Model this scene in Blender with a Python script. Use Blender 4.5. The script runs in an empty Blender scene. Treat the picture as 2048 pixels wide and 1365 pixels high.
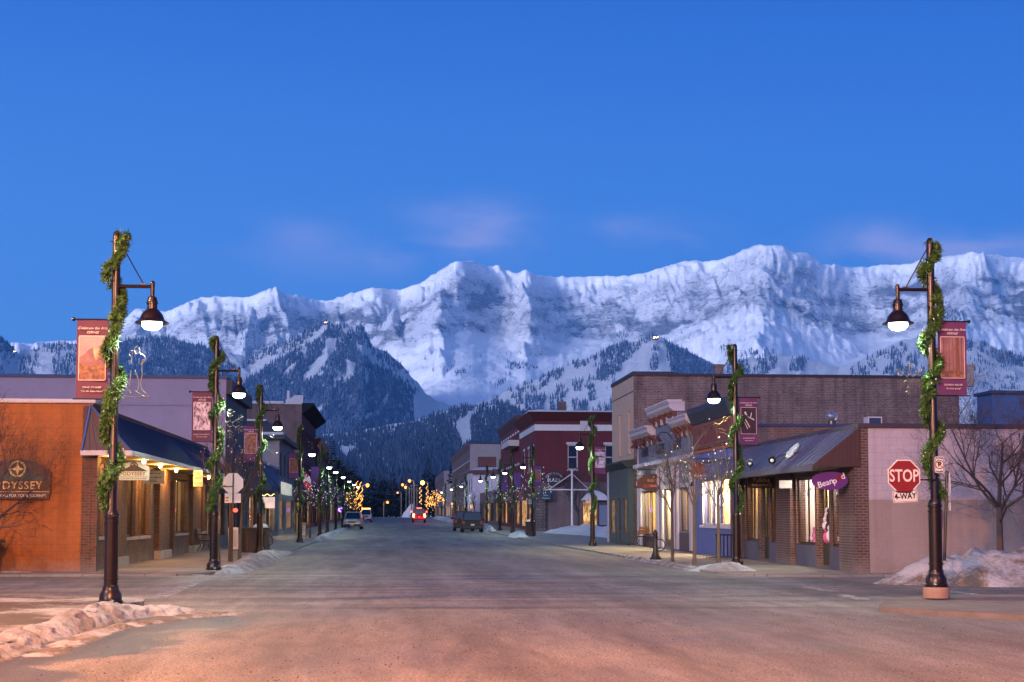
EXPO = 0.0; HAZE = 7.5e-5; HAZE_C = (.12, .46, 1, 1); SUN_E = 5.0; BULB_E = 16; LAMP_W = 620
GLOW = (2.0, 2.25, 3.5); CLOUD = (.34, .41, .85)
SKY_STOPS = [(0, (.165, .40, .95)), (.10, (.105, .335, .88)), (.20, (.07, .265, .82)), (.34, (.03, .16, .68)), (.5, (.02, .11, .45)), (1, (.015, .07, .27))]
SOD1 = 11500; SOD2 = 60000; SOD3 = 1500; SOD4 = 7500
import bpy, bmesh, math, random
import numpy as np
from mathutils import Vector, Matrix
random.seed(7); RNG = np.random.default_rng(11)
SC = bpy.context.scene; COL = SC.collection
PI = math.pi
# ------------------------------------------------------------------ camera model (pixels of the 2048 px photograph)
F = 2844.4; CAM = Vector((0, 0, 1.6)); YAW = math.atan(244 / F); TILT = math.radians(3.6); VH = 1031.0
V0 = VH - F * math.tan(TILT)
FH = Vector((math.sin(YAW), math.cos(YAW), 0)); RT = Vector((math.cos(YAW), -math.sin(YAW), 0))
FW = FH * math.cos(TILT) + Vector((0, 0, math.sin(TILT))); UP = RT.cross(FW)
def ray(u, v): return FW + RT * ((u - 1024) / F) + UP * ((V0 - v) / F)
def GZ(u, v, z=0.0):
    r = ray(u, v); return CAM + r * ((z - CAM.z) / r.z)
def GX(u, v, x):
    r = ray(u, v); p = CAM + r * ((x - CAM.x) / r.x); return p.y, p.z
def GY(u, v, y):
    r = ray(u, v); p = CAM + r * ((y - CAM.y) / r.y); return p.x, p.z
def rise(y):                                   # the street climbs a little towards its far end
    t = min(1, max(0, (y - 70) / 260.0)); return 0.95 * t * t * (3 - 2 * t)
# ------------------------------------------------------------------ mesh builder
def norm(v):
    v = Vector(v); return v.normalized() if v.length > 1e-9 else Vector((0, 0, 1))
class MB:
    def __init__(s): s.v = []; s.f = []; s.m = []; s.cur = 0
    def add(s, vs, fs):
        o = len(s.v); s.v += [tuple(p) for p in vs]
        for f in fs: s.f.append(tuple(i + o for i in f)); s.m.append(s.cur)
    def quad(s, a, b, c, d): s.add([a, b, c, d], [(0, 1, 2, 3)])
    def poly(s, pts): s.add(pts, [tuple(range(len(pts)))])
    def box(s, x0, x1, y0, y1, z0, z1):
        s.hexa([(x0, y0, z0), (x1, y0, z0), (x1, y1, z0), (x0, y1, z0), (x0, y0, z1), (x1, y0, z1), (x1, y1, z1), (x0, y1, z1)])
    def hexa(s, p): s.add(p, [(3, 2, 1, 0), (4, 5, 6, 7), (0, 1, 5, 4), (1, 2, 6, 5), (2, 3, 7, 6), (3, 0, 4, 7)])
    def bevbox(s, x0, x1, y0, y1, z0, z1, b):
        bm = bmesh.new(); bmesh.ops.create_cube(bm, size=1)
        for v in bm.verts: v.co = Vector(((x0 + x1) / 2 + v.co.x * (x1 - x0), (y0 + y1) / 2 + v.co.y * (y1 - y0), (z0 + z1) / 2 + v.co.z * (z1 - z0)))
        bmesh.ops.bevel(bm, geom=bm.edges[:], offset=b, segments=2, affect='EDGES', profile=0.6)
        bm.verts.index_update(); s.add([v.co[:] for v in bm.verts], [[v.index for v in f.verts] for f in bm.faces]); bm.free()
    def tube(s, pts, r, n=8, cap=True):
        pts = [Vector(p) for p in pts]; k = len(pts)
        rs = r if isinstance(r, (list, tuple)) else [r] * k
        vs = []; prev = None
        for i, p in enumerate(pts):
            t = norm(pts[min(i + 1, k - 1)] - pts[max(i - 1, 0)])
            if prev is None: a = t.orthogonal().normalized()
            else:
                a = prev - t * prev.dot(t); a = a.normalized() if a.length > 1e-6 else t.orthogonal().normalized()
            prev = a; b = t.cross(a)
            for j in range(n):
                w = 2 * PI * j / n; vs.append(p + (a * math.cos(w) + b * math.sin(w)) * rs[i])
        fs = [(i * n + j, i * n + (j + 1) % n, (i + 1) * n + (j + 1) % n, (i + 1) * n + j) for i in range(k - 1) for j in range(n)]
        if cap: fs += [tuple(range(n - 1, -1, -1)), tuple((k - 1) * n + j for j in range(n))]
        s.add(vs, fs)
    def lathe(s, prof, n=20, c=(0, 0, 0)):
        vs = []; k = len(prof)
        for r, z in prof:
            for j in range(n):
                w = 2 * PI * j / n; vs.append((c[0] + r * math.cos(w), c[1] + r * math.sin(w), c[2] + z))
        fs = [(i * n + j, i * n + (j + 1) % n, (i + 1) * n + (j + 1) % n, (i + 1) * n + j) for i in range(k - 1) for j in range(n)]
        fs += [tuple(range(n - 1, -1, -1)), tuple((k - 1) * n + j for j in range(n))]
        s.add(vs, fs)
    def ball(s, c, r, n=8, sz=1.0):
        s.lathe([(r * math.sin(PI * i / n) + 1e-4, -r * sz * math.cos(PI * i / n)) for i in range(n + 1)], max(6, n), c)
    def prism(s, pts, vec):                    # planar polygon pushed along vec
        n = len(pts); vec = Vector(vec); a = [Vector(p) for p in pts]; b = [p + vec for p in a]
        s.add(a + b, [tuple(range(n)), tuple(range(2 * n - 1, n - 1, -1))] + [(i, i + n, (i + 1) % n + n, (i + 1) % n) for i in range(n)])
    def build(s, name, mats, parent=None, smooth=False):
        me = bpy.data.meshes.new(name); me.from_pydata(s.v, [], s.f)
        mats = mats if isinstance(mats, (list, tuple)) else [mats]
        for m in mats: me.materials.append(m)
        if any(s.m): me.polygons.foreach_set('material_index', s.m)
        if smooth: me.polygons.foreach_set('use_smooth', [True] * len(s.f)); me.set_sharp_from_angle(angle=math.radians(38))
        me.update()
        return link(name, me, parent)
def link(name, me, parent=None):
    o = bpy.data.objects.new(name, me); COL.objects.link(o)
    if parent is not None:
        o.parent = parent
        if parent.get('origin') is not None: o.location = -Vector(parent.location)
    return o
def tag(o, label=None, cat=None, group=None, kind=None):
    if label: o['label'] = label
    if cat: o['category'] = cat
    if group: o['group'] = group
    if kind: o['kind'] = kind
    return o
def empty(name, label, cat, loc=(0, 0, 0), rz=0, group=None, world=False):
    """Empty at a thing's base; world=True: its parts are written in world coordinates."""
    o = bpy.data.objects.new(name, None); COL.objects.link(o); o.location = loc; o.rotation_euler = (0, 0, rz)
    o.empty_display_size = .2
    if world: o['origin'] = 1
    return tag(o, label, cat, group)
KIDS = {}
def copy_tree(o, parent=None):
    c = o.copy(); COL.objects.link(c)
    if parent is not None: c.parent = parent
    for ch in list(o.children): copy_tree(ch, c)
    return c
# ------------------------------------------------------------------ materials
def nodes(name):
    m = bpy.data.materials.new(name); m.use_nodes = True; nt = m.node_tree
    return m, nt, nt.nodes['Principled BSDF']
def L(nt, a, b): nt.links.new(a, b)
def N(nt, t, **kw):
    n = nt.nodes.new(t)
    for k, v in kw.items():
        if k.startswith('i_'): n.inputs[k[2:].replace('_', ' ')].default_value = v
        else: setattr(n, k, v)
    return n
def c4(c, k=1.0): return (c[0] * k, c[1] * k, c[2] * k, 1)
def ramp(nt, fac, stops):
    r = N(nt, 'ShaderNodeValToRGB'); e = r.color_ramp.elements
    while len(e) < len(stops): e.new(0.5)
    for k, (p, c) in enumerate(stops): e[k].position = p; e[k].color = c if len(c) == 4 else c4(c)
    L(nt, fac, r.inputs[0]); return r.outputs[0]
def noise(nt, vec, scale, detail=4, rough=.55, dist=0):
    n = N(nt, 'ShaderNodeTexNoise'); n.inputs['Scale'].default_value = scale; n.inputs['Detail'].default_value = detail
    n.inputs['Roughness'].default_value = rough; n.inputs['Distortion'].default_value = dist
    if vec is not None: L(nt, vec, n.inputs['Vector'])
    return n.outputs['Fac']
def mixc(nt, fac, a, b, mode='MIX'):
    m = N(nt, 'ShaderNodeMix', data_type='RGBA', blend_type=mode)
    for s, x in ((0, fac), (6, a), (7, b)):
        if hasattr(x, 'links'): L(nt, x, m.inputs[s])
        else: m.inputs[s].default_value = x
    return m.outputs[2]
def math_(nt, op, a, b=None, clamp=False):
    m = N(nt, 'ShaderNodeMath', operation=op, use_clamp=clamp)
    for i, x in enumerate((a, b)):
        if x is None: continue
        if hasattr(x, 'links'): L(nt, x, m.inputs[i])
        else: m.inputs[i].default_value = x
    return m.outputs[0]
def bump(nt, b, h, strength=.3, dist=.02):
    n = N(nt, 'ShaderNodeBump'); n.inputs['Strength'].default_value = strength; n.inputs['Distance'].default_value = dist
    L(nt, h, n.inputs['Height']); L(nt, n.outputs[0], b.inputs['Normal'])
def pos(nt): return N(nt, 'ShaderNodeNewGeometry').outputs['Position']
def objc(nt): return N(nt, 'ShaderNodeTexCoord').outputs['Object']
MATS = {}
def pm(name, col, rough=.6, var=.25, scale=3.0, metal=0.0, bmp=.1, spec=.5, stretch=None, bscale=None):
    """painted / plain surface with worn, uneven colour and a little relief"""
    if name in MATS: return MATS[name]
    m, nt, b = nodes(name); co = objc(nt)
    if stretch:
        mp = N(nt, 'ShaderNodeMapping'); mp.inputs['Scale'].default_value = stretch; L(nt, co, mp.inputs[0]); co = mp.outputs[0]
    n1 = noise(nt, co, scale, 5); n2 = noise(nt, co, scale * 6, 3)
    f = math_(nt, 'ADD', math_(nt, 'MULTIPLY', n1, .65), math_(nt, 'MULTIPLY', n2, .35))
    L(nt, ramp(nt, f, [(.3, c4(col, 1 - var)), (.7, c4(col, 1 + var * .8))]), b.inputs['Base Color'])
    b.inputs['Roughness'].default_value = rough; b.inputs['Metallic'].default_value = metal
    b.inputs['Specular IOR Level'].default_value = spec
    if bmp: bump(nt, b, noise(nt, co, bscale or scale * 9, 4), bmp, .01)
    MATS[name] = m; return m
def emit(name, col, strength, var=0, scale=3):
    if name in MATS: return MATS[name]
    m, nt, b = nodes(name); b.inputs['Base Color'].default_value = c4(col, .5); b.inputs['Roughness'].default_value = .3
    if var:
        f = noise(nt, objc(nt), scale, 3); L(nt, ramp(nt, f, [(.3, c4(col, 1 - var)), (.7, c4(col))]), b.inputs['Emission Color'])
    else: b.inputs['Emission Color'].default_value = c4(col)
    b.inputs['Emission Strength'].default_value = strength
    MATS[name] = m; return m
def wallco(nt):
    """(x+y, z) so that bricks run level on walls of either direction"""
    s = N(nt, 'ShaderNodeSeparateXYZ'); L(nt, pos(nt), s.inputs[0]); c = N(nt, 'ShaderNodeCombineXYZ')
    L(nt, math_(nt, 'ADD', s.outputs[0], s.outputs[1]), c.inputs[0]); L(nt, s.outputs[2], c.inputs[1]); return c.outputs[0]
def brick(name, c1, c2, mortar, w=.22, h=.075, ms=.012, rough=.85, dirt=.35, bs=.35, soft=.0, vmin=.55, split=None):
    if name in MATS: return MATS[name]
    m, nt, b = nodes(name); co = wallco(nt)
    t = N(nt, 'ShaderNodeTexBrick'); L(nt, co, t.inputs['Vector'])
    t.inputs['Color1'].default_value = c4(c1); t.inputs['Color2'].default_value = c4(c2); t.inputs['Mortar'].default_value = c4(mortar)
    t.inputs['Scale'].default_value = 1; t.inputs['Brick Width'].default_value = w; t.inputs['Row Height'].default_value = h
    t.inputs['Mortar Size'].default_value = ms; t.inputs['Mortar Smooth'].default_value = .1
    col = t.outputs['Color']
    if split:                                   # lower part of the wall painted another colour
        s = N(nt, 'ShaderNodeSeparateXYZ'); L(nt, pos(nt), s.inputs[0])
        f = math_(nt, 'LESS_THAN', s.outputs[2], split[0]); col = mixc(nt, f, col, mixc(nt, .85, col, c4(split[1])))
    n1 = noise(nt, co, .7, 6, .6); n2 = noise(nt, co, 9, 3)
    d = math_(nt, 'ADD', math_(nt, 'MULTIPLY', n1, .7), math_(nt, 'MULTIPLY', n2, .3))
    mp = N(nt, 'ShaderNodeMapping'); mp.inputs['Scale'].default_value = (2.6, .16, 1); L(nt, co, mp.inputs[0]); st = noise(nt, mp.outputs[0], 1.0, 5, .6, .3)
    col = mixc(nt, 1, col, ramp(nt, st, [(.34, (1 - dirt * .75,) * 3), (.56, (1.04,) * 3)]), 'MULTIPLY')
    sz = N(nt, 'ShaderNodeSeparateXYZ'); L(nt, pos(nt), sz.inputs[0]); sp = math_(nt, 'SUBTRACT', math_(nt, 'MULTIPLY', noise(nt, co, 3.2, 5, .7), .9), sz.outputs[2])
    col = mixc(nt, ramp(nt, sp, [(.0, (0,) * 3), (.35, (.5,) * 3)]), col, c4((.20, .17, .16)))
    L(nt, mixc(nt, 1.0, col, ramp(nt, d, [(.3, (1 - dirt,) * 3), (.62, (1.08,) * 3)]), 'MULTIPLY'), b.inputs['Base Color'])
    b.inputs['Roughness'].default_value = rough
    bump(nt, b, math_(nt, 'ADD', math_(nt, 'SUBTRACT', 1.0, t.outputs['Fac']), math_(nt, 'MULTIPLY', n2, .5)), bs, .012)
    MATS[name] = m; return m
def siding(name, col, board=.13, rough=.6, vert=False, dark=.45):
    if name in MATS: return MATS[name]
    m, nt, b = nodes(name); co = wallco(nt); s = N(nt, 'ShaderNodeSeparateXYZ'); L(nt, co, s.inputs[0])
    fr = math_(nt, 'FRACT', math_(nt, 'DIVIDE', s.outputs[0 if vert else 1], board))
    g = ramp(nt, fr, [(0, (dark,) * 3), (.07, (1,) * 3), (1, (.93,) * 3)])
    n1 = noise(nt, co, 1.3, 5)
    L(nt, mixc(nt, 1, mixc(nt, 1, c4(col), ramp(nt, n1, [(.3, (.8,) * 3), (.7, (1.1,) * 3)]), 'MULTIPLY'), g, 'MULTIPLY'), b.inputs['Base Color'])
    b.inputs['Roughness'].default_value = rough; bump(nt, b, fr, .4, .015)
    MATS[name] = m; return m
def glass(name, col=(.015, .02, .03), lit=None, strength=1.0, scale=2.2, contrast=(.38, .62), rough=.08):
    """shop glass: dark and glossy; when lit, the uneven glow of a room with goods, shelves and curtains behind it"""
    if name in MATS: return MATS[name]
    m, nt, b = nodes(name); b.inputs['Roughness'].default_value = rough; b.inputs['Base Color'].default_value = c4(col)
    b.inputs['Specular IOR Level'].default_value = .8
    if lit:
        mp = N(nt, 'ShaderNodeMapping'); mp.inputs['Scale'].default_value = (2.2, 2.2, .75); L(nt, pos(nt), mp.inputs[0])
        n1 = noise(nt, mp.outputs[0], scale, 5, .65, .4)
        L(nt, ramp(nt, n1, [(contrast[0], c4(lit, .03)), ((contrast[0] + contrast[1]) / 2, c4((lit[0], lit[1] * .8, lit[2] * .6), .35)), (contrast[1], c4(lit))]), b.inputs['Emission Color'])
        b.inputs['Emission Strength'].default_value = strength
    MATS[name] = m; return m
# ------------------------------------------------------------------ lettering
def text(name, s, size, mat, parent, loc, face='F', align='CENTER', ext=.006, shear=0, off=0.0, sx=1.0, tilt=0, space=1.0):
    """letters as a mesh standing upright; face F looks at -Y, L looks at +X, R looks at -X"""
    cu = bpy.data.curves.new('lettering', 'FONT'); cu.body = s; cu.size = size; cu.align_x = align; cu.align_y = 'CENTER'
    cu.extrude = ext; cu.shear = shear; cu.offset = off; cu.space_character = space; cu.resolution_u = 3
    o = bpy.data.objects.new('lettering', cu); COL.objects.link(o); dg = bpy.context.evaluated_depsgraph_get(); dg.update()
    me = bpy.data.meshes.new_from_object(o.evaluated_get(dg)); bpy.data.objects.remove(o); bpy.data.curves.remove(cu)
    rz = {'F': 0, 'L': PI / 2, 'R': -PI / 2}[face] if isinstance(face, str) else face
    M = Matrix.Rotation(rz, 4, 'Z') @ Matrix.Rotation(PI / 2, 4, 'X') @ Matrix.Rotation(tilt, 4, 'Z') @ Matrix.Diagonal((sx, 1, 1, 1))
    M = Matrix.Translation(loc) @ M
    me.transform(M); me.materials.clear(); me.materials.append(mat); me.name = name
    return link(name, me, parent)
# ------------------------------------------------------------------ camera, render, sky
cd = bpy.data.cameras.new('camera'); co_ = bpy.data.objects.new('camera', cd); COL.objects.link(co_)
cd.sensor_width = 36; cd.lens = F * 36 / 2048; cd.shift_y = (V0 - 682.5) / 2048; cd.clip_end = 30000; cd.clip_start = .1
co_.matrix_world = Matrix.Translation(CAM) @ Matrix((RT, UP, -FW)).transposed().to_4x4()
SC.camera = co_
SC.view_settings.view_transform = 'Standard'; SC.view_settings.look = 'None'; SC.view_settings.exposure = EXPO; SC.view_settings.gamma = 1
SC.cycles.use_denoising = True; SC.cycles.denoiser = 'OPENIMAGEDENOISE'
SC.cycles.max_bounces = 6; SC.cycles.diffuse_bounces = 3; SC.cycles.glossy_bounces = 2; SC.cycles.volume_bounces = 0
SC.cycles.sample_clamp_indirect = 4; SC.cycles.caustics_reflective = False; SC.cycles.caustics_refractive = False
W = bpy.data.worlds.new('World'); SC.world = W; W.use_nodes = True
nt = W.node_tree; bg = nt.nodes['Background']
dirv = N(nt, 'ShaderNodeTexCoord').outputs['Generated']; sp = N(nt, 'ShaderNodeSeparateXYZ'); L(nt, dirv, sp.inputs[0])
sky = ramp(nt, math_(nt, 'MAXIMUM', sp.outputs[2], 0), SKY_STOPS)
# the dawn sky behind the camera: a wide pale rose glow low in the east
gd = Vector((-.42, -.88, .13)).normalized()
dp = N(nt, 'ShaderNodeVectorMath', operation='DOT_PRODUCT'); L(nt, dirv, dp.inputs[0]); dp.inputs[1].default_value = gd
gl = math_(nt, 'POWER', math_(nt, 'MAXIMUM', dp.outputs['Value'], 0), 5.0)
sky = mixc(nt, 1, sky, mixc(nt, gl, (0, 0, 0, 1), c4(GLOW)), 'ADD')
# slightly brighter towards the left of the street, deeper blue towards the right
lr = N(nt, 'ShaderNodeVectorMath', operation='DOT_PRODUCT'); L(nt, dirv, lr.inputs[0]); lr.inputs[1].default_value = RT
sky = mixc(nt, 1, sky, ramp(nt, math_(nt, 'ADD', math_(nt, 'MULTIPLY', lr.outputs['Value'], 1.1), .5), [(.1, (1.12, 1.06, 1.02)), (.5, (1, 1, 1)), (.9, (.82, .92, .98))]), 'MULTIPLY')
# soft thin clouds over the peaks
mp = N(nt, 'ShaderNodeMapping'); mp.inputs['Scale'].default_value = (6, 6, 15); mp.inputs['Location'].default_value = (.3, .1, 0); L(nt, dirv, mp.inputs[0])
cn = noise(nt, mp.outputs[0], 2.4, 7, .58, .25)
def blob(u, v, su, sv):
    d = ray(u, v).normalized(); c = N(nt, 'ShaderNodeVectorMath', operation='SUBTRACT'); L(nt, dirv, c.inputs[0]); c.inputs[1].default_value = d
    h = N(nt, 'ShaderNodeVectorMath', operation='DOT_PRODUCT'); L(nt, c.outputs[0], h.inputs[0]); h.inputs[1].default_value = RT
    z = N(nt, 'ShaderNodeSeparateXYZ'); L(nt, c.outputs[0], z.inputs[0])
    a = math_(nt, 'MULTIPLY', h.outputs['Value'], F / su); e = math_(nt, 'MULTIPLY', z.outputs[2], F / sv)
    r2 = math_(nt, 'ADD', math_(nt, 'MULTIPLY', a, a), math_(nt, 'MULTIPLY', e, e))
    return math_(nt, 'POWER', 2.718, math_(nt, 'MULTIPLY', r2, -1.0))
cl = None
for u, v, su, sv, k in ((610, 470, 75, 32, .5), (650, 520, 200, 40, .32), (900, 430, 90, 30, .45), (990, 465, 85, 48, .85), (900, 490, 90, 34, .6), (1300, 468, 110, 34, .45), (1240, 450, 60, 20, .3),
                        (1740, 478, 75, 32, .8), (1880, 500, 190, 28, .85), (2040, 500, 160, 22, .6), (400, 465, 90, 20, -.22), (40, 540, 120, 26, -.2), (780, 520, 60, 26, .4)):
    b_ = math_(nt, 'MULTIPLY', blob(u, v, su, sv), k); cl = b_ if cl is None else math_(nt, 'ADD', cl, b_)
cm = math_(nt, 'MULTIPLY', cl, ramp(nt, cn, [(.36, (.12,) * 3), (.58, (1,) * 3)]))
sky = mixc(nt, math_(nt, 'MULTIPLY', cm, .9), sky, c4(CLOUD))
L(nt, sky, bg.inputs[0]); bg.inputs[1].default_value = 1.0
sun = bpy.data.lights.new('dawn_light', 'SUN'); sun.energy = SUN_E; sun.angle = math.radians(14); sun.color = (.95, .95, 1.15)
so = bpy.data.objects.new('dawn_light', sun); COL.objects.link(so)
so.rotation_euler = Vector((.66, .75, -.135)).to_track_quat('-Z', 'Y').to_euler()
# ------------------------------------------------------------------ numpy noise
def _h(ix, iy, seed):
    n = (ix.astype(np.int64) * 374761393 + iy.astype(np.int64) * 668265263 + seed * 974711) & 0xffffffff
    n = ((n ^ (n >> 13)) * 1274126177) & 0xffffffff
    return ((n ^ (n >> 16)) & 0xffff) / 65535.0
def vn(x, y, seed=0):
    ix = np.floor(x); iy = np.floor(y); fx = x - ix; fy = y - iy
    fx = fx * fx * fx * (fx * (fx * 6 - 15) + 10); fy = fy * fy * fy * (fy * (fy * 6 - 15) + 10)
    a = _h(ix, iy, seed); b = _h(ix + 1, iy, seed); c = _h(ix, iy + 1, seed); d = _h(ix + 1, iy + 1, seed)
    return (a * (1 - fx) + b * fx) * (1 - fy) + (c * (1 - fx) + d * fx) * fy
def fbm(x, y, o=5, seed=0, g=.5):
    r = 0; a = 1; t = 0
    for k in range(o): r = r + a * vn(x, y, seed + k); t += a; a *= g; x = x * 2.03 + 3.1; y = y * 2.03 + 1.7
    return r / t
def ridg(x, y, o=4, seed=0, g=.5):
    r = 0; a = 1; t = 0
    for k in range(o): r = r + a * (1 - np.abs(2 * vn(x, y, seed + k) - 1)); t += a; a *= g; x = x * 2.1 + 5.2; y = y * 2.1 + 2.3
    return r / t
CT, ST = math.cos(TILT), math.sin(TILT)
def zof(v, D):
    q = (V0 - v) / F; return 1.6 + D * (ST + CT * q) / (CT - ST * q)
def vof(z, D): return V0 - F * np.tan(np.arctan((z - 1.6) / D) - TILT)
def sstep(a, b, x):
    t = np.clip((x - a) / (b - a), 0, 1); return t * t * (3 - 2 * t)
class Terrain: pass
def terrain(name, us, Ds, Z, mat, rock=None):
    nu, nd = len(us), len(Ds); U, D = np.meshgrid(us, Ds)
    q = (V0 - vof(Z, D)) / F; lat = D * (U - 1024) / F / (CT - ST * q)
    P = np.stack([FH.x * D + RT.x * lat, FH.y * D + RT.y * lat, Z], -1).reshape(-1, 3)
    i = np.arange(nu * nd).reshape(nd, nu); q4 = np.stack([i[:-1, :-1], i[:-1, 1:], i[1:, 1:], i[1:, :-1]], -1).reshape(-1)
    me = bpy.data.meshes.new(name); me.vertices.add(nu * nd); me.vertices.foreach_set('co', P.ravel().astype(np.float32))
    me.loops.add(len(q4)); me.loops.foreach_set('vertex_index', q4.astype(np.int32)); nf = len(q4) // 4
    me.polygons.add(nf); me.polygons.foreach_set('loop_start', np.arange(nf, dtype=np.int32) * 4); me.polygons.foreach_set('use_smooth', np.ones(nf, bool))
    me.update(); me.materials.append(mat); o = link(name, me); tag(o, kind='structure')
    if rock is not None: me.attributes.new('rock', 'FLOAT', 'POINT').data.foreach_set('value', rock.ravel().astype(np.float32))
    t = Terrain(); t.us, t.Ds, t.Z, t.V = us, Ds, Z, np.minimum.accumulate(vof(Z, D), 0); return t
def ground_at(t, u, v):
    """distance of the first terrain point seen at pixel (u, v)"""
    j = np.clip(np.searchsorted(t.us, u), 0, len(t.us) - 1); out = np.full(len(u), np.nan)
    for jj in np.unique(j):
        s = j == jj; col = -t.V[:, jj]; k = np.searchsorted(col, -v[s]); ok = (k > 0) & (k < len(col)); kk = np.clip(k, 1, len(col) - 1)
        w = (-v[s] - col[kk - 1]) / np.maximum(col[kk] - col[kk - 1], 1e-6); out[s] = np.where(ok, t.Ds[kk - 1] + w * (t.Ds[kk] - t.Ds[kk - 1]), np.nan)
    return out
def ip(pts, us): return np.interp(us, [p[0] for p in pts], [p[1] for p in pts])
# ------------------------------------------------------------------ snow and rock
def snow_rock(name, rock=(.24, .25, .31), snow=(.88, .88, .9), lo=.5, hi=.62, amt=1.0, sc=.012, band=True):
    m, nt, b = nodes(name); g = N(nt, 'ShaderNodeNewGeometry'); s = N(nt, 'ShaderNodeSeparateXYZ'); L(nt, g.outputs['Normal'], s.inputs[0])
    mp = N(nt, 'ShaderNodeMapping'); mp.inputs['Scale'].default_value = (sc, sc, sc * 4); L(nt, g.outputs['Position'], mp.inputs[0])
    n1 = noise(nt, mp.outputs[0], 1.0, 8, .72, 1.2); n2 = noise(nt, mp.outputs[0], .14, 3)
    f = math_(nt, 'ADD', s.outputs[2], math_(nt, 'MULTIPLY', math_(nt, 'SUBTRACT', n1, .5), 1.9))
    f = math_(nt, 'ADD', f, math_(nt, 'MULTIPLY', math_(nt, 'SUBTRACT', n2, .45), 1.1))
    k = ramp(nt, f, [(lo - .14, (1,) * 3), (hi - .1, (0,) * 3)])
    if band: at = N(nt, 'ShaderNodeAttribute', attribute_name='rock'); k = ramp(nt, math_(nt, 'ADD', math_(nt, 'MULTIPLY', at.outputs['Fac'], .62), math_(nt, 'MULTIPLY', math_(nt, 'SUBTRACT', noise(nt, mp.outputs[0], 2.6, 8, .8, .8), .5), 3.2)), [(.60, (0,) * 3), (1.0, (.9,) * 3)])
    col = mixc(nt, math_(nt, 'MULTIPLY', k, amt), c4(snow), c4(rock))
    if band:
        mp2 = N(nt, 'ShaderNodeMapping'); mp2.inputs['Scale'].default_value = (.03, .03, .085); L(nt, g.outputs['Position'], mp2.inputs[0]); fl = noise(nt, mp2.outputs[0], 1.0, 5, .7, .7)
        fk = math_(nt, 'MULTIPLY', ramp(nt, fl, [(.555, (0,) * 3), (.63, (1,) * 3)]), ramp(nt, math_(nt, 'ADD', math_(nt, 'MULTIPLY', at.outputs['Fac'], .9), math_(nt, 'MULTIPLY', math_(nt, 'SUBTRACT', .72, s.outputs[2]), 1.1)), [(.12, (0,) * 3), (.6, (.95,) * 3)])); col = mixc(nt, fk, col, c4((.10, .11, .15)))
    L(nt, col, b.inputs['Base Color']); b.inputs['Roughness'].default_value = .8
    hb_ = noise(nt, mp.outputs[0], 1.9, 8, .75)
    if band: hb_ = math_(nt, 'MULTIPLY', hb_, math_(nt, 'ADD', .22, math_(nt, 'MULTIPLY', at.outputs['Fac'], 1.1)))
    bump(nt, b, hb_, .85, 34)
    return m
M_ALP = snow_rock('alpine_snow_and_rock'); M_HILL = snow_rock('hill_snow', lo=.2, hi=.3, sc=.02, band=False)
us = np.arange(-260, 2312, 3.0)
# far range
RIDGE = [(-260, 700), (0, 690), (180, 678), (240, 648), (270, 618), (330, 624), (400, 596), (440, 592), (500, 594), (525, 582), (553, 576), (575, 590), (640, 601), (660, 601), (700, 586), (745, 575), (800, 580),
         (840, 566), (872, 545), (900, 527), (915, 522), (948, 522), (975, 532), (1038, 546), (1051, 540), (1075, 550), (1135, 554), (1200, 553), (1270, 550), (1320, 535), (1355, 526), (1385, 521), (1420, 523), (1450, 516),
         (1480, 502), (1500, 492), (1520, 487), (1538, 491), (1560, 489), (1585, 503), (1615, 506), (1630, 517), (1645, 528), (1700, 536), (1760, 531), (1820, 528), (1850, 517), (1900, 510), (1945, 503), (1985, 509), (2048, 517), (2311, 560)]
Dc = 7000.0; Ds = np.concatenate([np.linspace(4300, 5700, 110), np.linspace(5712, 7330, 190), np.linspace(7380, 8900, 22)])
OFF = [(-260, 0), (270, 100), (400, 0), (553, -260), (640, 180), (700, 0), (745, -160), (800, 60), (860, -120), (915, -520), (985, 60), (1015, 60), (1051, -260), (1100, 160), (1190, 260), (1300, 120), (1350, 30), (1420, 60), (1480, -200), (1525, -640), (1560, -560),
       (1600, -380), (1640, -160), (1720, 260), (1790, 280), (1860, 0), (1945, -560), (2000, -260), (2060, -60), (2311, 0)]
U, D = np.meshgrid(us, Ds); off = ip(OFF, us); off = np.convolve(np.pad(off, 6, 'edge'), np.ones(13) / 13, 'valid')
Dcu = (Dc + off)[None, :]; s = (D - 4300) / (Dcu - 4300); zc = zof(ip(RIDGE, us), Dc + off)[None, :] + 10 * (fbm(U / 9, U * 0 + 3, 4, 5) - .5) + 10 * (ridg(U / 30, U * 0 + 7, 3, 9) - .5)
prof = np.where(s < .84, np.interp(s, [0, .4, .7, .84], [.24, .42, .60, .73]), .73 + .27 * ((s - .84) / .16) ** .95)
z = zc * np.minimum(prof, 1)
cliff = sstep(.72, .88, s) * (1 - sstep(.975, 1.0, s))
warp = 90 * (fbm(U / 90, s * 5, 3, 31) - .5) + 420 * (fbm(U / 330, s * .8, 2, 33) - .5) * s
z = z + cliff * (120 * (ridg((U + warp) / 110, s * 2.2, 3, 41) - .62) + 58 * (ridg((U + warp) / 38, s * 7, 3, 51) - .6) + 30 * (ridg((U + warp * .6) / 12, s * 12, 2, 57) - .6) + 60 * (fbm(U / 24, s * 11, 3, 59) - .5) + 28 * (fbm(U / 8, s * 30, 4, 61) - .5))
z = z + (1 - cliff) * sstep(1.02, .9, s) * (34 * (fbm(U / 70, s * 9, 4, 71) - .5) + 9 * (fbm(U / 14, s * 30, 3, 75) - .5))
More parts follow.
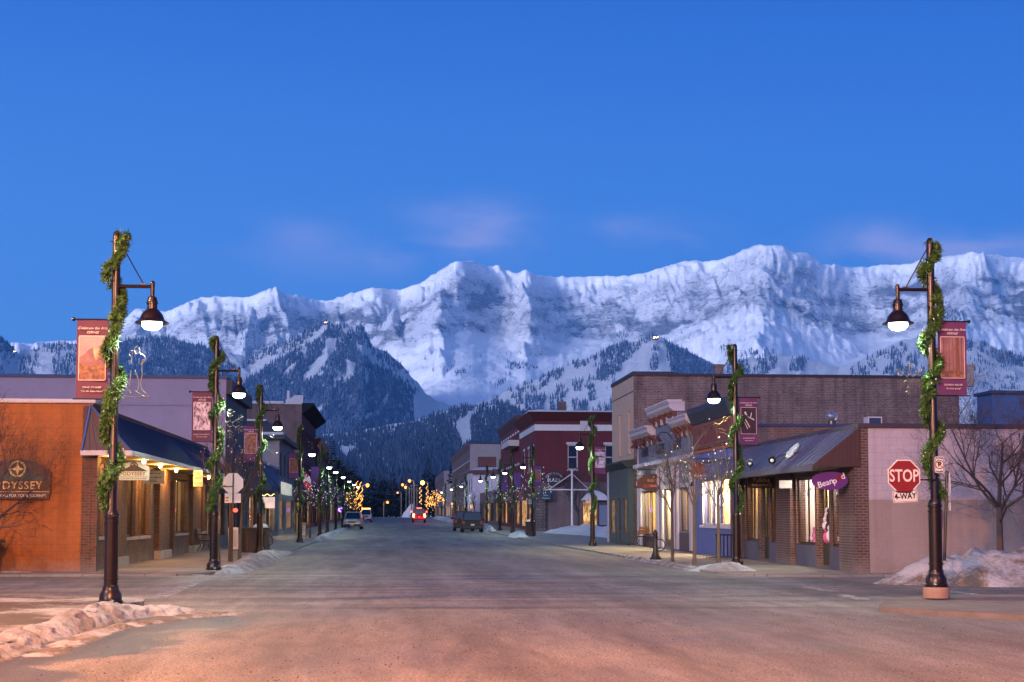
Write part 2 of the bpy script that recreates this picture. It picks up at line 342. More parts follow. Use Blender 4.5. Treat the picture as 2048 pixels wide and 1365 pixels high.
def spur(u0, vtop, Dt, wl, wr, ln, amp=1.0, seed=1):
    """a buttress that comes down towards the valley from (u0, vtop)"""
    global z
    zt = zof(vtop, Dt); du = U - u0 - 30 * (fbm(D / 160, D * 0 + seed, 3, seed) - .5); wid = np.where(du < 0, wl, wr)
    h = zt - np.abs(du) / wid * 300 - np.maximum(Dt - D, 0) / ln * 380 - np.maximum(D - Dt, 0) * .25
    h = h + amp * (80 * (ridg(U / 42, D / 260, 3, seed + 2) - .6) + 40 * (fbm(U / 12, D / 60, 4, seed + 5) - .5) + 8 * np.sin(h / 14.0))
    z = np.maximum(z, h)
spur(1522, 528, 6250, 165, 150, 900, .9, 101); spur(1590, 585, 6000, 170, 150, 600, .9, 107)
spur(1925, 560, 6300, 110, 260, 900, .8, 111); spur(1975, 605, 6050, 80, 110, 500, .8, 117)
spur(880, 572, 6400, 150, 120, 800, .7, 121); spur(790, 615, 6350, 90, 70, 500, .8, 127); spur(1051, 566, 6650, 70, 80, 700, .6, 131)
spur(500, 612, 6450, 60, 50, 420, .8, 137)
z = np.where(D > Dcu, np.minimum(z, zc - (D - Dcu) * .55), np.minimum(z, np.maximum(zc - np.maximum(0, Dcu - D) * .02, 0)))
rel = z / np.maximum(zc, 1); bandn = fbm(U / 150, rel * 14, 4, 91); rockm = (sstep(.60, .70, rel) * (1 - sstep(.86, .97, rel)) * (.35 + 1.1 * bandn) + .35 * sstep(.45, .75, fbm(U / 60, rel * 26 + U / 240, 4, 95)) * sstep(.5, .62, rel) * (1 - sstep(.93, .99, rel))) * (.55 + .9 * sstep(.42, .6, fbm(U / 34, rel * 30, 3, 97)))
TF = terrain('mountains', us, Ds, z, M_ALP, rockm)
# middle hills
R2 = [(-260, 630), (-100, 640), (0, 674), (36, 706), (70, 697), (110, 688), (160, 687), (240, 678), (300, 671), (360, 682), (400, 693), (450, 705), (500, 716), (540, 695), (580, 680), (620, 662), (655, 648), (690, 652), (725, 655),
      (745, 690), (775, 708), (812, 738), (835, 764), (850, 785), (870, 803), (905, 815), (960, 806), (1020, 782), (1080, 756), (1150, 722), (1240, 690), (1290, 677), (1316, 672), (1345, 686), (1390, 712), (1440, 730), (1480, 722),
      (1540, 712), (1600, 714), (1680, 735), (1740, 712), (1800, 684), (1850, 670), (1900, 676), (1960, 684), (2048, 714), (2311, 690)]
Dc2 = 4250.0; Ds2 = np.concatenate([np.linspace(2900, 4250, 150), np.linspace(4280, 4900, 14)])
U, D = np.meshgrid(us, Ds2); s = (D - 2900) / (Dc2 - 2900); zc = zof(ip(R2, us), Dc2)[None, :]
z = zc * np.interp(s, [0, 1, 1.5], [.12, 1, .75]) + 40 * (ridg(U / 120 + s * .6, s * 2, 3, 201) - .6) * np.sin(np.clip(s, 0, 1) * PI) + 20 * (fbm(U / 25, s * 8, 4, 205) - .5) * np.clip(s, 0, 1)
TM = terrain('hills', us, Ds2, z, M_HILL)
# low wooded foothill in front, running down to the valley floor
R3 = [(-260, 960), (300, 940), (560, 905), (640, 872), (723, 862), (826, 846), (873, 828), (908, 818), (935, 813), (990, 810), (1060, 820), (1200, 830), (1600, 850), (2311, 880)]
Dc3 = 2750.0; Ds3 = np.concatenate([np.linspace(560, 2750, 90), np.linspace(2790, 3200, 8)])
U, D = np.meshgrid(us, Ds3); s = (D - 560) / (Dc3 - 560); zc = zof(ip(R3, us), Dc3)[None, :]
z = .2 + zc * np.interp(s, [0, .35, 1, 1.3], [0, .13, 1, .8]) + 14 * (fbm(U / 60, s * 6, 4, 301) - .5) * np.clip(s, 0, 1)
TL = terrain('foothill', us, Ds3, z, M_HILL)
# hills on the east side of the valley, added unseen behind the camera to keep the low dawn light off the town
xs = np.linspace(-6000, 6400, 160); yy = np.linspace(-4500, -1900, 40); X, Y = np.meshgrid(xs, yy); s = np.clip((-1900 - Y) / 1500, 0, 1); Z = (760 + 260 * (fbm(X / 1400, X * 0 + 2, 4, 401) - .5)) * s * s * (3 - 2 * s) - np.clip(-3400 - Y, 0, 2000) * .5 + 60 * (fbm(X / 260, Y / 260, 4, 405) - .5) * s - 1
me = bpy.data.meshes.new('eastern_hills'); i = np.arange(160 * 40).reshape(40, 160); me.from_pydata(np.stack([X, Y, Z], -1).reshape(-1, 3).tolist(), [], np.stack([i[:-1, :-1], i[:-1, 1:], i[1:, 1:], i[1:, :-1]], -1).reshape(-1, 4).tolist()); me.materials.append(pm('wooded_hillside', (.045, .06, .07), .95, .5, .004, 0, 0)); tag(link('eastern_hills', me), kind='structure')
# ------------------------------------------------------------------ forests
def inpoly(poly, x, y):
    r = np.zeros(len(x), bool); n = len(poly)
    for i in range(n):
        x0, y0 = poly[i]; x1, y1 = poly[i - 1]
        if y0 == y1: continue
        r ^= ((y0 > y) != (y1 > y)) & (x < (x1 - x0) * (y - y0) / (y1 - y0) + x0)
    return r
def sprinkle(t, poly, dens, holes=(), clump=.0, seed=0):
    us_ = np.array([p[0] for p in poly]); vs_ = np.array([p[1] for p in poly]); A = (np.ptp(us_) + 1) * (np.ptp(vs_) + 1); n = int(A * dens)
    u = us_.min() + RNG.random(n) * np.ptp(us_); v = vs_.min() + RNG.random(n) * np.ptp(vs_)
    ju = u + 7 * (fbm(u / 8, v / 8, 3, seed) - .5); jv = v + 7 * (fbm(u / 8 + 40, v / 8, 3, seed + 3) - .5)
    ok = inpoly(poly, ju, jv)
    for h in holes: ok &= ~inpoly(h, ju, jv)
    if clump: ok &= fbm(u / 16, v / 22, 3, seed + 9) > clump
    u, v = u[ok], v[ok]; D = ground_at(t, u, v); g = ~np.isnan(D); return u[g], v[g], D[g]
def forest(name, label, parts, mat, hgt):
    uu = np.concatenate([p[0] for p in parts]); vv = np.concatenate([p[1] for p in parts]); DD = np.concatenate([p[2] for p in parts]); n = len(uu)
    q = (V0 - vv) / F; lat = DD * (uu - 1024) / F / (CT - ST * q); base = np.stack([FH.x * DD + RT.x * lat, FH.y * DD + RT.y * lat, zof(vv, DD) - 2], -1)
    h = hgt[0] + (hgt[1] - hgt[0]) * RNG.random(n) ** 1.4; r = h * (.13 + .06 * RNG.random(n)); K = 5
    ang = RNG.random(n) * 6.28; V = np.zeros((n, 2 * (K + 1), 3))
    for tier, (z0, z1, k) in enumerate(((.02, .68, 1.0), (.42, 1.0, .66))):
        for j in range(K):
            w = ang + 2 * PI * j / K + tier; jit = .75 + .5 * RNG.random(n)
            V[:, tier * (K + 1) + j] = base + np.stack([np.cos(w) * r * k * jit, np.sin(w) * r * k * jit, h * z0], -1)
        V[:, tier * (K + 1) + K] = base + np.stack([h * .02 * RNG.standard_normal(n), h * 0, h * z1], -1)
    tri = np.array([[t_ * (K + 1) + j, t_ * (K + 1) + (j + 1) % K, t_ * (K + 1) + K] for t_ in range(2) for j in range(K)])
    idx = (np.arange(n)[:, None, None] * 2 * (K + 1) + tri[None]).reshape(-1).astype(np.int32); nf = len(idx) // 3
    me = bpy.data.meshes.new(name); me.vertices.add(n * 2 * (K + 1)); me.vertices.foreach_set('co', V.reshape(-1).astype(np.float32))
    me.loops.add(len(idx)); me.loops.foreach_set('vertex_index', idx); me.polygons.add(nf); me.polygons.foreach_set('loop_start', np.arange(nf, dtype=np.int32) * 3)
    me.update(); at = me.attributes.new('shade', 'FLOAT', 'FACE'); at.data.foreach_set('value', np.repeat(np.clip(.45 * RNG.random(n) + 1.1 * (fbm(uu / 15, vv / 22, 4, 77) - .25), 0, 1), 2 * K).astype(np.float32))
    me.materials.append(mat); o = link(name, me); return tag(o, label, 'forest', kind='stuff')
def conifer_mat(name, dark, pale, mid=.6):
    m, nt, b = nodes(name); a = N(nt, 'ShaderNodeAttribute', attribute_name='shade')
    L(nt, ramp(nt, a.outputs['Fac'], [(0, c4(dark)), (mid, c4(dark, 1.5)), (1, c4(pale))]), b.inputs['Base Color']); b.inputs['Roughness'].default_value = .9; b.inputs['Specular IOR Level'].default_value = .1
    return m
M_FOR = conifer_mat('snow_dusted_conifers', (.045, .07, .115), (.17, .20, .27)); M_FOR2 = conifer_mat('dark_conifers', (.03, .045, .075), (.07, .09, .13))
runs = [[(654, 676), (672, 676), (672, 700), (632, 756), (600, 772), (606, 752), (644, 706)], [(696, 718), (712, 730), (706, 756), (674, 784), (690, 752)], [(613, 708), (566, 758), (564, 746)], [(656, 800), (622, 850), (626, 822)],
        [(592, 694), (520, 736), (478, 766), (478, 745), (520, 724), (590, 690)]]
big = [(664, 654), (640, 676), (553, 722), (490, 763), (470, 790), (470, 880), (840, 880), (829, 842), (826, 785), (790, 752), (743, 730), (704, 690), (672, 660)]
P = [sprinkle(TM, big, .22, runs, .28, 1), sprinkle(TM, [(640, 648), (670, 640), (730, 645), (742, 692), (704, 692), (668, 655)], .16, (), .3, 2),
     sprinkle(TM, [(598, 660), (656, 645), (625, 676), (588, 698), (519, 722), (476, 742), (480, 722), (545, 692)], .09, (), .42, 3), sprinkle(TF, [(545, 650), (590, 655), (585, 668), (545, 664)], .1, (), .4, 4),
     sprinkle(TM, [(730, 685), (770, 700), (830, 735), (846, 756), (812, 750), (757, 724), (735, 702)], .12, (), .3, 5), sprinkle(TM, [(750, 720), (790, 742), (838, 780), (835, 800), (790, 770)], .05, (), .45, 6),
     sprinkle(TM, [(236, 684), (317, 672), (381, 680), (419, 697), (470, 735), (480, 790), (240, 790)], .17, (), .25, 7), sprinkle(TM, [(-60, 690), (75, 702), (78, 775), (-60, 775)], .07, (), .38, 8),
     sprinkle(TM, [(102, 692), (240, 684), (240, 775), (108, 775)], .075, (), .4, 9), sprinkle(TM, [(60, 697), (155, 688), (240, 682), (240, 700), (62, 706)], .07, (), .3, 10), sprinkle(TM, [(-60, 640), (0, 676), (36, 706), (-60, 706)], .2, (), 0, 11),
     sprinkle(TF, [(478, 690), (530, 690), (520, 722), (478, 722)], .03, (), .4, 12), sprinkle(TF, [(905, 752), (955, 725), (953, 738), (908, 757)], .06, (), .35, 13), sprinkle(TF, [(1010, 738), (1025, 724), (1080, 734), (1070, 742)], .12, (), .2, 14),
     sprinkle(TF, [(985, 772), (1022, 745), (1024, 756), (992, 780)], .08, (), .3, 15), sprinkle(TF, [(830, 700), (1000, 690), (1100, 690), (1000, 770), (860, 780)], .0035, (), .4, 16),
     sprinkle(TM, [(972, 812), (1000, 784), (1042, 770), (1092, 744), (1134, 728), (1170, 712), (1212, 700), (1262, 683), (1265, 702), (1212, 712), (1134, 748), (1078, 782), (1040, 815)], .085, (), .45, 17),
     sprinkle(TM, [(1050, 800), (1090, 790), (1092, 850), (1050, 850)], .14, (), .3, 18), sprinkle(TM, [(1095, 780), (1128, 768), (1162, 748), (1212, 720), (1262, 706), (1290, 690), (1262, 715), (1232, 752), (1240, 830), (1100, 830)], .08, (), .5, 19),
     sprinkle(TM, [(1200, 690), (1245, 680), (1310, 674), (1290, 692), (1262, 709), (1227, 754), (1200, 762)], .1, (), .36, 20), sprinkle(TM, [(1307, 690), (1319, 690), (1316, 742), (1298, 740)], .08, (), .3, 21),
     sprinkle(TM, [(1326, 674), (1354, 691), (1389, 711), (1424, 731), (1450, 752), (1450, 790), (1354, 790), (1339, 729), (1331, 699)], .17, (), .0, 22), sprinkle(TM, [(1452, 722), (1499, 718), (1556, 714), (1552, 738), (1511, 760), (1460, 765)], .1, (), .36, 23),
     sprinkle(TF, [(1435, 692), (1475, 694), (1550, 700), (1556, 716), (1450, 716)], .06, (), .4, 24), sprinkle(TM, [(1583, 716), (1623, 716), (1600, 744), (1578, 744)], .12, (), .25, 25),
     sprinkle(TM, [(1690, 750), (1720, 722), (1769, 702), (1829, 676), (1852, 672), (1850, 756)], .07, (), .42, 26), sprinkle(TF, [(1884, 604), (1900, 604), (1925, 640), (1960, 664), (1890, 668)], .07, (), .3, 27),
     sprinkle(TM, [(1925, 681), (1973, 686), (2060, 715), (2300, 700), (2300, 740), (2060, 740), (1998, 726), (1968, 708), (1931, 700)], .14, (), .3, 28), sprinkle(TM, [(1935, 705), (2000, 728), (2100, 745), (2100, 850), (1940, 850)], .018, (), .4, 29),
     sprinkle(TM, [(850, 850), (960, 812), (1040, 800), (1040, 850)], .12, (), .3, 30), sprinkle(TF, [(1230, 668), (1300, 664), (1312, 672), (1240, 682)], .06, (), .45, 31), sprinkle(TF, [(470, 640), (530, 660), (520, 690), (480, 690)], .05, (), .45, 33)]
forest('conifer_forest', 'snow dusted conifer forest covering the ski hill slopes', P, M_FOR, (9, 20))
lowruns = [[(936, 823), (955, 822), (990, 808), (990, 814), (954, 828), (941, 840), (942, 866), (945, 892), (926, 897), (913, 872), (911, 848), (876, 859), (908, 844), (930, 836)], [(672, 896), (717, 891), (697, 914), (686, 919)], [(709, 918), (744, 899), (722, 922)]]
P = [sprinkle(TL, [(540, 905), (640, 876), (723, 865), (826, 849), (873, 831), (908, 821), (935, 816), (990, 813), (1060, 823), (1090, 900), (1090, 1024), (540, 1024)], .17, lowruns, 0, 41)]
forest('valley_forest', 'dark unbroken conifer forest on the low foothill at the end of the street', P, M_FOR2, (8, 16))
# ------------------------------------------------------------------ haze
if HAZE > 0:
    hb = MB(); hb.box(-6200, 6600, -4700, 9400, -3, 1640); m = bpy.data.materials.new('dusk_air'); m.use_nodes = True; nt = m.node_tree
    for n_ in list(nt.nodes):
        if n_.type != 'OUTPUT_MATERIAL': nt.nodes.remove(n_)
    pv = N(nt, 'ShaderNodeVolumePrincipled'); pv.inputs['Density'].default_value = HAZE; pv.inputs['Color'].default_value = HAZE_C; pv.inputs['Anisotropy'].default_value = 0
    L(nt, pv.outputs[0], nt.nodes['Material Output'].inputs['Volume'])
    tag(hb.build('haze', m), kind='stuff')
# ------------------------------------------------------------------ shared materials of the street
M_POLE = pm('dark_brown_enamel', (.014, .006, .006), .30, .25, 6, .3, .04)
M_BLACK = pm('black_enamel', (.012, .011, .012), .4, .3, 6, .2, .04)
M_STEEL = pm('weathered_steel', (.12, .115, .115), .4, .25, 7, .7, .05)
M_WHITE = pm('white_paint', (.56, .55, .55), .55, .1, 4)
M_CONC = pm('concrete', (.30, .27, .25), .9, .25, 2.2, 0, .25)
M_WOOD = pm('brown_stained_wood', (.10, .045, .02), .6, .35, 5, 0, .2, stretch=(1, 1, .2))
M_RED = pm('sign_red', (.17, .004, .007), .5, .08, 5, 0, .02)
M_GREY = pm('light_grey_sign_back', (.72, .66, .67), .5, .08, 5, 0, .03)
def snow_mat(name, dirt=.35, brown=(.16, .10, .06), sc=1.1, white=(.50, .50, .53)):
    m, nt, b = nodes(name); co = pos(nt); n1 = noise(nt, co, sc, 7, .66, .5); n2 = noise(nt, co, 14, 4)
    s = N(nt, 'ShaderNodeNewGeometry'); z = N(nt, 'ShaderNodeSeparateXYZ'); L(nt, s.outputs['Position'], z.inputs[0])
    f = math_(nt, 'SUBTRACT', math_(nt, 'ADD', n1, math_(nt, 'MULTIPLY', n2, .25)), math_(nt, 'MULTIPLY', z.outputs[2], .10))
    k = ramp(nt, f, [(.52, (0,) * 3), (.70, (dirt * 1.4,) * 3)])
    L(nt, mixc(nt, k, c4(white), c4(brown)), b.inputs['Base Color']); b.inputs['Roughness'].default_value = .75
    b.inputs['Subsurface Weight'].default_value = 0
    bump(nt, b, math_(nt, 'ADD', noise(nt, co, 9, 6, .7), math_(nt, 'MULTIPLY', noise(nt, co, 34, 3), .4)), .8, .06); return m
M_SNOW = snow_mat('ploughed_snow', .5, (.14, .10, .08), 1.1, (.38, .385, .42)); M_DIRTY = snow_mat('gritty_old_snow', .75, (.15, .105, .075), 1.3, (.40, .385, .40)); M_CLEAN = snow_mat('clean_snow', .08)
# ------------------------------------------------------------------ ground, road, pavements
def sheet(name, x0, x1, ys, mat, z=0.0, f=rise):
    mb = MB(); vs = []
    for y in ys: vs += [(x0, y, f(y) + z), (x1, y, f(y) + z)]
    mb.add(vs, [(2 * i, 2 * i + 1, 2 * i + 3, 2 * i + 2) for i in range(len(ys) - 1)])
    return tag(mb.build(name, mat), kind='structure')
gm = MB(); gm.quad((-6100, -4600, -.6), (6500, -4600, -.6), (6500, 9300, -.6), (-6100, 9300, -.6)); tag(gm.build('ground', M_CLEAN), kind='structure')
def asphalt():
    m, nt, b = nodes('gritty_asphalt'); co = pos(nt); s = N(nt, 'ShaderNodeSeparateXYZ'); L(nt, co, s.inputs[0])
    mp = N(nt, 'ShaderNodeMapping'); mp.inputs['Scale'].default_value = (1, .10, 1); L(nt, co, mp.inputs[0])
    tracks = noise(nt, mp.outputs[0], .9, 4, .6, .3); patch = noise(nt, co, .35, 6, .62, .4); grit = noise(nt, co, 34, 3, .7)
    v = N(nt, 'ShaderNodeTexVoronoi'); v.inputs['Scale'].default_value = 23; L(nt, co, v.inputs['Vector'])
    base = ramp(nt, math_(nt, 'ADD', math_(nt, 'MULTIPLY', tracks, .7), math_(nt, 'MULTIPLY', patch, .3)), [(.36, (.145, .122, .11)), (.5, (.205, .178, .162)), (.64, (.28, .25, .23))])
    col = mixc(nt, 1, base, ramp(nt, grit, [(.36, (.35,) * 3), (.6, (1.25,) * 3)]), 'MULTIPLY')
    peb = math_(nt, 'MULTIPLY', math_(nt, 'LESS_THAN', v.outputs['Distance'], .26), math_(nt, 'GREATER_THAN', noise(nt, co, 6, 2), .5))
    col = mixc(nt, math_(nt, 'MULTIPLY', peb, .6), col, c4((.04, .032, .03)))
    vc = N(nt, 'ShaderNodeTexVoronoi', feature='DISTANCE_TO_EDGE'); vc.inputs['Scale'].default_value = .33; wv = N(nt, 'ShaderNodeVectorMath', operation='ADD'); L(nt, co, wv.inputs[0]); nw = N(nt, 'ShaderNodeTexNoise'); nw.inputs['Scale'].default_value = 1.6; nw.inputs['Detail'].default_value = 5; L(nt, co, nw.inputs['Vector']); L(nt, nw.outputs['Color'], wv.inputs[1]); L(nt, wv.outputs[0], vc.inputs['Vector'])
    crack = math_(nt, 'MULTIPLY', math_(nt, 'LESS_THAN', vc.outputs['Distance'], .012), math_(nt, 'GREATER_THAN', noise(nt, co, .25, 3), .5)); col = mixc(nt, math_(nt, 'MULTIPLY', crack, .12), col, c4((.025, .02, .02)))
    mp2 = N(nt, 'ShaderNodeMapping'); mp2.inputs['Scale'].default_value = (3.2, .8, 1); L(nt, co, mp2.inputs[0]); mot = noise(nt, mp2.outputs[0], 1.0, 6, .75, .4); col = mixc(nt, 1, col, ramp(nt, mot, [(.32, (.74,) * 3), (.5, (1,) * 3), (.68, (1.25, 1.23, 1.2))]), 'MULTIPLY')
    mp3 = N(nt, 'ShaderNodeMapping'); mp3.inputs['Scale'].default_value = (.12, 1.1, 1); L(nt, co, mp3.inputs[0]); cross = noise(nt, mp3.outputs[0], 1.0, 4, .6, .5); inx = math_(nt, 'MULTIPLY', math_(nt, 'GREATER_THAN', s.outputs[1], 24.0), math_(nt, 'LESS_THAN', s.outputs[1], 40.0)); col = mixc(nt, inx, col, mixc(nt, 1, col, ramp(nt, cross, [(.36, (.66,) * 3), (.6, (1.25,) * 3)]), 'MULTIPLY'))
    wet = ramp(nt, noise(nt, co, .22, 5, .6), [(.58, (0,) * 3), (.7, (1,) * 3)])
    edge = math_(nt, 'SUBTRACT', math_(nt, 'MULTIPLY', math_(nt, 'SUBTRACT', noise(nt, co, .45, 6, .62, .4), .31), 7.5), math_(nt, 'ADD', s.outputs[0], 4.1)); near = math_(nt, 'LESS_THAN', s.outputs[1], 24.5)
    thaw = math_(nt, 'MULTIPLY', ramp(nt, edge, [(.0, (0,) * 3), (.16, (1,) * 3)]), near)       # melt water beside the near left snow ridge
    col = mixc(nt, math_(nt, 'MULTIPLY', thaw, .72), col, c4((.035, .028, .027)))
    L(nt, mixc(nt, math_(nt, 'MULTIPLY', wet, .35), col, c4((.05, .045, .045))), b.inputs['Base Color'])
    L(nt, mixc(nt, math_(nt, 'MULTIPLY', thaw, .8), ramp(nt, patch, [(.35, (.55,) * 3), (.7, (.9,) * 3)]), (.42, .42, .42, 1)), b.inputs['Roughness']); b.inputs['Specular IOR Level'].default_value = .35
    bump(nt, b, math_(nt, 'ADD', grit, math_(nt, 'MULTIPLY', v.outputs['Distance'], .8)), .55, .03); return m
M_ROAD = asphalt()
ys = list(range(-30, 480, 6)); sheet('road', -75, 90, ys, M_ROAD)
def paving():
    m, nt, b = nodes('pavement_concrete'); co = pos(nt); n1 = noise(nt, co, .9, 6); n2 = noise(nt, co, 20, 3)
    t = N(nt, 'ShaderNodeTexBrick'); L(nt, co, t.inputs['Vector']); t.inputs['Scale'].default_value = 1; t.inputs['Brick Width'].default_value = 1.6; t.inputs['Row Height'].default_value = 1.6; t.inputs['Mortar Size'].default_value = .014; t.offset = 0
    t.inputs['Color1'].default_value = c4((.24, .215, .195)); t.inputs['Color2'].default_value = c4((.20, .18, .165)); t.inputs['Mortar'].default_value = c4((.10, .09, .085))
    L(nt, mixc(nt, 1, t.outputs['Color'], ramp(nt, math_(nt, 'ADD', math_(nt, 'MULTIPLY', n1, .6), math_(nt, 'MULTIPLY', n2, .4)), [(.35, (.62,) * 3), (.65, (1.1,) * 3)]), 'MULTIPLY'), b.inputs['Base Color'])
    b.inputs['Roughness'].default_value = .85; bump(nt, b, n2, .25, .01); return m
M_PAVE = paving()
def slab(name, poly, h, mat, step=6.0):
    """raised slab with a kerb face; polygons longer than a step are cut across so that they follow the rise of the street"""
    bm = bmesh.new(); f = bm.faces.new([bm.verts.new((x, y, 0)) for x, y in poly]); y0 = min(p[1] for p in poly); y1 = max(p[1] for p in poly); y = y0 + step
    while y < y1:
        bmesh.ops.bisect_plane(bm, geom=bm.verts[:] + bm.edges[:] + bm.faces[:], plane_co=(0, y, 0), plane_no=(0, 1, 0)); y += step
    ed = [e for e in bm.edges if e.is_boundary]; r = bmesh.ops.extrude_edge_only(bm, edges=ed); low = {v for v in r['geom'] if isinstance(v, bmesh.types.BMVert)}
    for v in bm.verts: v.co.z = rise(v.co.y) + (-.08 if v in low else h)
    me = bpy.data.meshes.new(name); bm.to_mesh(me); bm.free(); me.materials.append(mat); return tag(link(name, me), kind='structure')
def arc(cx, cy, r, a0, a1, n=8): return [(cx + r * math.cos(math.radians(a0 + (a1 - a0) * i / n)), cy + r * math.sin(math.radians(a0 + (a1 - a0) * i / n))) for i in range(n + 1)]
slab('pavement', [(-4.3, 460), (-9, 460), (-9, 62), (-60, 62), (-60, 38.2)] + arc(-6.5, 40.4, 2.2, -90, 0), .06, M_PAVE)
slab('pavement', [(60, 36.2), (60, 60), (14.5, 60), (14.5, 460), (8.8, 460)] + arc(11.6, 39.0, 2.8, 180, 270), .06, M_PAVE)
slab('pavement', [(8.15, 23.3), (8.3, 22.7), (9.7, 21.05), (11.2, 20.1), (11.6, 18), (11.6, -25), (60, -25), (60, 26.8), (10.4, 26.6), (9.0, 25.4)], .08, pm('worn_kerb_concrete', (.15, .122, .11), .9, .3, 1.6, 0, .3))
slab('verge', [(-4.55, -25), (-4.5, 19), (-4.35, 22.6)] + arc(-6.0, 25.6, 1.7, -20, 70, 5) + [(-8, 28.0), (-60, 28.0), (-60, -25)], .10, snow_mat('icy_trodden_verge', .95, (.10, .07, .05), .55, (.36, .33, .32)))
def worn(name, col, k=.52):
    m, nt, b = nodes(name); b.inputs['Base Color'].default_value = c4(col); b.inputs['Roughness'].default_value = .8
    n = noise(nt, pos(nt), 5, 6, .7); t = N(nt, 'ShaderNodeBsdfTransparent'); mx = N(nt, 'ShaderNodeMixShader')
    L(nt, ramp(nt, n, [(k - .04, (0,) * 3), (k + .08, (.75,) * 3)]), mx.inputs[0]); L(nt, t.outputs[0], mx.inputs[1]); L(nt, b.outputs[0], mx.inputs[2]); L(nt, mx.outputs[0], nt.nodes['Material Output'].inputs[0]); return m
M_LINE = worn('worn_road_paint', (.5, .46, .43), .46); M_LINE2 = worn('nearly_gone_road_paint', (.42, .38, .36), .52)
def line(a, b, w, mat):
    a = Vector(a); b = Vector(b); n = norm(b - a); p = Vector((-n.y, n.x, 0)) * w / 2; mb = MB(); z = Vector((0, 0, .005))
    k = max(1, int((b - a).length / 3))
    for i in range(k):
        s, e = a.lerp(b, i / k), a.lerp(b, (i + 1) / k); mb.quad(s - p + z, e - p + z, e + p + z, s + p + z)
    tag(mb.build('road_marking', mat), kind='structure')
G0 = lambda u, v: GZ(u, v, 0)
line(G0(312, 1197), G0(425, 1152), .34, M_LINE); line(G0(640, 1187), G0(1150, 1205), .22, M_LINE2); line(G0(690, 1200), G0(1100, 1195), .2, M_LINE2); line(G0(1605, 1174), G0(1665, 1184), .3, M_LINE)
line(G0(1680, 1190), G0(1730, 1200), .3, M_LINE); line(G0(1560, 1194), G0(1660, 1198), .22, M_LINE2); line(G0(1905, 1184), G0(2000, 1196), .3, M_LINE); line(G0(1460, 1198), G0(1570, 1212), .2, M_LINE2); line(G0(320, 1198), G0(560, 1196), .2, M_LINE2)
for y in (90, 104, 120, 140, 165): line((-4.2, y, rise(y)), (-1.6, y + .6, rise(y)), .12, M_LINE2); line((8.6, y, rise(y)), (6.0, y + .6, rise(y)), .12, M_LINE2)
# ------------------------------------------------------------------ snow banks
def bank(label, path, mat=None, lump=1.0, seed=0, res=.09, zb=-.03, group='ploughed snow heaps'):
    """path of (x, y, half width, height): a ploughed ridge with lumps and slumps"""
    ps = [Vector((p[0], p[1])) for p in path]; ln = [0]
    for a, b in zip(ps, ps[1:]): ln.append(ln[-1] + (b - a).length)
    T = ln[-1]; n = max(8, int(T / res)); m = 26; t = np.linspace(0, T, n); x = np.interp(t, ln, [p[0] for p in path]); y = np.interp(t, ln, [p[1] for p in path])
    w = np.interp(t, ln, [p[2] for p in path]); h = np.interp(t, ln, [p[3] for p in path]); tx = np.gradient(x); ty = np.gradient(y); l = np.hypot(tx, ty) + 1e-9; nx, ny = -ty / l, tx / l
    e = np.minimum(1, np.minimum(t, T - t) / np.maximum(.5, w * .9)); e = np.sqrt(np.clip(1 - (1 - e) ** 2, 0, 1)); c = np.linspace(-1, 1, m)
    X = x[:, None] + nx[:, None] * (w * (.35 + .65 * e))[:, None] * c[None]; Y = y[:, None] + ny[:, None] * (w * (.35 + .65 * e))[:, None] * c[None]
    k = fbm(X * 1.1 + seed, Y * 1.1, 4, 500 + seed); k2 = ridg(X * 3.2 + seed, Y * 3.2, 3, 520 + seed); k3 = fbm(X * 9, Y * 9, 3, 540 + seed)
    env = np.clip(1 - np.abs(c[None]) ** 1.7, 0, 1) * e[:, None]
    Z = zb + h[:, None] * env * (.45 + 1.0 * k * lump) + (h[:, None] * .22 + .03) * lump * env ** .5 * (k2 - .5) + .05 * lump * env ** .3 * (k3 - .5)
    X = X + .12 * (k3 - .5) * lump; Y = Y + .12 * (k2 - .5) * lump
    ground = np.vectorize(rise)(Y); V = np.stack([X, Y, Z + ground], -1).reshape(-1, 3); i = np.arange(n * m).reshape(n, m)
    q = np.stack([i[:-1, :-1], i[1:, :-1], i[1:, 1:], i[:-1, 1:]], -1).reshape(-1, 4)
    me = bpy.data.meshes.new('snow_bank'); me.from_pydata(V.tolist(), [], q.tolist()); me.polygons.foreach_set('use_smooth', [True] * len(q)); me.materials.append(mat or M_SNOW); me.update()
    return tag(link('snow_bank', me), label, 'snow bank', group)
def gp(u, v, w, h, z=0.0): p = GZ(u, v, z); return (p.x, p.y, w, h)
bank('long ridge of ploughed snow along the near left kerb before the first lamp post', [(-4.7, 12.5, .5, .12), (-4.6, 16, .42, .12), (-4.65, 18.5, .42, .15), (-4.55, 20.4, .42, .17), (-4.4, 22.2, .45, .22), (-4.0, 23.3, .42, .17), (-3.4, 23.7, .4, .12), (-2.9, 23.8, .3, .05)], M_SNOW, 1.25, 1, .05)
bank('thin crust of icy slush spreading onto the road beside the near left kerb', [(-4.0, 16.5, .35, .05), (-3.95, 20.5, .3, .06), (-3.3, 22.8, .35, .07), (-2.7, 23.4, .4, .08), (-2.4, 23.7, .3, .05)], M_DIRTY, 1.0, 3, .06)
bank('white heap of snow at the left edge beyond the side street kerb', [(-12.5, 30.6, .9, .34), (-10.4, 30.4, .8, .32), (-9.2, 30.2, .6, .2), (-8.0, 30.0, .4, .06)], M_SNOW, .8, 5)
bank('low snow strip at the foot of the orange block wall', [(-14, 39.6, .4, .14), (-11.5, 39.4, .4, .14), (-9.4, 39.6, .25, .08)], M_SNOW, 1, 7)
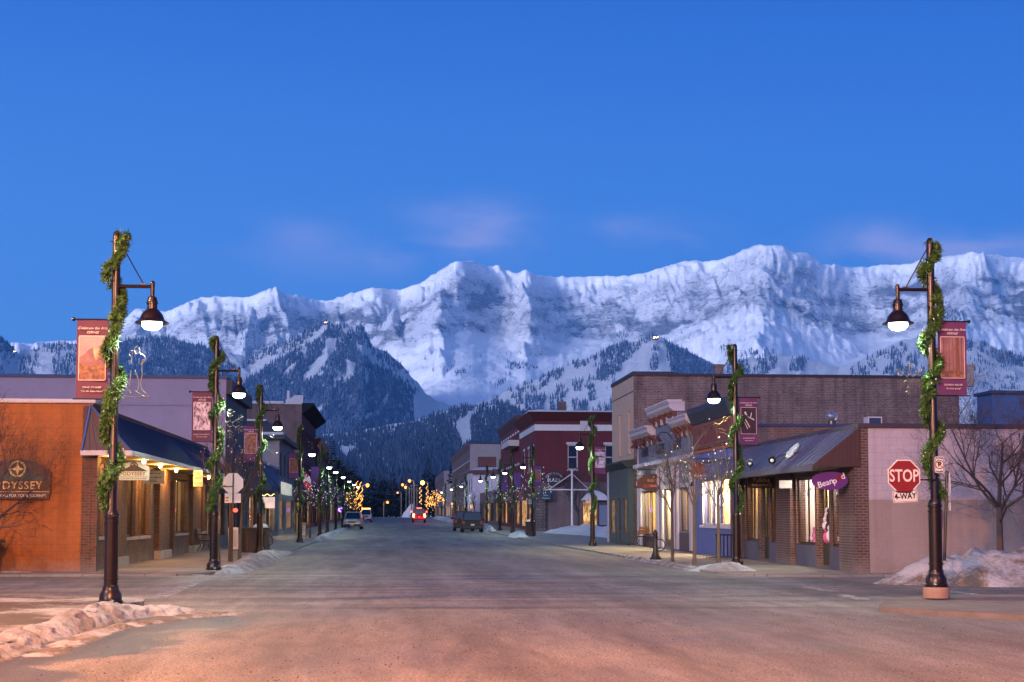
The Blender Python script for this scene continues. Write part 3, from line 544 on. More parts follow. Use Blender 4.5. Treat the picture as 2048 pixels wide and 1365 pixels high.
bank('snow ridge along the left kerb beneath the small street trees', [(-4.45, 38.9, .35, .16), (-4.5, 41, .6, .2), (-4.45, 44, .55, .26), (-4.5, 48, .6, .3), (-4.5, 53, .5, .28), (-4.4, 58, .35, .2), (-4.3, 62, .25, .1)], M_SNOW, 1, 9, .09)
bank('small snow cap on the corner kerb beside the second left lamp post', [(-4.9, 38.6, .3, .1), (-5.9, 39.2, .3, .08)], M_SNOW, 1, 10)
bank('long low snow ridge on the left kerb by the sandwich board', [(-4.4, 86, .3, .2), (-4.5, 96, .5, .25), (-4.5, 110, .5, .3), (-4.5, 128, .5, .3), (-4.4, 150, .4, .2)], M_SNOW, 1, 11, .25)
bank('huge grey heap of gritty snow against the pale block wall', [(11.3, 32.6, .4, .08), (12.3, 32.6, 1.1, .42), (13.4, 32.6, 1.9, .70), (14.6, 32.8, 2.3, .66), (16.4, 32.8, 2.5, .74), (18, 32.8, 2.5, .76), (20, 32.8, 2.5, .9), (23, 32.6, 2.4, .9)], M_DIRTY, 1.1, 13, .1)
bank('small clean snow heap at the foot of the second right lamp post', [(8.6, 41.2, .35, .06), (9.1, 40.3, .5, .24), (9.6, 39.5, .5, .3), (10.2, 38.8, .4, .08)], M_SNOW, 1, 15, .06)
bank('thin trodden snow along the right kerb between the bollard and the trees', [(8.95, 40.5, .25, .08), (8.95, 46, .3, .14), (8.95, 54, .25, .12), (8.95, 62, .2, .08)], M_DIRTY, 1, 16, .12)
bank('crumbs of snow beside the round concrete footing of the near right lamp', [(9.1, 24.3, .15, .07), (9.5, 24.35, .2, .13), (9.85, 24.3, .12, .06)], M_SNOW, 1, 17, .04)
bank('rounded snow bank around the kiosk on the plaza', [(13.2, 118, 1.0, .4), (15, 114, 2.2, .75), (17, 106, 3, .8), (17.5, 96, 3, .7), (17, 88, 2.6, .6), (15.5, 84.5, 1.6, .4)], M_CLEAN, .8, 19, .2)
bank('flat snow heap around the litter bin on the right kerb', [(9.0, 98, .5, .3), (9.4, 103, .9, .3), (9.9, 108, 1.0, .35), (10.2, 113, .8, .3)], M_CLEAN, .9, 21, .14)
bank('small snow heap at the right kerb by the dark parked van', [(9.2, 128, .5, .4), (9.3, 140, .6, .6), (9.2, 150, .4, .3)], M_SNOW, 1, 22, .25)
bank('big snow heap at the far end of the street behind the red truck', [(3.6, 440, 1.6, 1.6), (6.5, 440, 3, 3.8), (9.5, 441, 2.2, 2.6)], M_CLEAN, 1, 23, .5)
bank('snow strip at the right kerb beside the golden light trees', [(9.0, 200, .5, .4), (9.2, 240, .7, .6), (9.2, 290, .6, .5)], M_SNOW, 1, 24, .5)

# grit and small stones left by the sanding truck
def gravel():
    n = 22000; y = 11.5 + 26 * RNG.random(n) ** 1.7; x = -4.2 + (13.4 + .25 * (y - 11)) * RNG.random(n); d = fbm(x * .35, y * .12, 4, 700) * .7 + .3 * fbm(x * 2.2, y * .6, 3, 720); ok = (d > .44 + .12 * RNG.random(n)) & ~((x > 8.0) & (y < 27)); x, y = x[ok], y[ok]; n = len(x)
    r = .005 + .009 * RNG.random(n) ** 3; a = RNG.random(n) * 6.28; c, s = np.cos(a), np.sin(a); V = np.zeros((n, 5, 3))
    for k, (p, q) in enumerate(((1, 0), (0, 1), (-1, 0), (0, -1))): V[:, k] = np.stack([x + r * (p * c - q * s) * (.7 + .6 * RNG.random(n)), y + r * (p * s + q * c), np.full(n, .0015)], -1)
    V[:, 4] = np.stack([x, y, r * (.9 + .5 * RNG.random(n))], -1); t = np.array([[0, 1, 4], [1, 2, 4], [2, 3, 4], [3, 0, 4]]); idx = (np.arange(n)[:, None, None] * 5 + t[None]).reshape(-1, 3)
    me = bpy.data.meshes.new('gravel'); me.from_pydata(V.reshape(-1, 3).tolist(), [], idx.tolist()); me.attributes.new('shade', 'FLOAT', 'FACE').data.foreach_set('value', np.repeat(RNG.random(n), 4).astype(np.float32)); me.materials.append(conifer_mat('road_grit', (.06, .045, .04), (.3, .25, .22), .5)); tag(link('gravel', me), 'loose grit and small stones scattered over the near road', 'gravel', kind='stuff')
gravel()
# ------------------------------------------------------------------ street lamps
LAMP_C = (.82, 1.0, .74)
M_BULB = emit('mercury_lamp_glow', (.86, 1.0, .82), BULB_E)
def point(name, loc, energy, col, parent=None, r=.1, spot=None, rot=None):
    d = bpy.data.lights.new(name, 'SPOT' if spot else 'POINT'); d.energy = energy; d.color = col; d.shadow_soft_size = r
    if spot: d.spot_size = math.radians(spot); d.spot_blend = .2
    o = bpy.data.objects.new(name, d); COL.objects.link(o); o.location = loc; o.parent = parent
    if parent is not None and parent.get('origin') is not None: o.location = Vector(loc) - Vector(parent.location)
    if rot is not None: o.rotation_euler = rot
    return o
def make_lamp():
    t = empty('street_lamp', 'x', 'street lamp')
    b = MB(); b.lathe([(.21, 0), (.21, .05), (.19, .07), (.185, .16), (.15, .22), (.135, .26), (.135, .30), (.125, .31)], 20); b.build('base', M_POLE, t, True)
    p = MB(); p.lathe([(.118, .30), (.118, 1.44), (.132, 1.45), (.132, 1.49), (.12, 1.5), (.12, 1.54), (.075, 1.60), (.074, 4.0), (.068, 6.28), (.062, 6.36), (.03, 6.4)], 16)
    for z in (.42, 1.38, 2.35, 3.47, 4.84): p.lathe([(.135 if z < 1.5 else .084, z - .012), (.135 if z < 1.5 else .084, z + .012)], 16)
    p.build('pole', M_POLE, t, True)
    a = MB(); a.tube([(.05, 0, 5.44), (.62, 0, 5.44)], .032, 8); a.tube([(.62, 0, 5.24), (.62, 0, 5.5)], [.036, .04], 10); a.ball((.62, 0, 5.5), .042, 8); a.build('arm', M_POLE, t, True)
    s = MB(); s.tube([(.06, 0, 6.2), (.47, 0, 5.47)], .011, 6); s.box(.42, .5, -.02, .02, 5.465, 5.49); s.build('stay_rod', M_POLE, t)
    h = MB(); h.lathe([(.04, 5.27), (.075, 5.25), (.085, 5.2), (.09, 5.17), (.10, 5.165), (.10, 5.14), (.085, 5.135), (.087, 5.05), (.11, 5.03), (.15, 4.99), (.185, 4.94), (.205, 4.88), (.22, 4.85), (.27, 4.825), (.285, 4.815), (.285, 4.80), (.265, 4.80),
                      (.215, 4.835), (.19, 4.88), (.15, 4.96), (.05, 5.0)], 28, (.62, 0, 0))
    hs = h.build('lamp_shade', M_POLE, t, True)
    d = MB(); d.lathe([(.06, 4.90), (.165, 4.84), (.175, 4.80), (.165, 4.745), (.12, 4.70), (.04, 4.68)], 24, (.62, 0, 0)); d.build('bulb', M_BULB, hs, True)
    point('lamp_light', (.62, 0, 4.655), LAMP_W, LAMP_C, hs, .12, 173)
    return t
M_GAR = None
def garland_mat():
    m, nt, b = nodes('garland_needles'); n1 = noise(nt, objc(nt), 8, 3)
    L(nt, ramp(nt, n1, [(.3, c4((.012, .034, .007))), (.7, c4((.07, .18, .026)))]), b.inputs['Base Color']); b.inputs['Roughness'].default_value = .6; return m
M_GAR = garland_mat(); M_CLEARB = pm('clear_bulb_glass', (.75, .78, .8), .1, .05, 4, 0, 0, .8)
def garland_mesh(seed, n=760, k=9, turns=3.1, nl=.085, nw=.011):
    rr = random.Random(seed); mb = MB(); ph = rr.uniform(2.2, 3.4)
    for i in range(n):
        s = i / n; s = s + rr.uniform(-.5, .5) / n; z = 1.62 + s * 4.72; th = ph + turns * 2 * PI * (s + .035 * math.sin(s * 19 + seed))
        cl = .062 + .045 * (.5 + .5 * math.sin(s * 43 + seed)) + .03 * rr.random(); R = .088 + .015 * math.sin(s * 23)
        c = Vector((math.cos(th) * R, math.sin(th) * R, z)); o = Vector((rr.gauss(0, 1), rr.gauss(0, 1), rr.gauss(0, .7))) ; o = norm(o + Vector((math.cos(th), math.sin(th), 0)) * .9)
        tip = c + o * cl * 1.25; a = o.orthogonal().normalized()
        for q in range(k):
            w = q * 2.4 + rr.random(); f = .25 + .75 * q / k; base = c.lerp(tip, f); d = norm(o * .8 + (a * math.cos(w) + o.cross(a) * math.sin(w))); side = norm(d.cross(o) if d.cross(o).length > .01 else a) * nw
            e = base + d * nl * rr.uniform(.7, 1.1); mb.add([base - side, base + side, e + side * .3, e - side * .3], [(0, 1, 2, 3)])
    me = mb.build('garland', M_GAR); d = me.data; bpy.data.objects.remove(me); bb = MB()
    for i in range(20):
        s = (i + rr.random()) / 20; z = 1.7 + s * 4.6; th = ph + turns * 2 * PI * s; bb.ball((math.cos(th) * .2, math.sin(th) * .2, z), .011, 5, 1.7)
    bo = bb.build('bulb', M_CLEARB); d2 = bo.data; bpy.data.objects.remove(bo); return d, d2
GARL = [garland_mesh(3, 1150, 9, 3.6), garland_mesh(8, 1150, 9, 4.1), garland_mesh(5, 420, 7, 3.5, .10, .02)]
LAMP0 = make_lamp(); first = [True]
LROW = [(224, 24.8), (429, 39.4), (520, 54.2), (600, 78.2), (640, 100.5), (655, 112.6), (672, 130), (686, 150), (697, 170), (706, 190)]
RROW = [(1870, 25.2), (1473, 40.0), (1185, 68.9), (1064, 98.1), (1025, 113.7), (1000, 126.7), (973, 144.4), (932, 183), (911, 212), (890, 253)]
ORD = ['nearest', 'second', 'third', 'fourth', 'fifth', 'sixth', 'seventh', 'eighth', 'ninth', 'tenth']
LD = [' by the orange wall', ' by the brick shop', ' beside litter bins', ' beside the sandwich board', ' near the flag', '', '', '', '', '']
RD = [' carrying the stop sign', ' by the insurance shop', ' by the plaza mast', ' behind the litter bin', '', '', '', '', '', '']
LAMPS = {}
for side, row, ex in (('left', LROW, LD), ('right', RROW, RD)):
    for i, (u, y) in enumerate(row):
        x = GY(u, 1031, y)[0]; z = rise(y) + (.12 if (side, i) != ('right', 0) else .30)
        if (side, i) == ('left', 0): z = .1
        o = LAMP0 if first[0] else copy_tree(LAMP0); first[0] = False
        o.location = (x, y, z); o.rotation_euler.z = (0 if side == 'left' else PI) + random.uniform(-.05, .05); o['group'] = 'bell shaded lamp posts along both kerbs'
        o['label'] = f'lit lamp post{ex[i]}, {ORD[i]} from the camera along the {side} kerb'
        LAMPS[side, i] = (x, y, z)
        if y > 160:
            for l in [c for c in o.children_recursive if c.type == 'LIGHT']: l.data = l.data
        g, gb = GARL[2 if i > 2 else (i + (side == 'right')) % 2]; go = link('garland', g); go.location = (x, y, z); go.rotation_euler.z = (0 if side == 'left' else PI) + (i * 2.1 if i > 1 else 0)
        tag(go, f'evergreen garland wound around the {ORD[i]} lamp post on the {side} kerb', 'garland', 'garlands wound around lamp posts')
        if i < 4: link('bulb', gb, go)
# round concrete footing of the near right lamp
x, y, z = LAMPS['right', 0]; mb = MB(); mb.lathe([(.235, 0), (.235, .17), (.225, .195), (.15, .2)], 28, (x, y, .105)); tag(mb.build('lamp_footing', pm('reddish_concrete', (.27, .17, .135), .9, .25, 3, 0, .25), None, True), 'round reddish concrete footing under the near right lamp post', 'footing')
# ------------------------------------------------------------------ banners
M_BAN = [pm('maroon_banner_cloth', (.075, .018, .055), .75, .12, 2, 0, .05), pm('purple_banner_cloth', (.085, .02, .095), .75, .12, 2, 0, .05), pm('violet_banner_cloth', (.085, .035, .15), .75, .12, 2, 0, .05)]
M_BTXT = pm('pale_banner_print', (.55, .48, .51), .7, .05, 4, 0, 0)
def pic(name, stops, sc=6, st=(1, 1, 1)):
    m, nt, b = nodes(name); mp = N(nt, 'ShaderNodeMapping'); mp.inputs['Scale'].default_value = st; L(nt, objc(nt), mp.inputs[0]); L(nt, ramp(nt, noise(nt, mp.outputs[0], sc, 6, .65, .3), stops), b.inputs['Base Color']); b.inputs['Roughness'].default_value = .7; return m
P_SKY = pic('print_pale_sky', [(.3, (.22, .16, .20)), (.7, (.34, .26, .28))], 3); P_MTN = pic('print_mountain', [(.3, (.13, .06, .08)), (.7, (.24, .13, .14))], 5); P_LIT = pic('print_lit_cliff', [(.4, (.4, .2, .12)), (.65, (.62, .36, .24))], 9, (3, 1, .6)); P_WOODS = pic('print_autumn_woods', [(.35, (.05, .025, .03)), (.55, (.20, .09, .05)), (.7, (.36, .18, .12))], 12)
P_SKETCH = pic('print_ink_sketch', [(.42, (.08, .05, .08)), (.5, (.45, .36, .42)), (.6, (.6, .5, .56))], 11, (1, 1, .6)); P_DARK = pic('print_dark_ground', [(.4, (.012, .006, .016)), (.7, (.03, .012, .03))], 4); P_TRUNK = pic('print_bark', [(.4, (.10, .035, .028)), (.6, (.18, .08, .05))], 14, (4, 1, .5)); P_PALE = pic('print_pale_blue', [(.4, (.5, .5, .62)), (.6, (.22, .2, .32))], 9)
BAN_TXT = {('left', 0): ("DAVE O'HAIRE", '"The Elk Valley Miner"'), ('right', 0): ('DONNA MILLER', '"An Early Spring"'), ('left', 1): ('DIANE VAN MARTIN', 'Mountain Wildlife'), ('right', 1): ('SHARRE MOORE', 'Winter Bloom'), ('left', 2): ('', '')}
BLAB = {('left', 0): 'maroon street banner with a mountain picture, near left lamp post', ('right', 0): 'purple street banner with a picture of forest trunks, near right lamp post', ('left', 1): 'maroon banner with a pale ink sketch, second left lamp post', ('right', 1): 'purple banner with white lily shape on black, second right lamp post',
        ('left', 2): 'purple banner with brown picture behind the small bare trees', ('right', 2): 'violet banner with pale winter scene on the lamp post by the plaza mast'}
for side, row in (('left', LROW), ('right', RROW)):
    for i, (u, y) in enumerate(row):
        if i > 5 or (side == 'left' and i in (5,)): continue
        x, y, z = LAMPS[side, i]; s = -1 if side == 'left' else 1; k = 0 if (side == 'left' and i < 2) else (1 if i < 3 else 2)
        yy = y - .02; x0, x1 = sorted((x + s * .10, x + s * .64)); za, zb = z + 3.5, z + 4.84; xc = (x0 + x1) / 2
        t = empty('banner', BLAB.get((side, i), f'violet street banner on the {ORD[i]} lamp post along the {side} kerb'), 'banner', (xc, y, zb), 0, 'arts banners on the lamp posts', True)
        r = MB(); r.tube([(x + s * .06, yy, zb + .015), (x + s * .69, yy, zb + .015)], .014, 8); r.ball((x + s * .70, yy, zb + .015), .035, 8); r.build('rod', M_POLE, t)
        r = MB(); r.tube([(x + s * .06, yy, za - .015), (x + s * .69, yy, za - .015)], .011, 8); r.build('rod', M_POLE, t)
        c = MB(); nx, nz = 10, 22; f = lambda a, b: yy - .008 - .010 * math.sin(a * 5 + b * 4 + i) - .006 * math.sin(b * 17 + a * 9)
        vs = [(x0 + (x1 - x0) * p / nx, f(p / nx, q / nz), za + (zb - za) * q / nz) for q in range(nz + 1) for p in range(nx + 1)]; vb = [(a, b + .006, c_) for a, b, c_ in vs]; fs = [(q * (nx + 1) + p, q * (nx + 1) + p + 1, (q + 1) * (nx + 1) + p + 1, (q + 1) * (nx + 1) + p) for q in range(nz) for p in range(nx)]
        c.add(vs, fs); c.add(vb, [g[::-1] for g in fs]); cl = c.build('cloth', M_BAN[k], t, True)
        yf = yy - .028; h = zb - za; wd = x1 - x0
        if i < 4:
            fr = MB(); a0, a1, b0, b1 = x0 + wd * .075, x1 - wd * .075, za + h * .225, za + h * .80; w_ = .011
            fr.box(a0, a1, yf - .002, yf, b0, b0 + w_); fr.box(a0, a1, yf - .002, yf, b1 - w_, b1); fr.box(a0, a0 + w_, yf - .002, yf, b0, b1); fr.box(a1 - w_, a1, yf - .002, yf, b0, b1); fr.build('printed_frame', M_BTXT, cl)
            pm_ = MB(); a0 += w_; a1 -= w_; b0 += w_; b1 -= w_; X = lambda a: a0 + (a1 - a0) * a; Z = lambda b: b0 + (b1 - b0) * b; P_ = lambda pts, d: [(X(a), yf - d, Z(b)) for a, b in pts]
            pm_.poly(P_([(0, 0), (1, 0), (1, 1), (0, 1)], .000))
            if (side, i) == ('left', 0):
                pm_.cur = 1; pm_.poly(P_([(0, .2), (1, .2), (1, .62), (.86, .66), (.78, .72), (.66, .70), (.5, .74), (.34, .68), (.2, .58), (0, .52)], .002)); pm_.cur = 2; pm_.poly(P_([(.52, .73), (.78, .72), (.74, .55), (.66, .44), (.58, .52)], .003)); pm_.cur = 3; pm_.poly(P_([(0, 0), (1, 0), (1, .30), (.7, .36), (.45, .30), (.2, .36), (0, .4)], .004)); ms = [P_SKY, P_MTN, P_LIT, P_WOODS]
            elif (side, i) == ('right', 0):
                pm_.cur = 1
                for a, w in ((.08, .07), (.2, .03), (.33, .035), (.5, .03), (.62, .16), (.86, .05)): pm_.poly(P_([(a, .08), (a + w * 1.15, .05), (a + w, 1), (a + w * .1, 1)], .002))
                pm_.cur = 2; pm_.poly(P_([(0, 0), (1, 0), (1, .12), (.6, .2), (.3, .16), (0, .22)], .001)); ms = [P_MTN, P_TRUNK, P_WOODS]
            elif (side, i) == ('right', 1):
                pm_.cur = 1
                for pts in ([(.2, .82), (.3, .86), (.42, .7), (.3, .72)], [(.4, .68), (.75, .58), (.95, .66), (.8, .6), (.9, .5), (.7, .56), (.5, .62)], [(.25, .55), (.3, .56), (.6, .25), (.55, .24)], [(.2, .45), (.24, .45), (.45, .2), (.42, .18)], [(.6, .62), (.66, .62), (.72, .8), (.68, .82)]): pm_.poly(P_(pts, .002))
                ms = [P_DARK, M_BTXT]
            elif side == 'left' and i == 1: ms = [P_SKETCH]
            elif side == 'right' and i == 2:
                pm_.cur = 1; pm_.poly(P_([(.2, .2), (.32, .2), (.3, .7), (.22, .75)], .002)); pm_.poly(P_([(0, .6), (.5, .7), (1, .64), (1, .7), (.5, .78), (0, .68)], .002)); ms = [P_PALE, P_DARK]
            else: ms = [P_WOODS]
            pm_.build('picture', ms, cl)
        if i < 3:
            text('lettering', 'Celebrate the Arts', .066, M_BTXT, cl, (xc, yf, za + h * .895), shear=.3); text('lettering', 'FERNIE', .066, M_BTXT, cl, (xc, yf, za + h * .84), shear=.3)
            b1_, b2_ = BAN_TXT.get((side, i), ('', ''))
            if b1_: text('lettering', b1_, .048, M_BTXT, cl, (xc, yf, za + h * .135), shear=.25); text('lettering', b2_, .042, M_BTXT, cl, (xc, yf, za + h * .085), shear=.25)
# ------------------------------------------------------------------ wire ornaments on the lamp posts
M_WIRE = pm('dull_wire_frame', (.13, .125, .10), .4, .2, 8, .5, 0); M_WIREY = pm('brassy_wire_frame', (.28, .21, .06), .4, .2, 8, .5, 0)
def snowflake(cx, cy, cz, R, label, mat):
    m = MB()
    for k in range(6):
        a = PI / 3 * k + PI / 2; d = Vector((math.cos(a), 0, math.sin(a))); c = Vector((cx, cy, cz)); m.tube([c + d * .05, c + d * R], .007, 5)
        for f, l in ((.42, .16), (.62, .2), (.82, .12)):
            for sg in (-1, 1):
                e = a + sg * PI / 3.4; m.tube([c + d * R * f, c + d * R * f + Vector((math.cos(e), 0, math.sin(e))) * R * l * 1.6], .006, 5)
    m.tube([Vector((cx, cy, cz)) + Vector((math.cos(PI / 3 * k), 0, math.sin(PI / 3 * k))) * R * .2 for k in range(7)], .006, 5); tag(m.build('snowflake_ornament', mat), label, 'ornament', 'wire ornaments on the lamp posts')
def at(u, v, y): x, z = GY(u, v, y); return (x, y, z)
snowflake(*at(1820, 757, 25.15), .31, 'wire snowflake ornament beside the near right lamp post', M_WIRE)
snowflake(*at(460, 848, 39.3), .42, 'wire snowflake ornament beside the second left lamp post', M_WIRE)
def wire(label, strokes, y, mat, post_u, r=.008):
    m = MB()
    for st in strokes: m.tube([at(u, v, y) for u, v in st], r, 6)
    tag(m.build('wire_ornament', mat), label, 'ornament', 'wire ornaments on the lamp posts')
wire('wire outline of a skier beside the near left lamp post', [[(274 + 5.5 * math.cos(a), 701 + 6.5 * math.sin(a)) for a in [k * PI / 6 for k in range(13)]], [(279, 706), (288, 712), (291, 718), (284, 730), (282, 729), (287, 718)], [(270, 706), (262, 702), (258, 708), (264, 714), (266, 706)], [(264, 714), (262, 728)],
      [(284, 730), (284, 752), (281, 770), (283, 780), (294, 789)], [(262, 740), (260, 764), (257, 780), (262, 787)], [(269, 740), (274, 752), (278, 766), (276, 780), (274, 784)], [(271, 783), (280, 789), (294, 795), (297, 791)], [(236, 793), (296, 795)]], 24.75, M_WIRE, 238, .007)
wire('brassy wire ornament like a trumpet beside the second right lamp post', [[(1450 + 4 * math.cos(a), 838 + 5 * math.sin(a)) for a in [k * PI / 5 for k in range(11)]], [(1446, 842), (1438, 850), (1430, 846), (1427, 850), (1433, 862), (1434, 870)], [(1433, 852), (1440, 848), (1446, 843)], [(1436, 858), (1444, 858), (1452, 862)], [(1454, 838), (1460, 832), (1463, 836)], [(1436, 864), (1446, 866), (1456, 870)]], 39.9, M_WIREY, 1468)
wire('wire ornament of crossed lines beside the third left lamp post', [[(545 + 3.5 * math.cos(a), 873 + 3 * math.sin(a)) for a in [k * PI / 5 for k in range(11)]], [(534, 872), (538, 870), (541, 873)], [(526, 880), (552, 906), (556, 906)], [(528, 888), (549, 913)], [(524, 884), (538, 899)]], 54.0, M_WIRE, 520)
# ------------------------------------------------------------------ signs
def octagon(cx, y, cz, w, ang=PI / 8): return [(cx + w / 2 / math.cos(PI / 8) * math.cos(ang + k * PI / 4), y, cz + w / 2 / math.cos(PI / 8) * math.sin(ang + k * PI / 4)) for k in range(8)]
y = 25.0; cx, cz = GY(1808, 953, y); t = empty('stop_sign', 'red octagonal sign reading STOP on the near right lamp post', 'stop sign', (cx, y, cz), 0, None, True)
m = MB(); m.prism(octagon(cx, y, cz, .60), (0, .006, 0)); sp_ = m.build('panel', M_WHITE, t)
m = MB(); m.prism(octagon(cx, y - .004, cz, .555), (0, .003, 0)); m.build('red_face', M_RED, t)
text('lettering', 'STOP', .31, M_WHITE, t, (cx, y - .008, cz), off=.005, sx=.74, ext=.002)
m = MB(); m.tube([(cx + .2, y + .02, cz - .06), (LAMPS['right', 0][0], y + .12, cz - .06)], .014, 6); m.build('bracket', M_BLACK, t)
def plate(name, label, cat, u, v, y, w, h, mat, rim=None, tilt=0, group=None):
    cx, cz = GY(u, v, y); t = empty(name, label, cat, (cx, y, cz), 0, group, True); b = .035 * min(1, h / .2); pts = []
    for sx, sz, a0 in ((1, 1, 0), (-1, 1, 90), (-1, -1, 180), (1, -1, 270)):
        for k in range(4): a = math.radians(a0 + 30 * k); pts.append((sx * (w / 2 - b) + b * math.cos(a), sz * (h / 2 - b) + b * math.sin(a)))
    R = lambda p, k: (cx + (p[0] * math.cos(tilt) - p[1] * math.sin(tilt)) * k, y, cz + (p[0] * math.sin(tilt) + p[1] * math.cos(tilt)) * k)
    m = MB(); m.prism([R(p, 1) for p in pts], (0, .006, 0)); m.build('panel', mat, t)
    if rim:
        m = MB(); a = [Vector(R((p[0] * (1 - .022 / w), p[1] * (1 - .022 / h)), 1)) + Vector((0, -.002, 0)) for p in pts]; c = [Vector(R((p[0] * (1 - .036 / w), p[1] * (1 - .036 / h)), 1)) + Vector((0, -.002, 0)) for p in pts]
        for k in range(len(a)): j = (k + 1) % len(a); m.quad(a[k], a[j], c[j], c[k])
        m.build('border', rim, t)
    return t, cx, cz
t, cx, cz = plate('four_way_sign', 'small white plate reading 4-WAY below the red octagon', 'road sign', 1810.5, 993, 25.0, .46, .22, M_WHITE, M_BLACK, .06)
text('lettering', '4-WAY', .15, M_BLACK, t, (cx, 24.996, cz - .002), off=.003, sx=.86, tilt=.06, ext=.002)
def no_parking(u, v, y, w, h, label):
    t, cx, cz = plate('no_parking_sign', label, 'road sign', u, v, y, w, h, M_WHITE, M_BLACK, 0, 'no parking plates on lamp posts')
    text('lettering', 'P', h * .42, M_BLACK, t, (cx, y - .004, cz + h * .02), off=.003); m = MB(); R = h * .26
    m.tube([(cx + R * math.cos(a), y - .005, cz + h * .02 + R * math.sin(a)) for a in [k * PI / 12 for k in range(25)]], h * .022, 5, False); m.tube([(cx - R * .7, y - .005, cz + h * .02 + R * .7), (cx + R * .7, y - .005, cz + h * .02 - R * .7)], h * .02, 5); m.build('prohibition_ring', pm('dull_dark_red', (.12, .01, .012), .5, .1, 4), t)
    if h > .2:
        text('lettering', 'Tow-Away', h * .1, M_BLACK, t, (cx, y - .004, cz + h * .40)); text('lettering', '9am-5pm', h * .1, M_BLACK, t, (cx, y - .004, cz - h * .39))
no_parking(1879, 930, 25.05, .175, .30, 'small white no parking plate on the near right lamp post')
no_parking(1177, 1001, 68.7, .26, .30, 'white no parking plate on the right lamp post near the kiosk'); no_parking(1060, 1004, 97.9, .22, .34, 'small white no parking plate on the lamp post behind the litter bin')
# sign seen edge on behind the near right lamp
p0 = Vector((*GZ(1889, 1132, .95).xy, .5)); p0 = Vector((GY(1889, 1132, 30.5)[0], 30.5, .6)); p1 = Vector((GY(1894, 942, 30.5)[0], 30.5, GY(1894, 942, 30.5)[1])); t = empty('side_street_sign', 'leaning dark signpost with a sign seen almost edge on, in the big snow heap', 'signpost', p0, 0, None, True)
m = MB(); m.tube([p0, p1], .035, 8); m.build('post', M_BLACK, t); c = p1 + Vector((.05, .03, -.36)); ax = Vector((.30, .954, 0))
m = MB(); m.prism([c + ax * .33 * math.cos(PI / 8 + k * PI / 4) + Vector((0, 0, .33)) * math.sin(PI / 8 + k * PI / 4) for k in range(8)], Vector((.954, -.30, 0)) * .008); m.prism([c + ax * a + Vector((0, 0, b)) for a, b in ((-.2, -.34), (.2, -.34), (.2, -.52), (-.2, -.52))], Vector((.954, -.30, 0)) * .008); m.build('panel', M_GREY, t)
# back of the stop sign on the left
y = 47.2; cx, cz = GY(466, 967, y); t = empty('stop_sign', 'pale back of an octagonal sign and plate on a thin post by the left shops', 'stop sign', (cx, y, .12), 0, None, True)
m = MB(); m.prism(octagon(cx, y, cz, .66), (0, .006, 0)); m.build('panel', M_GREY, t); m = MB(); m.box(cx - .26, cx + .26, y + .001, y + .007, cz - .64, cz - .335); m.build('lower_panel', M_GREY, t)
m = MB(); m.box(cx - .012, cx + .028, y - .05, y - .01, .1, cz + .32); m.build('post', M_BLACK, t); m = MB(); m.box(cx - .33, cx - .01, y - .04, y - .012, cz - .12, cz - .09); m.build('bracket', M_BLACK, t)
MO = pm('orange_sticker', (.62, .22, .02), .5, .1, 4, 0, 0); m = MB(); m.box(cx - .30, cx - .22, y - .003, y - .001, cz - .085, cz - .05); m.box(cx - .24, cx - .13, y - .003, y - .001, cz - .50, cz - .44); m.box(cx - .24, cx - .15, y - .003, y - .001, cz - .60, cz - .54); m.build('sticker', MO, t)
# ------------------------------------------------------------------ building helpers
def fm(face, c):
    if face == 'F': return lambda a, d, z: (a, c - d, z)
    if face == 'L': return lambda a, d, z: (c + d, a, z)
    return lambda a, d, z: (c - d, a, z)
def fbox(mb, f, a0, a1, d0, d1, z0, z1): mb.hexa([f(a0, d0, z0), f(a1, d0, z0), f(a1, d1, z0), f(a0, d1, z0), f(a0, d0, z1), f(a1, d0, z1), f(a1, d1, z1), f(a0, d1, z1)])
def fprism(mb, f, prof, a0, a1): mb.prism([f(a0, d, z) for d, z in prof], Vector(f(a1, 0, 0)) - Vector(f(a0, 0, 0)))
def face_holes(mb, f, a0, a1, z0, z1, holes, depth=.22):
    A = sorted({a0, a1, *[h[0] for h in holes], *[h[1] for h in holes]}); Z = sorted({z0, z1, *[h[2] for h in holes], *[h[3] for h in holes]})
    A = [a for a in A if a0 <= a <= a1]; Z = [z for z in Z if z0 <= z <= z1]
    for i in range(len(A) - 1):
        for j in range(len(Z) - 1):
            am, zm = (A[i] + A[i + 1]) / 2, (Z[j] + Z[j + 1]) / 2
            if any(h[0] < am < h[1] and h[2] < zm < h[3] for h in holes): continue
            mb.quad(f(A[i], 0, Z[j]), f(A[i + 1], 0, Z[j]), f(A[i + 1], 0, Z[j + 1]), f(A[i], 0, Z[j + 1]))
    for h in holes:
        p, q, r, s = h[:4]
        mb.quad(f(p, 0, r), f(q, 0, r), f(q, -depth, r), f(p, -depth, r)); mb.quad(f(p, 0, s), f(q, 0, s), f(q, -depth, s), f(p, -depth, s)); mb.quad(f(p, 0, r), f(p, -depth, r), f(p, -depth, s), f(p, 0, s)); mb.quad(f(q, 0, r), f(q, -depth, r), f(q, -depth, s), f(q, 0, s))
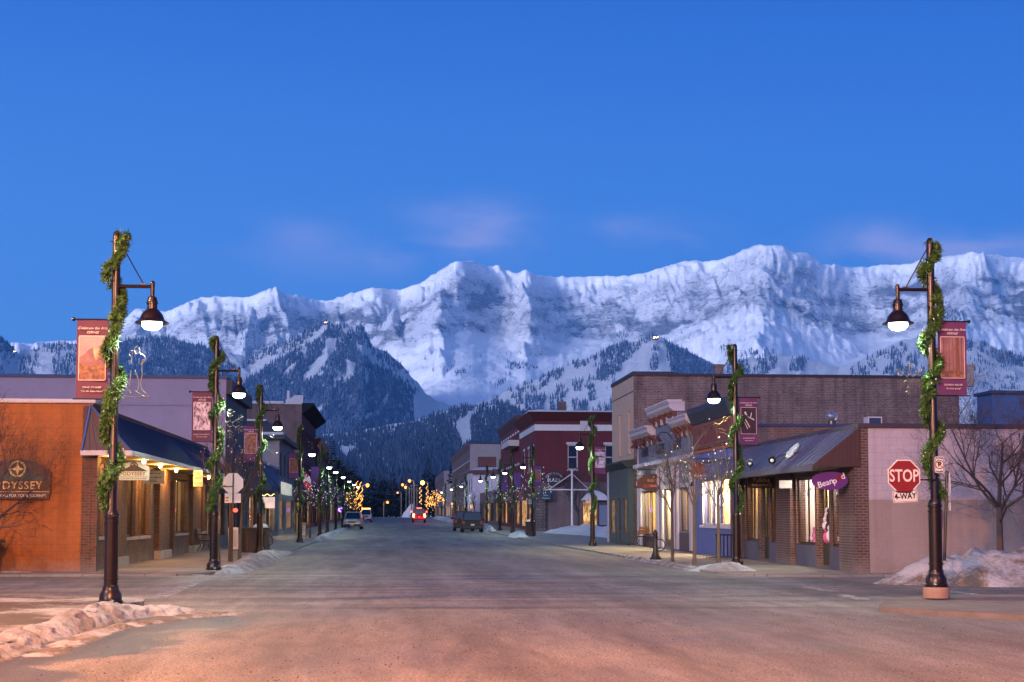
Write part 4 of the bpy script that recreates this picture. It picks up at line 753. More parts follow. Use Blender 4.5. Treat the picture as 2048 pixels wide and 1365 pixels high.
def shell(t, name, mat, x0, x1, y0, y1, z0, z1, street, holes_s=(), holes_f=(), depth=.22, fmat=None):
    """four outer walls with openings in the front face (towards the camera) and the street face"""
    mb = MB(); sx = x1 if street == 'L' else x0; ox = x0 if street == 'L' else x1
    face_holes(mb, fm('F', y0), x0, x1, z0, z1, list(holes_f), depth); mb.quad((x0, y1, z0), (x1, y1, z0), (x1, y1, z1), (x0, y1, z1)); mb.quad((ox, y0, z0), (ox, y1, z0), (ox, y1, z1), (ox, y0, z1))
    if fmat: mb.cur = 1
    face_holes(mb, fm(street, sx), y0, y1, z0, z1, list(holes_s), depth)
    return mb.build(name, [mat, fmat] if fmat else mat, t)
def window(t, f, a0, a1, z0, z1, fmat, gmat, cols=1, rows=1, depth=.12, fw=.055, sill=None, lintel=None, name='window'):
    m = MB(); fbox(m, f, a0, a0 + fw, -depth, -depth + .05, z0, z1); fbox(m, f, a1 - fw, a1, -depth, -depth + .05, z0, z1); fbox(m, f, a0 + fw, a1 - fw, -depth, -depth + .05, z0, z0 + fw); fbox(m, f, a0 + fw, a1 - fw, -depth, -depth + .05, z1 - fw, z1)
    for i in range(1, cols): c = a0 + (a1 - a0) * i / cols; fbox(m, f, c - fw * .4, c + fw * .4, -depth, -depth + .042, z0 + fw, z1 - fw)
    for j in range(1, rows): c = z0 + (z1 - z0) * j / rows; fbox(m, f, a0 + fw, a1 - fw, -depth, -depth + .038, c - fw * .4, c + fw * .4)
    o = m.build(name, fmat, t); p = MB(); p.quad(f(a0, -depth + .01, z0), f(a1, -depth + .01, z0), f(a1, -depth + .01, z1), f(a0, -depth + .01, z1)); p.build('pane', gmat, o)
    if sill: m = MB(); fbox(m, f, a0 - .06, a1 + .06, -.02, .07, z0 - .10, z0 - .003); m.build('sill', sill, o)
    if lintel: m = MB(); fbox(m, f, a0 - .12, a1 + .12, -.02, .035, z1 + .003, z1 + .22); m.build('lintel', lintel, o)
    return o
def door(t, f, a0, a1, z0, z1, fmat, gmat, depth=.2, kick=.28):
    m = MB(); w = .11; fbox(m, f, a0, a0 + w, -depth, -depth + .05, z0, z1); fbox(m, f, a1 - w, a1, -depth, -depth + .05, z0, z1); fbox(m, f, a0 + w, a1 - w, -depth, -depth + .05, z0, z0 + kick * (z1 - z0)); fbox(m, f, a0 + w, a1 - w, -depth, -depth + .05, z1 - w, z1)
    o = m.build('door', fmat, t); p = MB(); p.quad(f(a0, -depth + .012, z0), f(a1, -depth + .012, z0), f(a1, -depth + .012, z1), f(a0, -depth + .012, z1)); p.build('pane', gmat, o)
    m = MB(); h = z0 + .95; m.tube([f(a0 + w * .6, -depth + .06, h), f(a0 + w * .6, -depth + .1, h + .03), f(a0 + w * .6, -depth + .1, h + .22), f(a0 + w * .6, -depth + .06, h + .25)], .012, 6); m.build('handle', M_STEEL, o); return o
def flat_roof(t, x0, x1, y0, y1, z, mat, snow=None, cap=None, capm=None, th=.12):
    m = MB(); m.box(x0 + .05, x1 - .05, y0 + .05, y1 - .05, z - .35, z - .22); r = m.build('roof', snow or mat, t)
    if cap:
        m = MB(); e = .06; m.box(x0 - e, x1 + e, y0 - e, y0 + .26, z, z + cap); m.box(x0 - e, x0 + .26, y0 + .263, y1 + e, z, z + cap); m.box(x1 - .26, x1 + e, y0 + .263, y1 + e, z, z + cap); m.build('parapet_cap', capm or mat, r)
    return r
M_FLASH = pm('dark_blue_flashing', (.03, .05, .12), .5, .15, 3, .3, .03); M_DKFR = pm('dark_brown_frames', (.035, .02, .014), .45, .25, 5, 0, .05); M_GDARK = glass('dark_shop_glass'); M_GBLUE = glass('upper_window_glass', (.02, .03, .05))
M_WARM = glass('warm_lit_interior', lit=(1, .62, .22), strength=1.25); M_WARM2 = glass('dim_warm_interior', lit=(1, .55, .2), strength=.4); M_YEL = glass('yellow_lit_interior', lit=(1, .68, .05), strength=1.5, scale=.8, contrast=(.2, .5)); M_COOL = glass('cool_window_display', lit=(.8, .75, .85), strength=.6, scale=3.2, contrast=(.46, .7))
M_GOODS = glass('shop_display_of_goods', lit=(1, .55, .25), strength=.55, scale=5, contrast=(.42, .66)); M_BRT = glass('bright_lit_interior', lit=(1, .70, .34), strength=2.3, scale=1.6, contrast=(.28, .55)); M_RWOOD = pm('dark_shingles', (.05, .04, .05), .85, .35, 4, 0, .3)
M_TRIM = pm('off_white_trim', (.48, .45, .47), .6, .12, 4, 0, .06)
SNOWCAP = snow_mat('roof_snow', .05)
def clear_glass():
    m, nt, b = nodes('clear_shop_glass'); t = N(nt, 'ShaderNodeBsdfTransparent'); g = N(nt, 'ShaderNodeBsdfGlossy'); g.inputs['Roughness'].default_value = .04; f = N(nt, 'ShaderNodeLayerWeight'); mx = N(nt, 'ShaderNodeMixShader'); L(nt, math_(nt, 'ADD', .04, math_(nt, 'MULTIPLY', math_(nt, 'POWER', f.outputs['Facing'], 5.0), .7)), mx.inputs[0]); L(nt, t.outputs[0], mx.inputs[1]); L(nt, g.outputs[0], mx.inputs[2]); L(nt, mx.outputs[0], nt.nodes['Material Output'].inputs[0]); return m
M_CLEAR = clear_glass(); GOODS = [pm('goods_' + n_, c_, .7, .3, 6, 0, 0) for n_, c_ in (('white', (.7, .68, .66)), ('brown', (.16, .07, .03)), ('red', (.4, .03, .03)), ('blue', (.05, .1, .3)), ('black', (.015, .015, .02)), ('cream', (.6, .48, .3)), ('pink', (.5, .1, .25)))]; ROOMN = [0]
def room(t, f, a0, a1, z0, z1, wall, W, lcol=(1, .68, .34), depth=1.6, seed=1, pal=(0, 1, 2, 3, 4, 5), shelves=3, curtain=0):
    """the lit room seen through a shop window: walls, floor, shelves of goods, curtains and a ceiling lamp"""
    rr = random.Random(seed); m = MB(); e = .25; A0, A1, Z0, Z1 = a0 - e, a1 + e, z0 - .45, z1 + .15; m.quad(f(A0, -depth, Z0), f(A1, -depth, Z0), f(A1, -depth, Z1), f(A0, -depth, Z1)); m.quad(f(A0, -.32, Z0), f(A0, -depth, Z0), f(A0, -depth, Z1), f(A0, -.32, Z1)); m.quad(f(A1, -.32, Z0), f(A1, -depth, Z0), f(A1, -depth, Z1), f(A1, -.32, Z1)); m.quad(f(A0, -.32, Z0), f(A1, -.32, Z0), f(A1, -depth, Z0), f(A0, -depth, Z0)); m.quad(f(A0, -.32, Z1), f(A1, -.32, Z1), f(A1, -depth, Z1), f(A0, -depth, Z1)); o = m.build('shop_interior', wall, t)
    m = MB(); g = MB(); lv = [z0 + (z1 - z0) * k / (shelves + .6) for k in range(shelves)]
    for k, z in enumerate(lv):
        d0, d1 = (-.42, -.85) if k == 0 else (-depth + .02, -depth + .38); fbox(m, f, A0 + .02, A1 - .02, d1, d0, z - .03, z); a = A0 + .08
        while a < A1 - .2:
            w = rr.uniform(.07, .24); h = rr.uniform(.08, .38 if k else .55); g.cur = rr.choice(pal); dm = rr.uniform(min(d0, d1) + .08, max(d0, d1) - .12)
            if rr.random() < .72:
                if rr.random() < .6: fbox(g, f, a, a + w, dm - .07, dm + .07, z + .001, z + h)
                else: g.lathe([(w * .5, 0), (w * .55, h * .4), (w * .25, h * .75), (w * .3, h)], 8, f(a + w / 2, dm, z + .002))
            a += w + rr.uniform(.02, .12)
    m.build('shelf', GOODS[1], o); g.build('goods', GOODS, o)
    if curtain:
        m = MB(); m.cur = 0
        for s_, (c0, c1) in ((0, (a0 - .1, a0 + curtain)), (1, (a1 - curtain, a1 + .1))):
            n = 9; pts = [(c0 + (c1 - c0) * k / n, -.36 - .035 * (k % 2)) for k in range(n + 1)]
            for p, q in zip(pts, pts[1:]): m.quad(f(p[0], p[1], z0), f(q[0], q[1], z0), f(q[0], q[1], z1), f(p[0], p[1], z1))
        m.build('curtain', GOODS[5], o)
    am = (a0 + a1) / 2; point('interior_light', f(am, -.75, z1 - .12), W * 10, lcol, o, .12); return o
R_CREAM = pm('room_cream_wall', (.55, .42, .26), .85, .15, 2); R_YEL = pm('room_yellow_wall', (.75, .55, .05), .85, .1, 2); R_ORG = pm('room_orange_wall', (.45, .17, .05), .85, .15, 2); R_WHT = pm('room_white_wall', (.6, .58, .56), .85, .1, 2)
# ------------------------------------------------------------------ LEFT 1: orange block shop with blue hipped awning
M_OBLK = brick('orange_painted_blocks', (.30, .098, .022), (.315, .103, .024), (.235, .076, .017), .40, .20, .006, .85, .3, .15); M_OBR = brick('red_brown_brick', (.14, .052, .026), (.075, .028, .018), (.11, .075, .05), .21, .075, .013)
M_BROOF = pm('blue_metal_roof', (.012, .017, .058), .8, .15, 2, 0, .05, .1); M_BRTIN = pm('brown_ribbed_metal', (.06, .03, .032), .5, .2, 3, .2, .05); M_SOFF = pm('pale_soffit', (.26, .2, .15), .8, .15, 3)
XL = -8.2; y0, y1 = 40.08, 65.2; z1 = 4.68
t = empty('corner_shop', 'orange painted block shop with a blue sloping awning on the left corner', 'building', (-12, 40, 0), 0, None, True)
hs = [(40.45, 41.75, 1.0, 3.1), (45.2, 47.0, .92, 3.0), (47.5, 49.6, .92, 3.0), (53.7, 55.1, .16, 2.9), (55.6, 58.9, .9, 3.0), (62.0, 64.4, .9, 3.0)]
shell(t, 'wall', M_OBLK, -32, XL, y0, y1, -.1, z1, 'L', hs, (), .28, M_OBR)
fL = fm('L', XL); 
for a, b in ((y0 - .004, 40.4), (43.0, 44.6), (50.8, 53.2), (59.4, 61.8)): m = MB(); fbox(m, fL, a, b, .003, .16, .05, 3.3); m.build('brick_pier', M_OBR, t)
for a, b in ((42.95, 44.65), (50.75, 53.25), (59.35, 61.85)): m = MB(); fbox(m, fL, a, b, .003, .24, .05, .36); m.build('pier_base', M_CONC, t)
m = MB(); m.box(-8.46, XL + .001, y0 - .012, y0 - .001, 0, 4.6); m.build('brick_corner', M_OBR, t)
for k, h in enumerate(hs):
    if k == 3: door(t, fL, *h, M_DKFR, M_WARM2)
    else: window(t, fL, *h, M_DKFR, [M_CLEAR, M_CLEAR, M_CLEAR, 0, M_CLEAR, M_CLEAR][k], 2, 1, .2, .06, M_CONC); h and room(t, fL, *h, [R_ORG, R_CREAM, R_ORG, 0, R_CREAM, R_ORG][k], [26, 9, 12, 0, 9, 14][k], seed=k + 3)
flat_roof(t, -32, XL, y0, y1, z1, M_RWOOD, SNOWCAP); m = MB(); m.bevbox(-32, XL + .1, y0 - .1, y0 + 1.2, z1 + .003, z1 + .13, .05); m.build('roof_snow', SNOWCAP, t)
ex, ez, rz_ = -7.08, 3.36, 4.62                                     # eave and ridge of the awning
m = MB(); ya, yb = 39.75, 65.3; m.quad((ex, ya, ez), (ex, yb, ez), (XL - .05, yb, rz_), (XL - .05, ya + .35, rz_)); aw = m.build('awning', M_BROOF, t)
m = MB(); m.quad((XL - .2, ya, ez), (ex, ya, ez), (XL - .05, ya + .35, rz_), (XL - .22, ya + .3, rz_))
for k in range(7): a = k / 7; m.prism([(XL - .2 + (ex - XL + .2) * a, ya - .012, ez), (XL - .2 + (ex - XL + .2) * a + .02, ya - .012, ez), (XL - .13 + (.05) * a, ya + .33, rz_ - .02)], (0, -.015, .005))
m.build('end_panel', M_BRTIN, aw); m = MB(); m.box(XL, ex, ya + .05, yb, ez - .10, ez - .085); m.build('soffit', M_SOFF, aw)
m = MB(); m.box(ex - .01, ex + .02, ya - .02, yb, ez - .12, ez + .015); m.box(XL - .24, ex - .011, ya - .02, ya + .01, ez - .12, ez + .015); m.build('fascia', M_TRIM, aw); m = MB(); m.tube([(XL - .2, ya - .01, ez), (XL - .06, ya + .34, rz_ + .02)], .035, 6); m.tube([(ex, ya, ez + .01), (XL - .05, ya + .35, rz_ + .02)], .03, 6); m.build('hip_flashing', pm('blue_ridge_flashing', (.04, .09, .26), .4, .1, 4, .3, 0), aw)
for k in range(30): pass
ml = emit('warm_soffit_bulb', (1, .62, .25), 40)
for y, x, w in ((40.9, -7.85, 60), (43.4, -7.35, 55), (47.4, -7.5, 200), (51.9, -7.65, 170), (61.5, -7.7, 140)):
    m = MB(); m.ball((x, y, ez - .16), .055, 8); m.lathe([(.05, -.11), (.07, -.10)], 10, (x, y, ez)); b = m.build('soffit_bulb', ml, aw, True); point('soffit_light', (x, y, ez - .26), w, (1, .44, .09), b, .06)
# hanging and wall signs of the corner shop
M_SB = pm('carved_sign_wood', (.075, .028, .016), .55, .3, 5, 0, .1); M_SBLK = pm('near_black_board', (.010, .012, .012), .5, .2, 5); M_GOLD = pm('pale_gold_letters', (.62, .42, .16), .45, .1, 5); M_SGRN = pm('dark_green_panel', (.035, .06, .045), .6, .2, 5); M_MINT = pm('pale_mint_board', (.50, .62, .50), .6, .08, 5)
def odyssey(cx, y, cz, S, bg, peak, letters, ring, tagm, label, off):
    t = empty('shop_sign', label, 'sign', (cx, y, cz), 0, None, True); X = lambda a: cx + a * S; Z = lambda b: cz + b * S
    top = [(1.18 * math.cos(a), .50 + .52 * math.sin(a)) for a in [math.radians(d) for d in range(14, 167, 8)]]
    out = [(-1.42, -.82), (1.42, -.82), (1.42, -.60), (1.48, -.60), (1.48, .44), (1.40, .44), (1.40, .58), (1.16, .58)] + top + [(-1.16, .58), (-1.40, .58), (-1.40, .44), (-1.48, .44), (-1.48, -.60), (-1.42, -.60)]
    m = MB(); m.prism([(X(a), y, Z(b)) for a, b in out], (0, .05, 0)); bd = m.build('board', bg, t)
    m = MB(); m.poly([(X(a), y - .004, Z(b)) for a, b in ((-1.35, .05), (-.5, .5), (0, .72), (.6, .42), (1.35, .05))]); m.build('mountain', peak, t)
    m = MB(); m.tube([(X(.34 * math.cos(a)), y - .012, Z(.56 + .34 * math.sin(a))) for a in [k * PI / 14 for k in range(29)]], .05 * S, 6, False); m.prism([(X(.3 * math.cos(k * PI / 4) * (1 if k % 2 == 0 else .35)), y - .02, Z(.56 + .3 * math.sin(k * PI / 4) * (1 if k % 2 == 0 else .35))) for k in range(8)], (0, .01, 0)); m.build('compass', ring, t)
    text('lettering', 'ODYSSEY', .50 * S, letters, t, (X(0), y - .008, Z(-.2)), off=.004, ext=.004, space=1.08); text('lettering', 'CLOTHING FOR YOUR JOURNEY', .19 * S, tagm, t, (X(0), y - .008, Z(-.66)), off=.001, sx=.92, ext=.003)
    m = MB(); m.box(X(-1.42), X(1.42), y - .006, y, Z(-.49), Z(-.46)); m.build('rule', letters, t); return t
y = 39.98; cx, cz = GY(35, 963, y); odyssey(cx, y, cz, .60, M_SB, M_SGRN, M_GOLD, M_GOLD, pm('cream_small_letters', (.6, .55, .5), .5, .05, 4), 'dark carved sign reading ODYSSEY on the orange block wall', 0)
y = 40.6; cx, cz = GY(266, 944, y); cx = -7.38; t2 = odyssey(GY(268, 944, y)[0], y, cz, .285, M_MINT, M_SBLK, pm('bronze_letters', (.20, .13, .04), .5, .1, 4), M_SB, pm('olive_letters', (.12, .12, .06), .5, .1, 4), 'pale green sign reading ODYSSEY hanging under the awning', 0)
def hang_board(name, label, u, v, y, w, h, mat, lines, tmat, rim=None, size=.1, brk=None, group=None, x=None, shear=0, thick=.04):
    cx, cz = GY(u, v, y); cx = x if x is not None else cx; t = empty(name, label, 'sign', (cx, y, cz), 0, group, True); m = MB(); m.bevbox(cx - w / 2, cx + w / 2, y, y + thick, cz - h / 2, cz + h / 2, .012); m.build('board', mat, t)
    if rim: m = MB(); q = .02; m.box(cx - w / 2, cx + w / 2, y - .012, y - .001, cz + h / 2 - q, cz + h / 2); m.box(cx - w / 2, cx + w / 2, y - .012, y - .001, cz - h / 2, cz - h / 2 + q); m.box(cx - w / 2, cx - w / 2 + q, y - .012, y - .001, cz - h / 2 + q, cz + h / 2 - q); m.box(cx + w / 2 - q, cx + w / 2, y - .012, y - .001, cz - h / 2 + q, cz + h / 2 - q); m.build('rim', rim, t)
    n = len(lines)
    for i, l in enumerate(lines):
        s = size if not isinstance(size, (list, tuple)) else size[i]; text('lettering', l, s, tmat, t, (cx, y - .006, cz + h * ((n - 1) / 2 - i) / (n + .3)), ext=.003, off=.001, shear=shear)
    if brk: m = MB(); m.tube([(brk[0], y + .02, brk[1]), (cx - w * .5 if brk[0] > cx else cx + w * .5, y + .02, brk[1])], .016, 6); m.tube([(cx - w * .4, y + .02, brk[1]), (cx - w * .4, y + .02, cz + h / 2)], .006, 5); m.tube([(cx + w * .4, y + .02, brk[1]), (cx + w * .4, y + .02, cz + h / 2)], .006, 5); m.build('bracket', M_BLACK, t)
    return t
hang_board('shop_sign', 'small grey hanging sign behind the pale green one', 308, 955, 46.2, .66, .42, pm('grey_sign_board', (.34, .31, .27), .6, .1, 4), ['Physio Group', 'Registered Massage', '& Clinic'], M_SBLK, size=[.075, .06, .075])
hang_board('shop_sign', 'narrow mint green sign at the far end of the blue awning', 396, 957, 52.5, .34, .60, M_MINT, ['THE', 'ARTS', 'CO-OP'], pm('teal_letters', (.05, .2, .18), .5, .1, 4), size=.085)
# ------------------------------------------------------------------ LEFT 2: lilac rendered hall
M_LILAC = pm('pale_lilac_render', (.27, .23, .31), .9, .12, 1.1, 0, .15); t = empty('rendered_hall', 'tall pale lilac rendered building behind the orange shop', 'building', (-20, 73.3, 0), 0, None, True); H = 8.55; hs = [(74.4, 76.4, .5, 2.9), (77, 78.2, .15, 2.7), (79, 82, .5, 2.9)]
shell(t, 'wall', M_LILAC, -40, -8.35, 73.3, 84, -.1, H, 'L', hs, (), .25, pm('charcoal_front', (.035, .03, .045), .6, .2, 3)); flat_roof(t, -40, -8.35, 73.3, 84, H, M_RWOOD, SNOWCAP, .16, M_FLASH); f = fm('L', -8.35)
m = MB(); m.box(-40, -8.4, 73.26, 73.299, 7.16, 7.24); m.build('string_course', pm('greyish_lilac_trim', (.22, .2, .27), .8, .1, 2), t)
m = MB(); fbox(m, f, 73.3, 84, .003, .3, 7.8, 8.5); fbox(m, f, 73.3, 84, .003, .2, 3.4, 4.2); m.build('front_panel', pm('blackened_panels', (.02, .018, .028), .6, .2, 3), t)
for k, h in enumerate(hs): (door(t, f, *h, M_DKFR, M_WARM2) if k == 1 else window(t, f, *h, M_DKFR, M_WARM2 if k == 0 else M_GDARK, 2, 1, .2))
t = empty('low_shop', 'low dark shop squeezed between the orange shop and the lilac hall', 'building', (-10, 65.4, 0), 0, None, True); hs = [(65.8, 68, .6, 2.7), (68.6, 69.8, .15, 2.6), (70.3, 72.8, .6, 2.7)]; shell(t, 'wall', pm('dark_grey_boards', (.06, .05, .065), .7, .25, 3), -20, -8.3, 65.3, 73.2, -.1, 3.9, 'L', hs, (), .25); flat_roof(t, -20, -8.3, 65.3, 73.2, 3.9, M_RWOOD, SNOWCAP, .1, M_FLASH); f = fm('L', -8.3)
for k, h in enumerate(hs): (door(t, f, *h, M_DKFR, M_GDARK) if k == 1 else window(t, f, *h, M_DKFR, M_WARM2, 2, 1, .2))
m = MB(); fbox(m, f, 65.6, 72.8, .003, .5, 2.95, 3.25); m.build('canopy', pm('rusty_canopy_edge', (.22, .07, .03), .7, .2, 3), t)
# ------------------------------------------------------------------ LEFT 3: awning shops, beige corner, brick block, red block and on down the street
M_BAWN = pm('navy_canvas', (.03, .055, .13), .75, .15, 2, 0, .05); M_BEIGE = siding('beige_boards', (.25, .21, .21), .22, .8, False, .75)
t = empty('awning_shop', 'low shop with two navy canvas awnings on the left side of the street', 'building', (-10, 84.2, 0), 0, None, True); hs = [(85.5, 90, .5, 2.8), (92.5, 97, .5, 2.9), (97.6, 98.9, .15, 2.7), (99.5, 104, .5, 2.9)]; shell(t, 'wall', pm('dark_painted_front', (.05, .05, .075), .7, .2, 3), -30, -8.3, 84.1, 107.8, -.1, 5.0, 'L', hs, (), .25); flat_roof(t, -30, -8.3, 84.1, 107.8, 5.0, M_RWOOD, SNOWCAP, .14, SNOWCAP); f = fm('L', -8.3)
for k, h in enumerate(hs): ((door(t, f, *h, M_DKFR, M_WARM),) if k == 2 else (window(t, f, *h, M_DKFR, [M_WARM2, M_CLEAR, 0, M_CLEAR][k], 3, 1, .2), k in (1, 3) and room(t, f, *h, R_CREAM, 70, seed=k + 20)))
for a, b in ((84.6, 89.6), (91.8, 101.5)): m = MB(); fprism(m, f, [(.003, 3.05), (1.35, 3.05), (1.35, 3.35), (.003, 4.9)], a, b); m.build('awning', M_BAWN, t)
m = MB(); fbox(m, f, 91.9, 101.4, 1.355, 1.40, 2.95, 3.75); m.build('lit_fascia_sign', emit('lit_white_sign', (.85, .9, .75), .55, .6, 5), t)
m = MB(); m.box(-8.15, -7.3, 91.6, 91.75, 2.05, 2.75); m.build('lit_poster', emit('lit_poster', (1, .72, .62), .9, .3, 3), t); m = MB()
for k in range(15): m.ball((-8.2 + .06 * k, 91.7, 2.95 - .12 * math.sin(k / 14 * PI * 2) ** 2), .018, 5)
m.build('fairy_lights', emit('warm_fairy_light', (1, .7, .3), 9), t)
t = empty('beige_corner_building', 'beige boarded building with a dark green cornice and snowy roof', 'building', (-10, 108, 0), 0, None, True); hs = [(109 + 4 * k, 110.6 + 4 * k, 4.6, 6.4) for k in range(4)] + [(109, 113, .5, 2.8), (114, 115.2, .15, 2.6), (116, 123, .5, 2.8)]; shell(t, 'wall', M_BEIGE, -30, -8.3, 108, 125, -.1, 7.3, 'L', hs, (), .22); f = fm('L', -8.3)
for k, h in enumerate(hs): window(t, f, *h, M_DKFR, M_GBLUE if k < 4 else M_WARM2, 1, 2 if k < 4 else 1)
m = MB(); m.box(-30, -7.9, 107.6, 125.3, 7.3, 7.62); m.build('cornice', pm('dark_green_cornice', (.016, .035, .028), .6, .2, 3), t); m = MB(); m.hexa([(-30, 107.7, 7.62), (-8.0, 107.7, 7.62), (-8.0, 125, 7.62), (-30, 125, 7.62), (-30, 109.6, 8.75), (-9.3, 109.6, 8.75), (-9.3, 124, 8.75), (-30, 124, 8.75)]); m.build('roof', M_RWOOD, t)
m = MB(); m.bevbox(-30, -7.95, 107.55, 109, 7.62, 7.84, .08); m.bevbox(-30, -9.4, 109.4, 124, 8.75, 8.92, .08); m.build('roof_snow', SNOWCAP, t)
t = empty('canopied_hotel', 'dark porch with pale arch and shingled canopy beyond the awnings', 'building', (-8.2, 125.2, 0), 0, None, True); hs = [(126, 128, .2, 2.8), (129, 133, .5, 2.8)]; shell(t, 'wall', pm('ochre_front', (.20, .13, .06), .8, .2, 3), -20, -8.3, 125.4, 134.8, -.1, 6.0, 'L', hs, (), .25); flat_roof(t, -20, -8.3, 125.4, 134.8, 6, M_RWOOD, SNOWCAP)
for k, h in enumerate(hs): window(t, f, *h, M_DKFR, M_WARM, 2, 1)
m = MB(); fprism(m, f, [(.003, 3.1), (1.6, 3.1), (1.6, 3.35), (.003, 4.6)], 126, 134); m.build('canopy', M_RWOOD, t); m = MB(); m.tube([(-7.6 + .75 * math.cos(a), 125.5, 3.0 + .75 * math.sin(a)) for a in [k * PI / 10 for k in range(11)]], .1, 6); m.build('arch', pm('sandy_arch', (.5, .36, .2), .7, .1, 3), t)
def block(name, label, side, X, y0, y1, H, mat, depthx=22, win=None, cornice=None, snow=True, fmat=None, floors=2, cap=None, lit=(M_WARM2, M_GDARK, M_WARM), cw=.45, step=3.0, z0=4.6, fr=None, lintel=None):
    r = rise(y0); t = empty(name, label, 'building', (X, y0, 0), 0, None, True); hs = []; n = max(1, int((y1 - y0) / step)); w = (y1 - y0) / n
    for fl in range(floors): hs += [(y0 + w * (k + .28), y0 + w * (k + .72), r + z0 + fl * 3.3, r + z0 + fl * 3.3 + 1.9) for k in range(n)]
    ng = max(1, int((y1 - y0) / (step * 1.6))); g = (y1 - y0) / ng; gs = [(y0 + g * (k + .12), y0 + g * (k + .88), r + .5, r + 2.9) for k in range(ng)]
    x0, x1 = (X - depthx, X) if side == 'L' else (X, X + depthx); shell(t, 'wall', mat, x0, x1, y0, y1, -.1, r + H, side, hs + gs, (), .2, fmat); f = fm(side, X); flat_roof(t, x0, x1, y0, y1, r + H, M_RWOOD, SNOWCAP if snow else None, cap and .2, cap)
    for h in hs: window(t, f, *h, fr or M_DKFR, M_GBLUE, 1, 2, .12, .08, None, lintel)
    for k, h in enumerate(gs): window(t, f, *h, M_DKFR, lit[k % len(lit)], 2, 1, .15, .08, name='shop_window')
    if cornice: m = MB(); fprism(m, f, [(.003, r + H - .9), (cw * .5, r + H - .5), (cw, r + H - .1), (cw, r + H + .12), (.003, r + H + .12)], y0 - .1, y1 + .1); m.build('cornice', cornice, t)
    return t, f, r
M_LBR = brick('dark_red_brown_brick', (.15, .085, .075), (.105, .055, .055), (.16, .13, .13), .22, .08, .012, .9, .4); M_RBR = brick('deep_red_brick', (.15, .014, .022), (.115, .011, .019), (.11, .03, .04), .22, .08, .009, .85, .22, .2)
t, f, r = block('brick_block', 'tall dark brick block with snow along its parapet, left side of the street', 'L', -8.3, 135, 160, 11.9, M_LBR, 26, cornice=pm('dark_metal_cornice', (.018, .016, .022), .9, .2, 3, 0, .1, .05), fmat=M_RBR, cw=1.1, lintel=M_LBR)
m = MB(); m.bevbox(-34, -10.0, 134.85, 136.2, r + 11.9, r + 12.2, .1); m.prism([(-10.0, 134.9, r + 11.9), (-8.2, 134.9, r + 11.9), (-8.2, 134.9, r + 12.75), (-9.0, 134.9, r + 12.75)], (0, 1.3, 0)); m.build('roof_snow', SNOWCAP, t); m = MB(); m.box(-9.8, -9.55, 136, 136.3, r + 11.9, r + 13.3); m.build('flue', M_TRIM, t)
block('red_brick_block', 'red brick block farther down the left side of the street', 'L', -8.2, 161, 182, 9.9, M_RBR, 24, cornice=M_DKFR, lintel=M_TRIM); block('grey_shop_block', 'low grey shop block beyond the red brick one on the left', 'L', -8.2, 184, 222, 6.4, pm('grey_render', (.16, .15, .17), .9, .2, 1.5), 24, floors=1, step=4, z0=4.0)
block('brown_shop_block', 'low brown shops far down the left side before the golden lights', 'L', -8.2, 224, 290, 5.2, pm('brown_render', (.14, .10, .09), .9, .2, 1.5), 24, floors=0, step=5); block('pale_shop_block', 'farthest low pale building on the left side of the street', 'L', -9.5, 300, 380, 5.0, pm('pale_render', (.3, .27, .26), .9, .2, 1.5), 24, floors=0, step=6)
# ------------------------------------------------------------------ RIGHT 1: corner building with the insurance and bead shops
XR = 12.58; fR = fm('R', XR)
M_WBLK = brick('pale_painted_blocks', (.34, .305, .37), (.355, .32, .385), (.27, .24, .30), .41, .205, .006, .85, .16, .3, split=(2.02, (.22, .175, .165))); M_BBR = brick('brown_shop_brick', (.095, .045, .042), (.06, .026, .028), (.14, .11, .105), .21, .075, .013, .85, .3)
M_SLATE = pm('slate_grey_metal_roof', (.10, .095, .14), .42, .15, 1.4, .3, .05)
t = empty('corner_store', 'low pale block building with a sloping grey metal awning on the right corner', 'building', (13, 37.25, 0), 0, None, True); y0, y1 = 37.25, 51.2
hs = [(38.75, 39.95, .72, 2.75), (40.05, 41.25, .14, 2.75), (41.4, 43.35, .72, 2.75), (45.15, 46.5, .72, 2.75), (46.6, 47.85, .14, 2.75), (47.95, 49.8, .72, 2.75)]
shell(t, 'wall', M_WBLK, XR, 48, y0, y1, -.1, 3.95, 'R', hs, (), .3, M_BBR); flat_roof(t, XR, 48, y0, y1, 3.95, M_RWOOD, SNOWCAP, .12, pm('dark_cap_flashing', (.045, .035, .06), .5, .15, 3, .2, 0))

for a, b in ((y0 - .01, 38.65), (43.45, 45.1), (49.9, 51.2)): m = MB(); fbox(m, fR, a, b, .003, .16, .05, 2.95); m.build('brick_pier', M_BBR, t)
m = MB(); m.box(XR - .161, XR + .22, y0 - .013, y0 - .003, .05, 3.95); m.build('brick_corner', M_BBR, t)
m = MB(); m.tube([(14.6, y0 - .05, .06), (14.6, y0 - .05, 2.9), (15.0, y0 - .05, 3.0)], .025, 6); m.build('conduit', M_GREY, t); m = MB(); m.bevbox(14.45, 14.75, y0 - .14, y0 - .004, 1.3, 1.75, .02); m.build('meter_box', M_STEEL, t)
m = MB(); m.bevbox(17.3, 17.7, y0 - .05, y0 - .004, 3.05, 3.35, .015); m.build('wall_vent', M_STEEL, t)
M_BLUEP = pm('slate_blue_panel', (.075, .075, .115), .6, .15, 3)

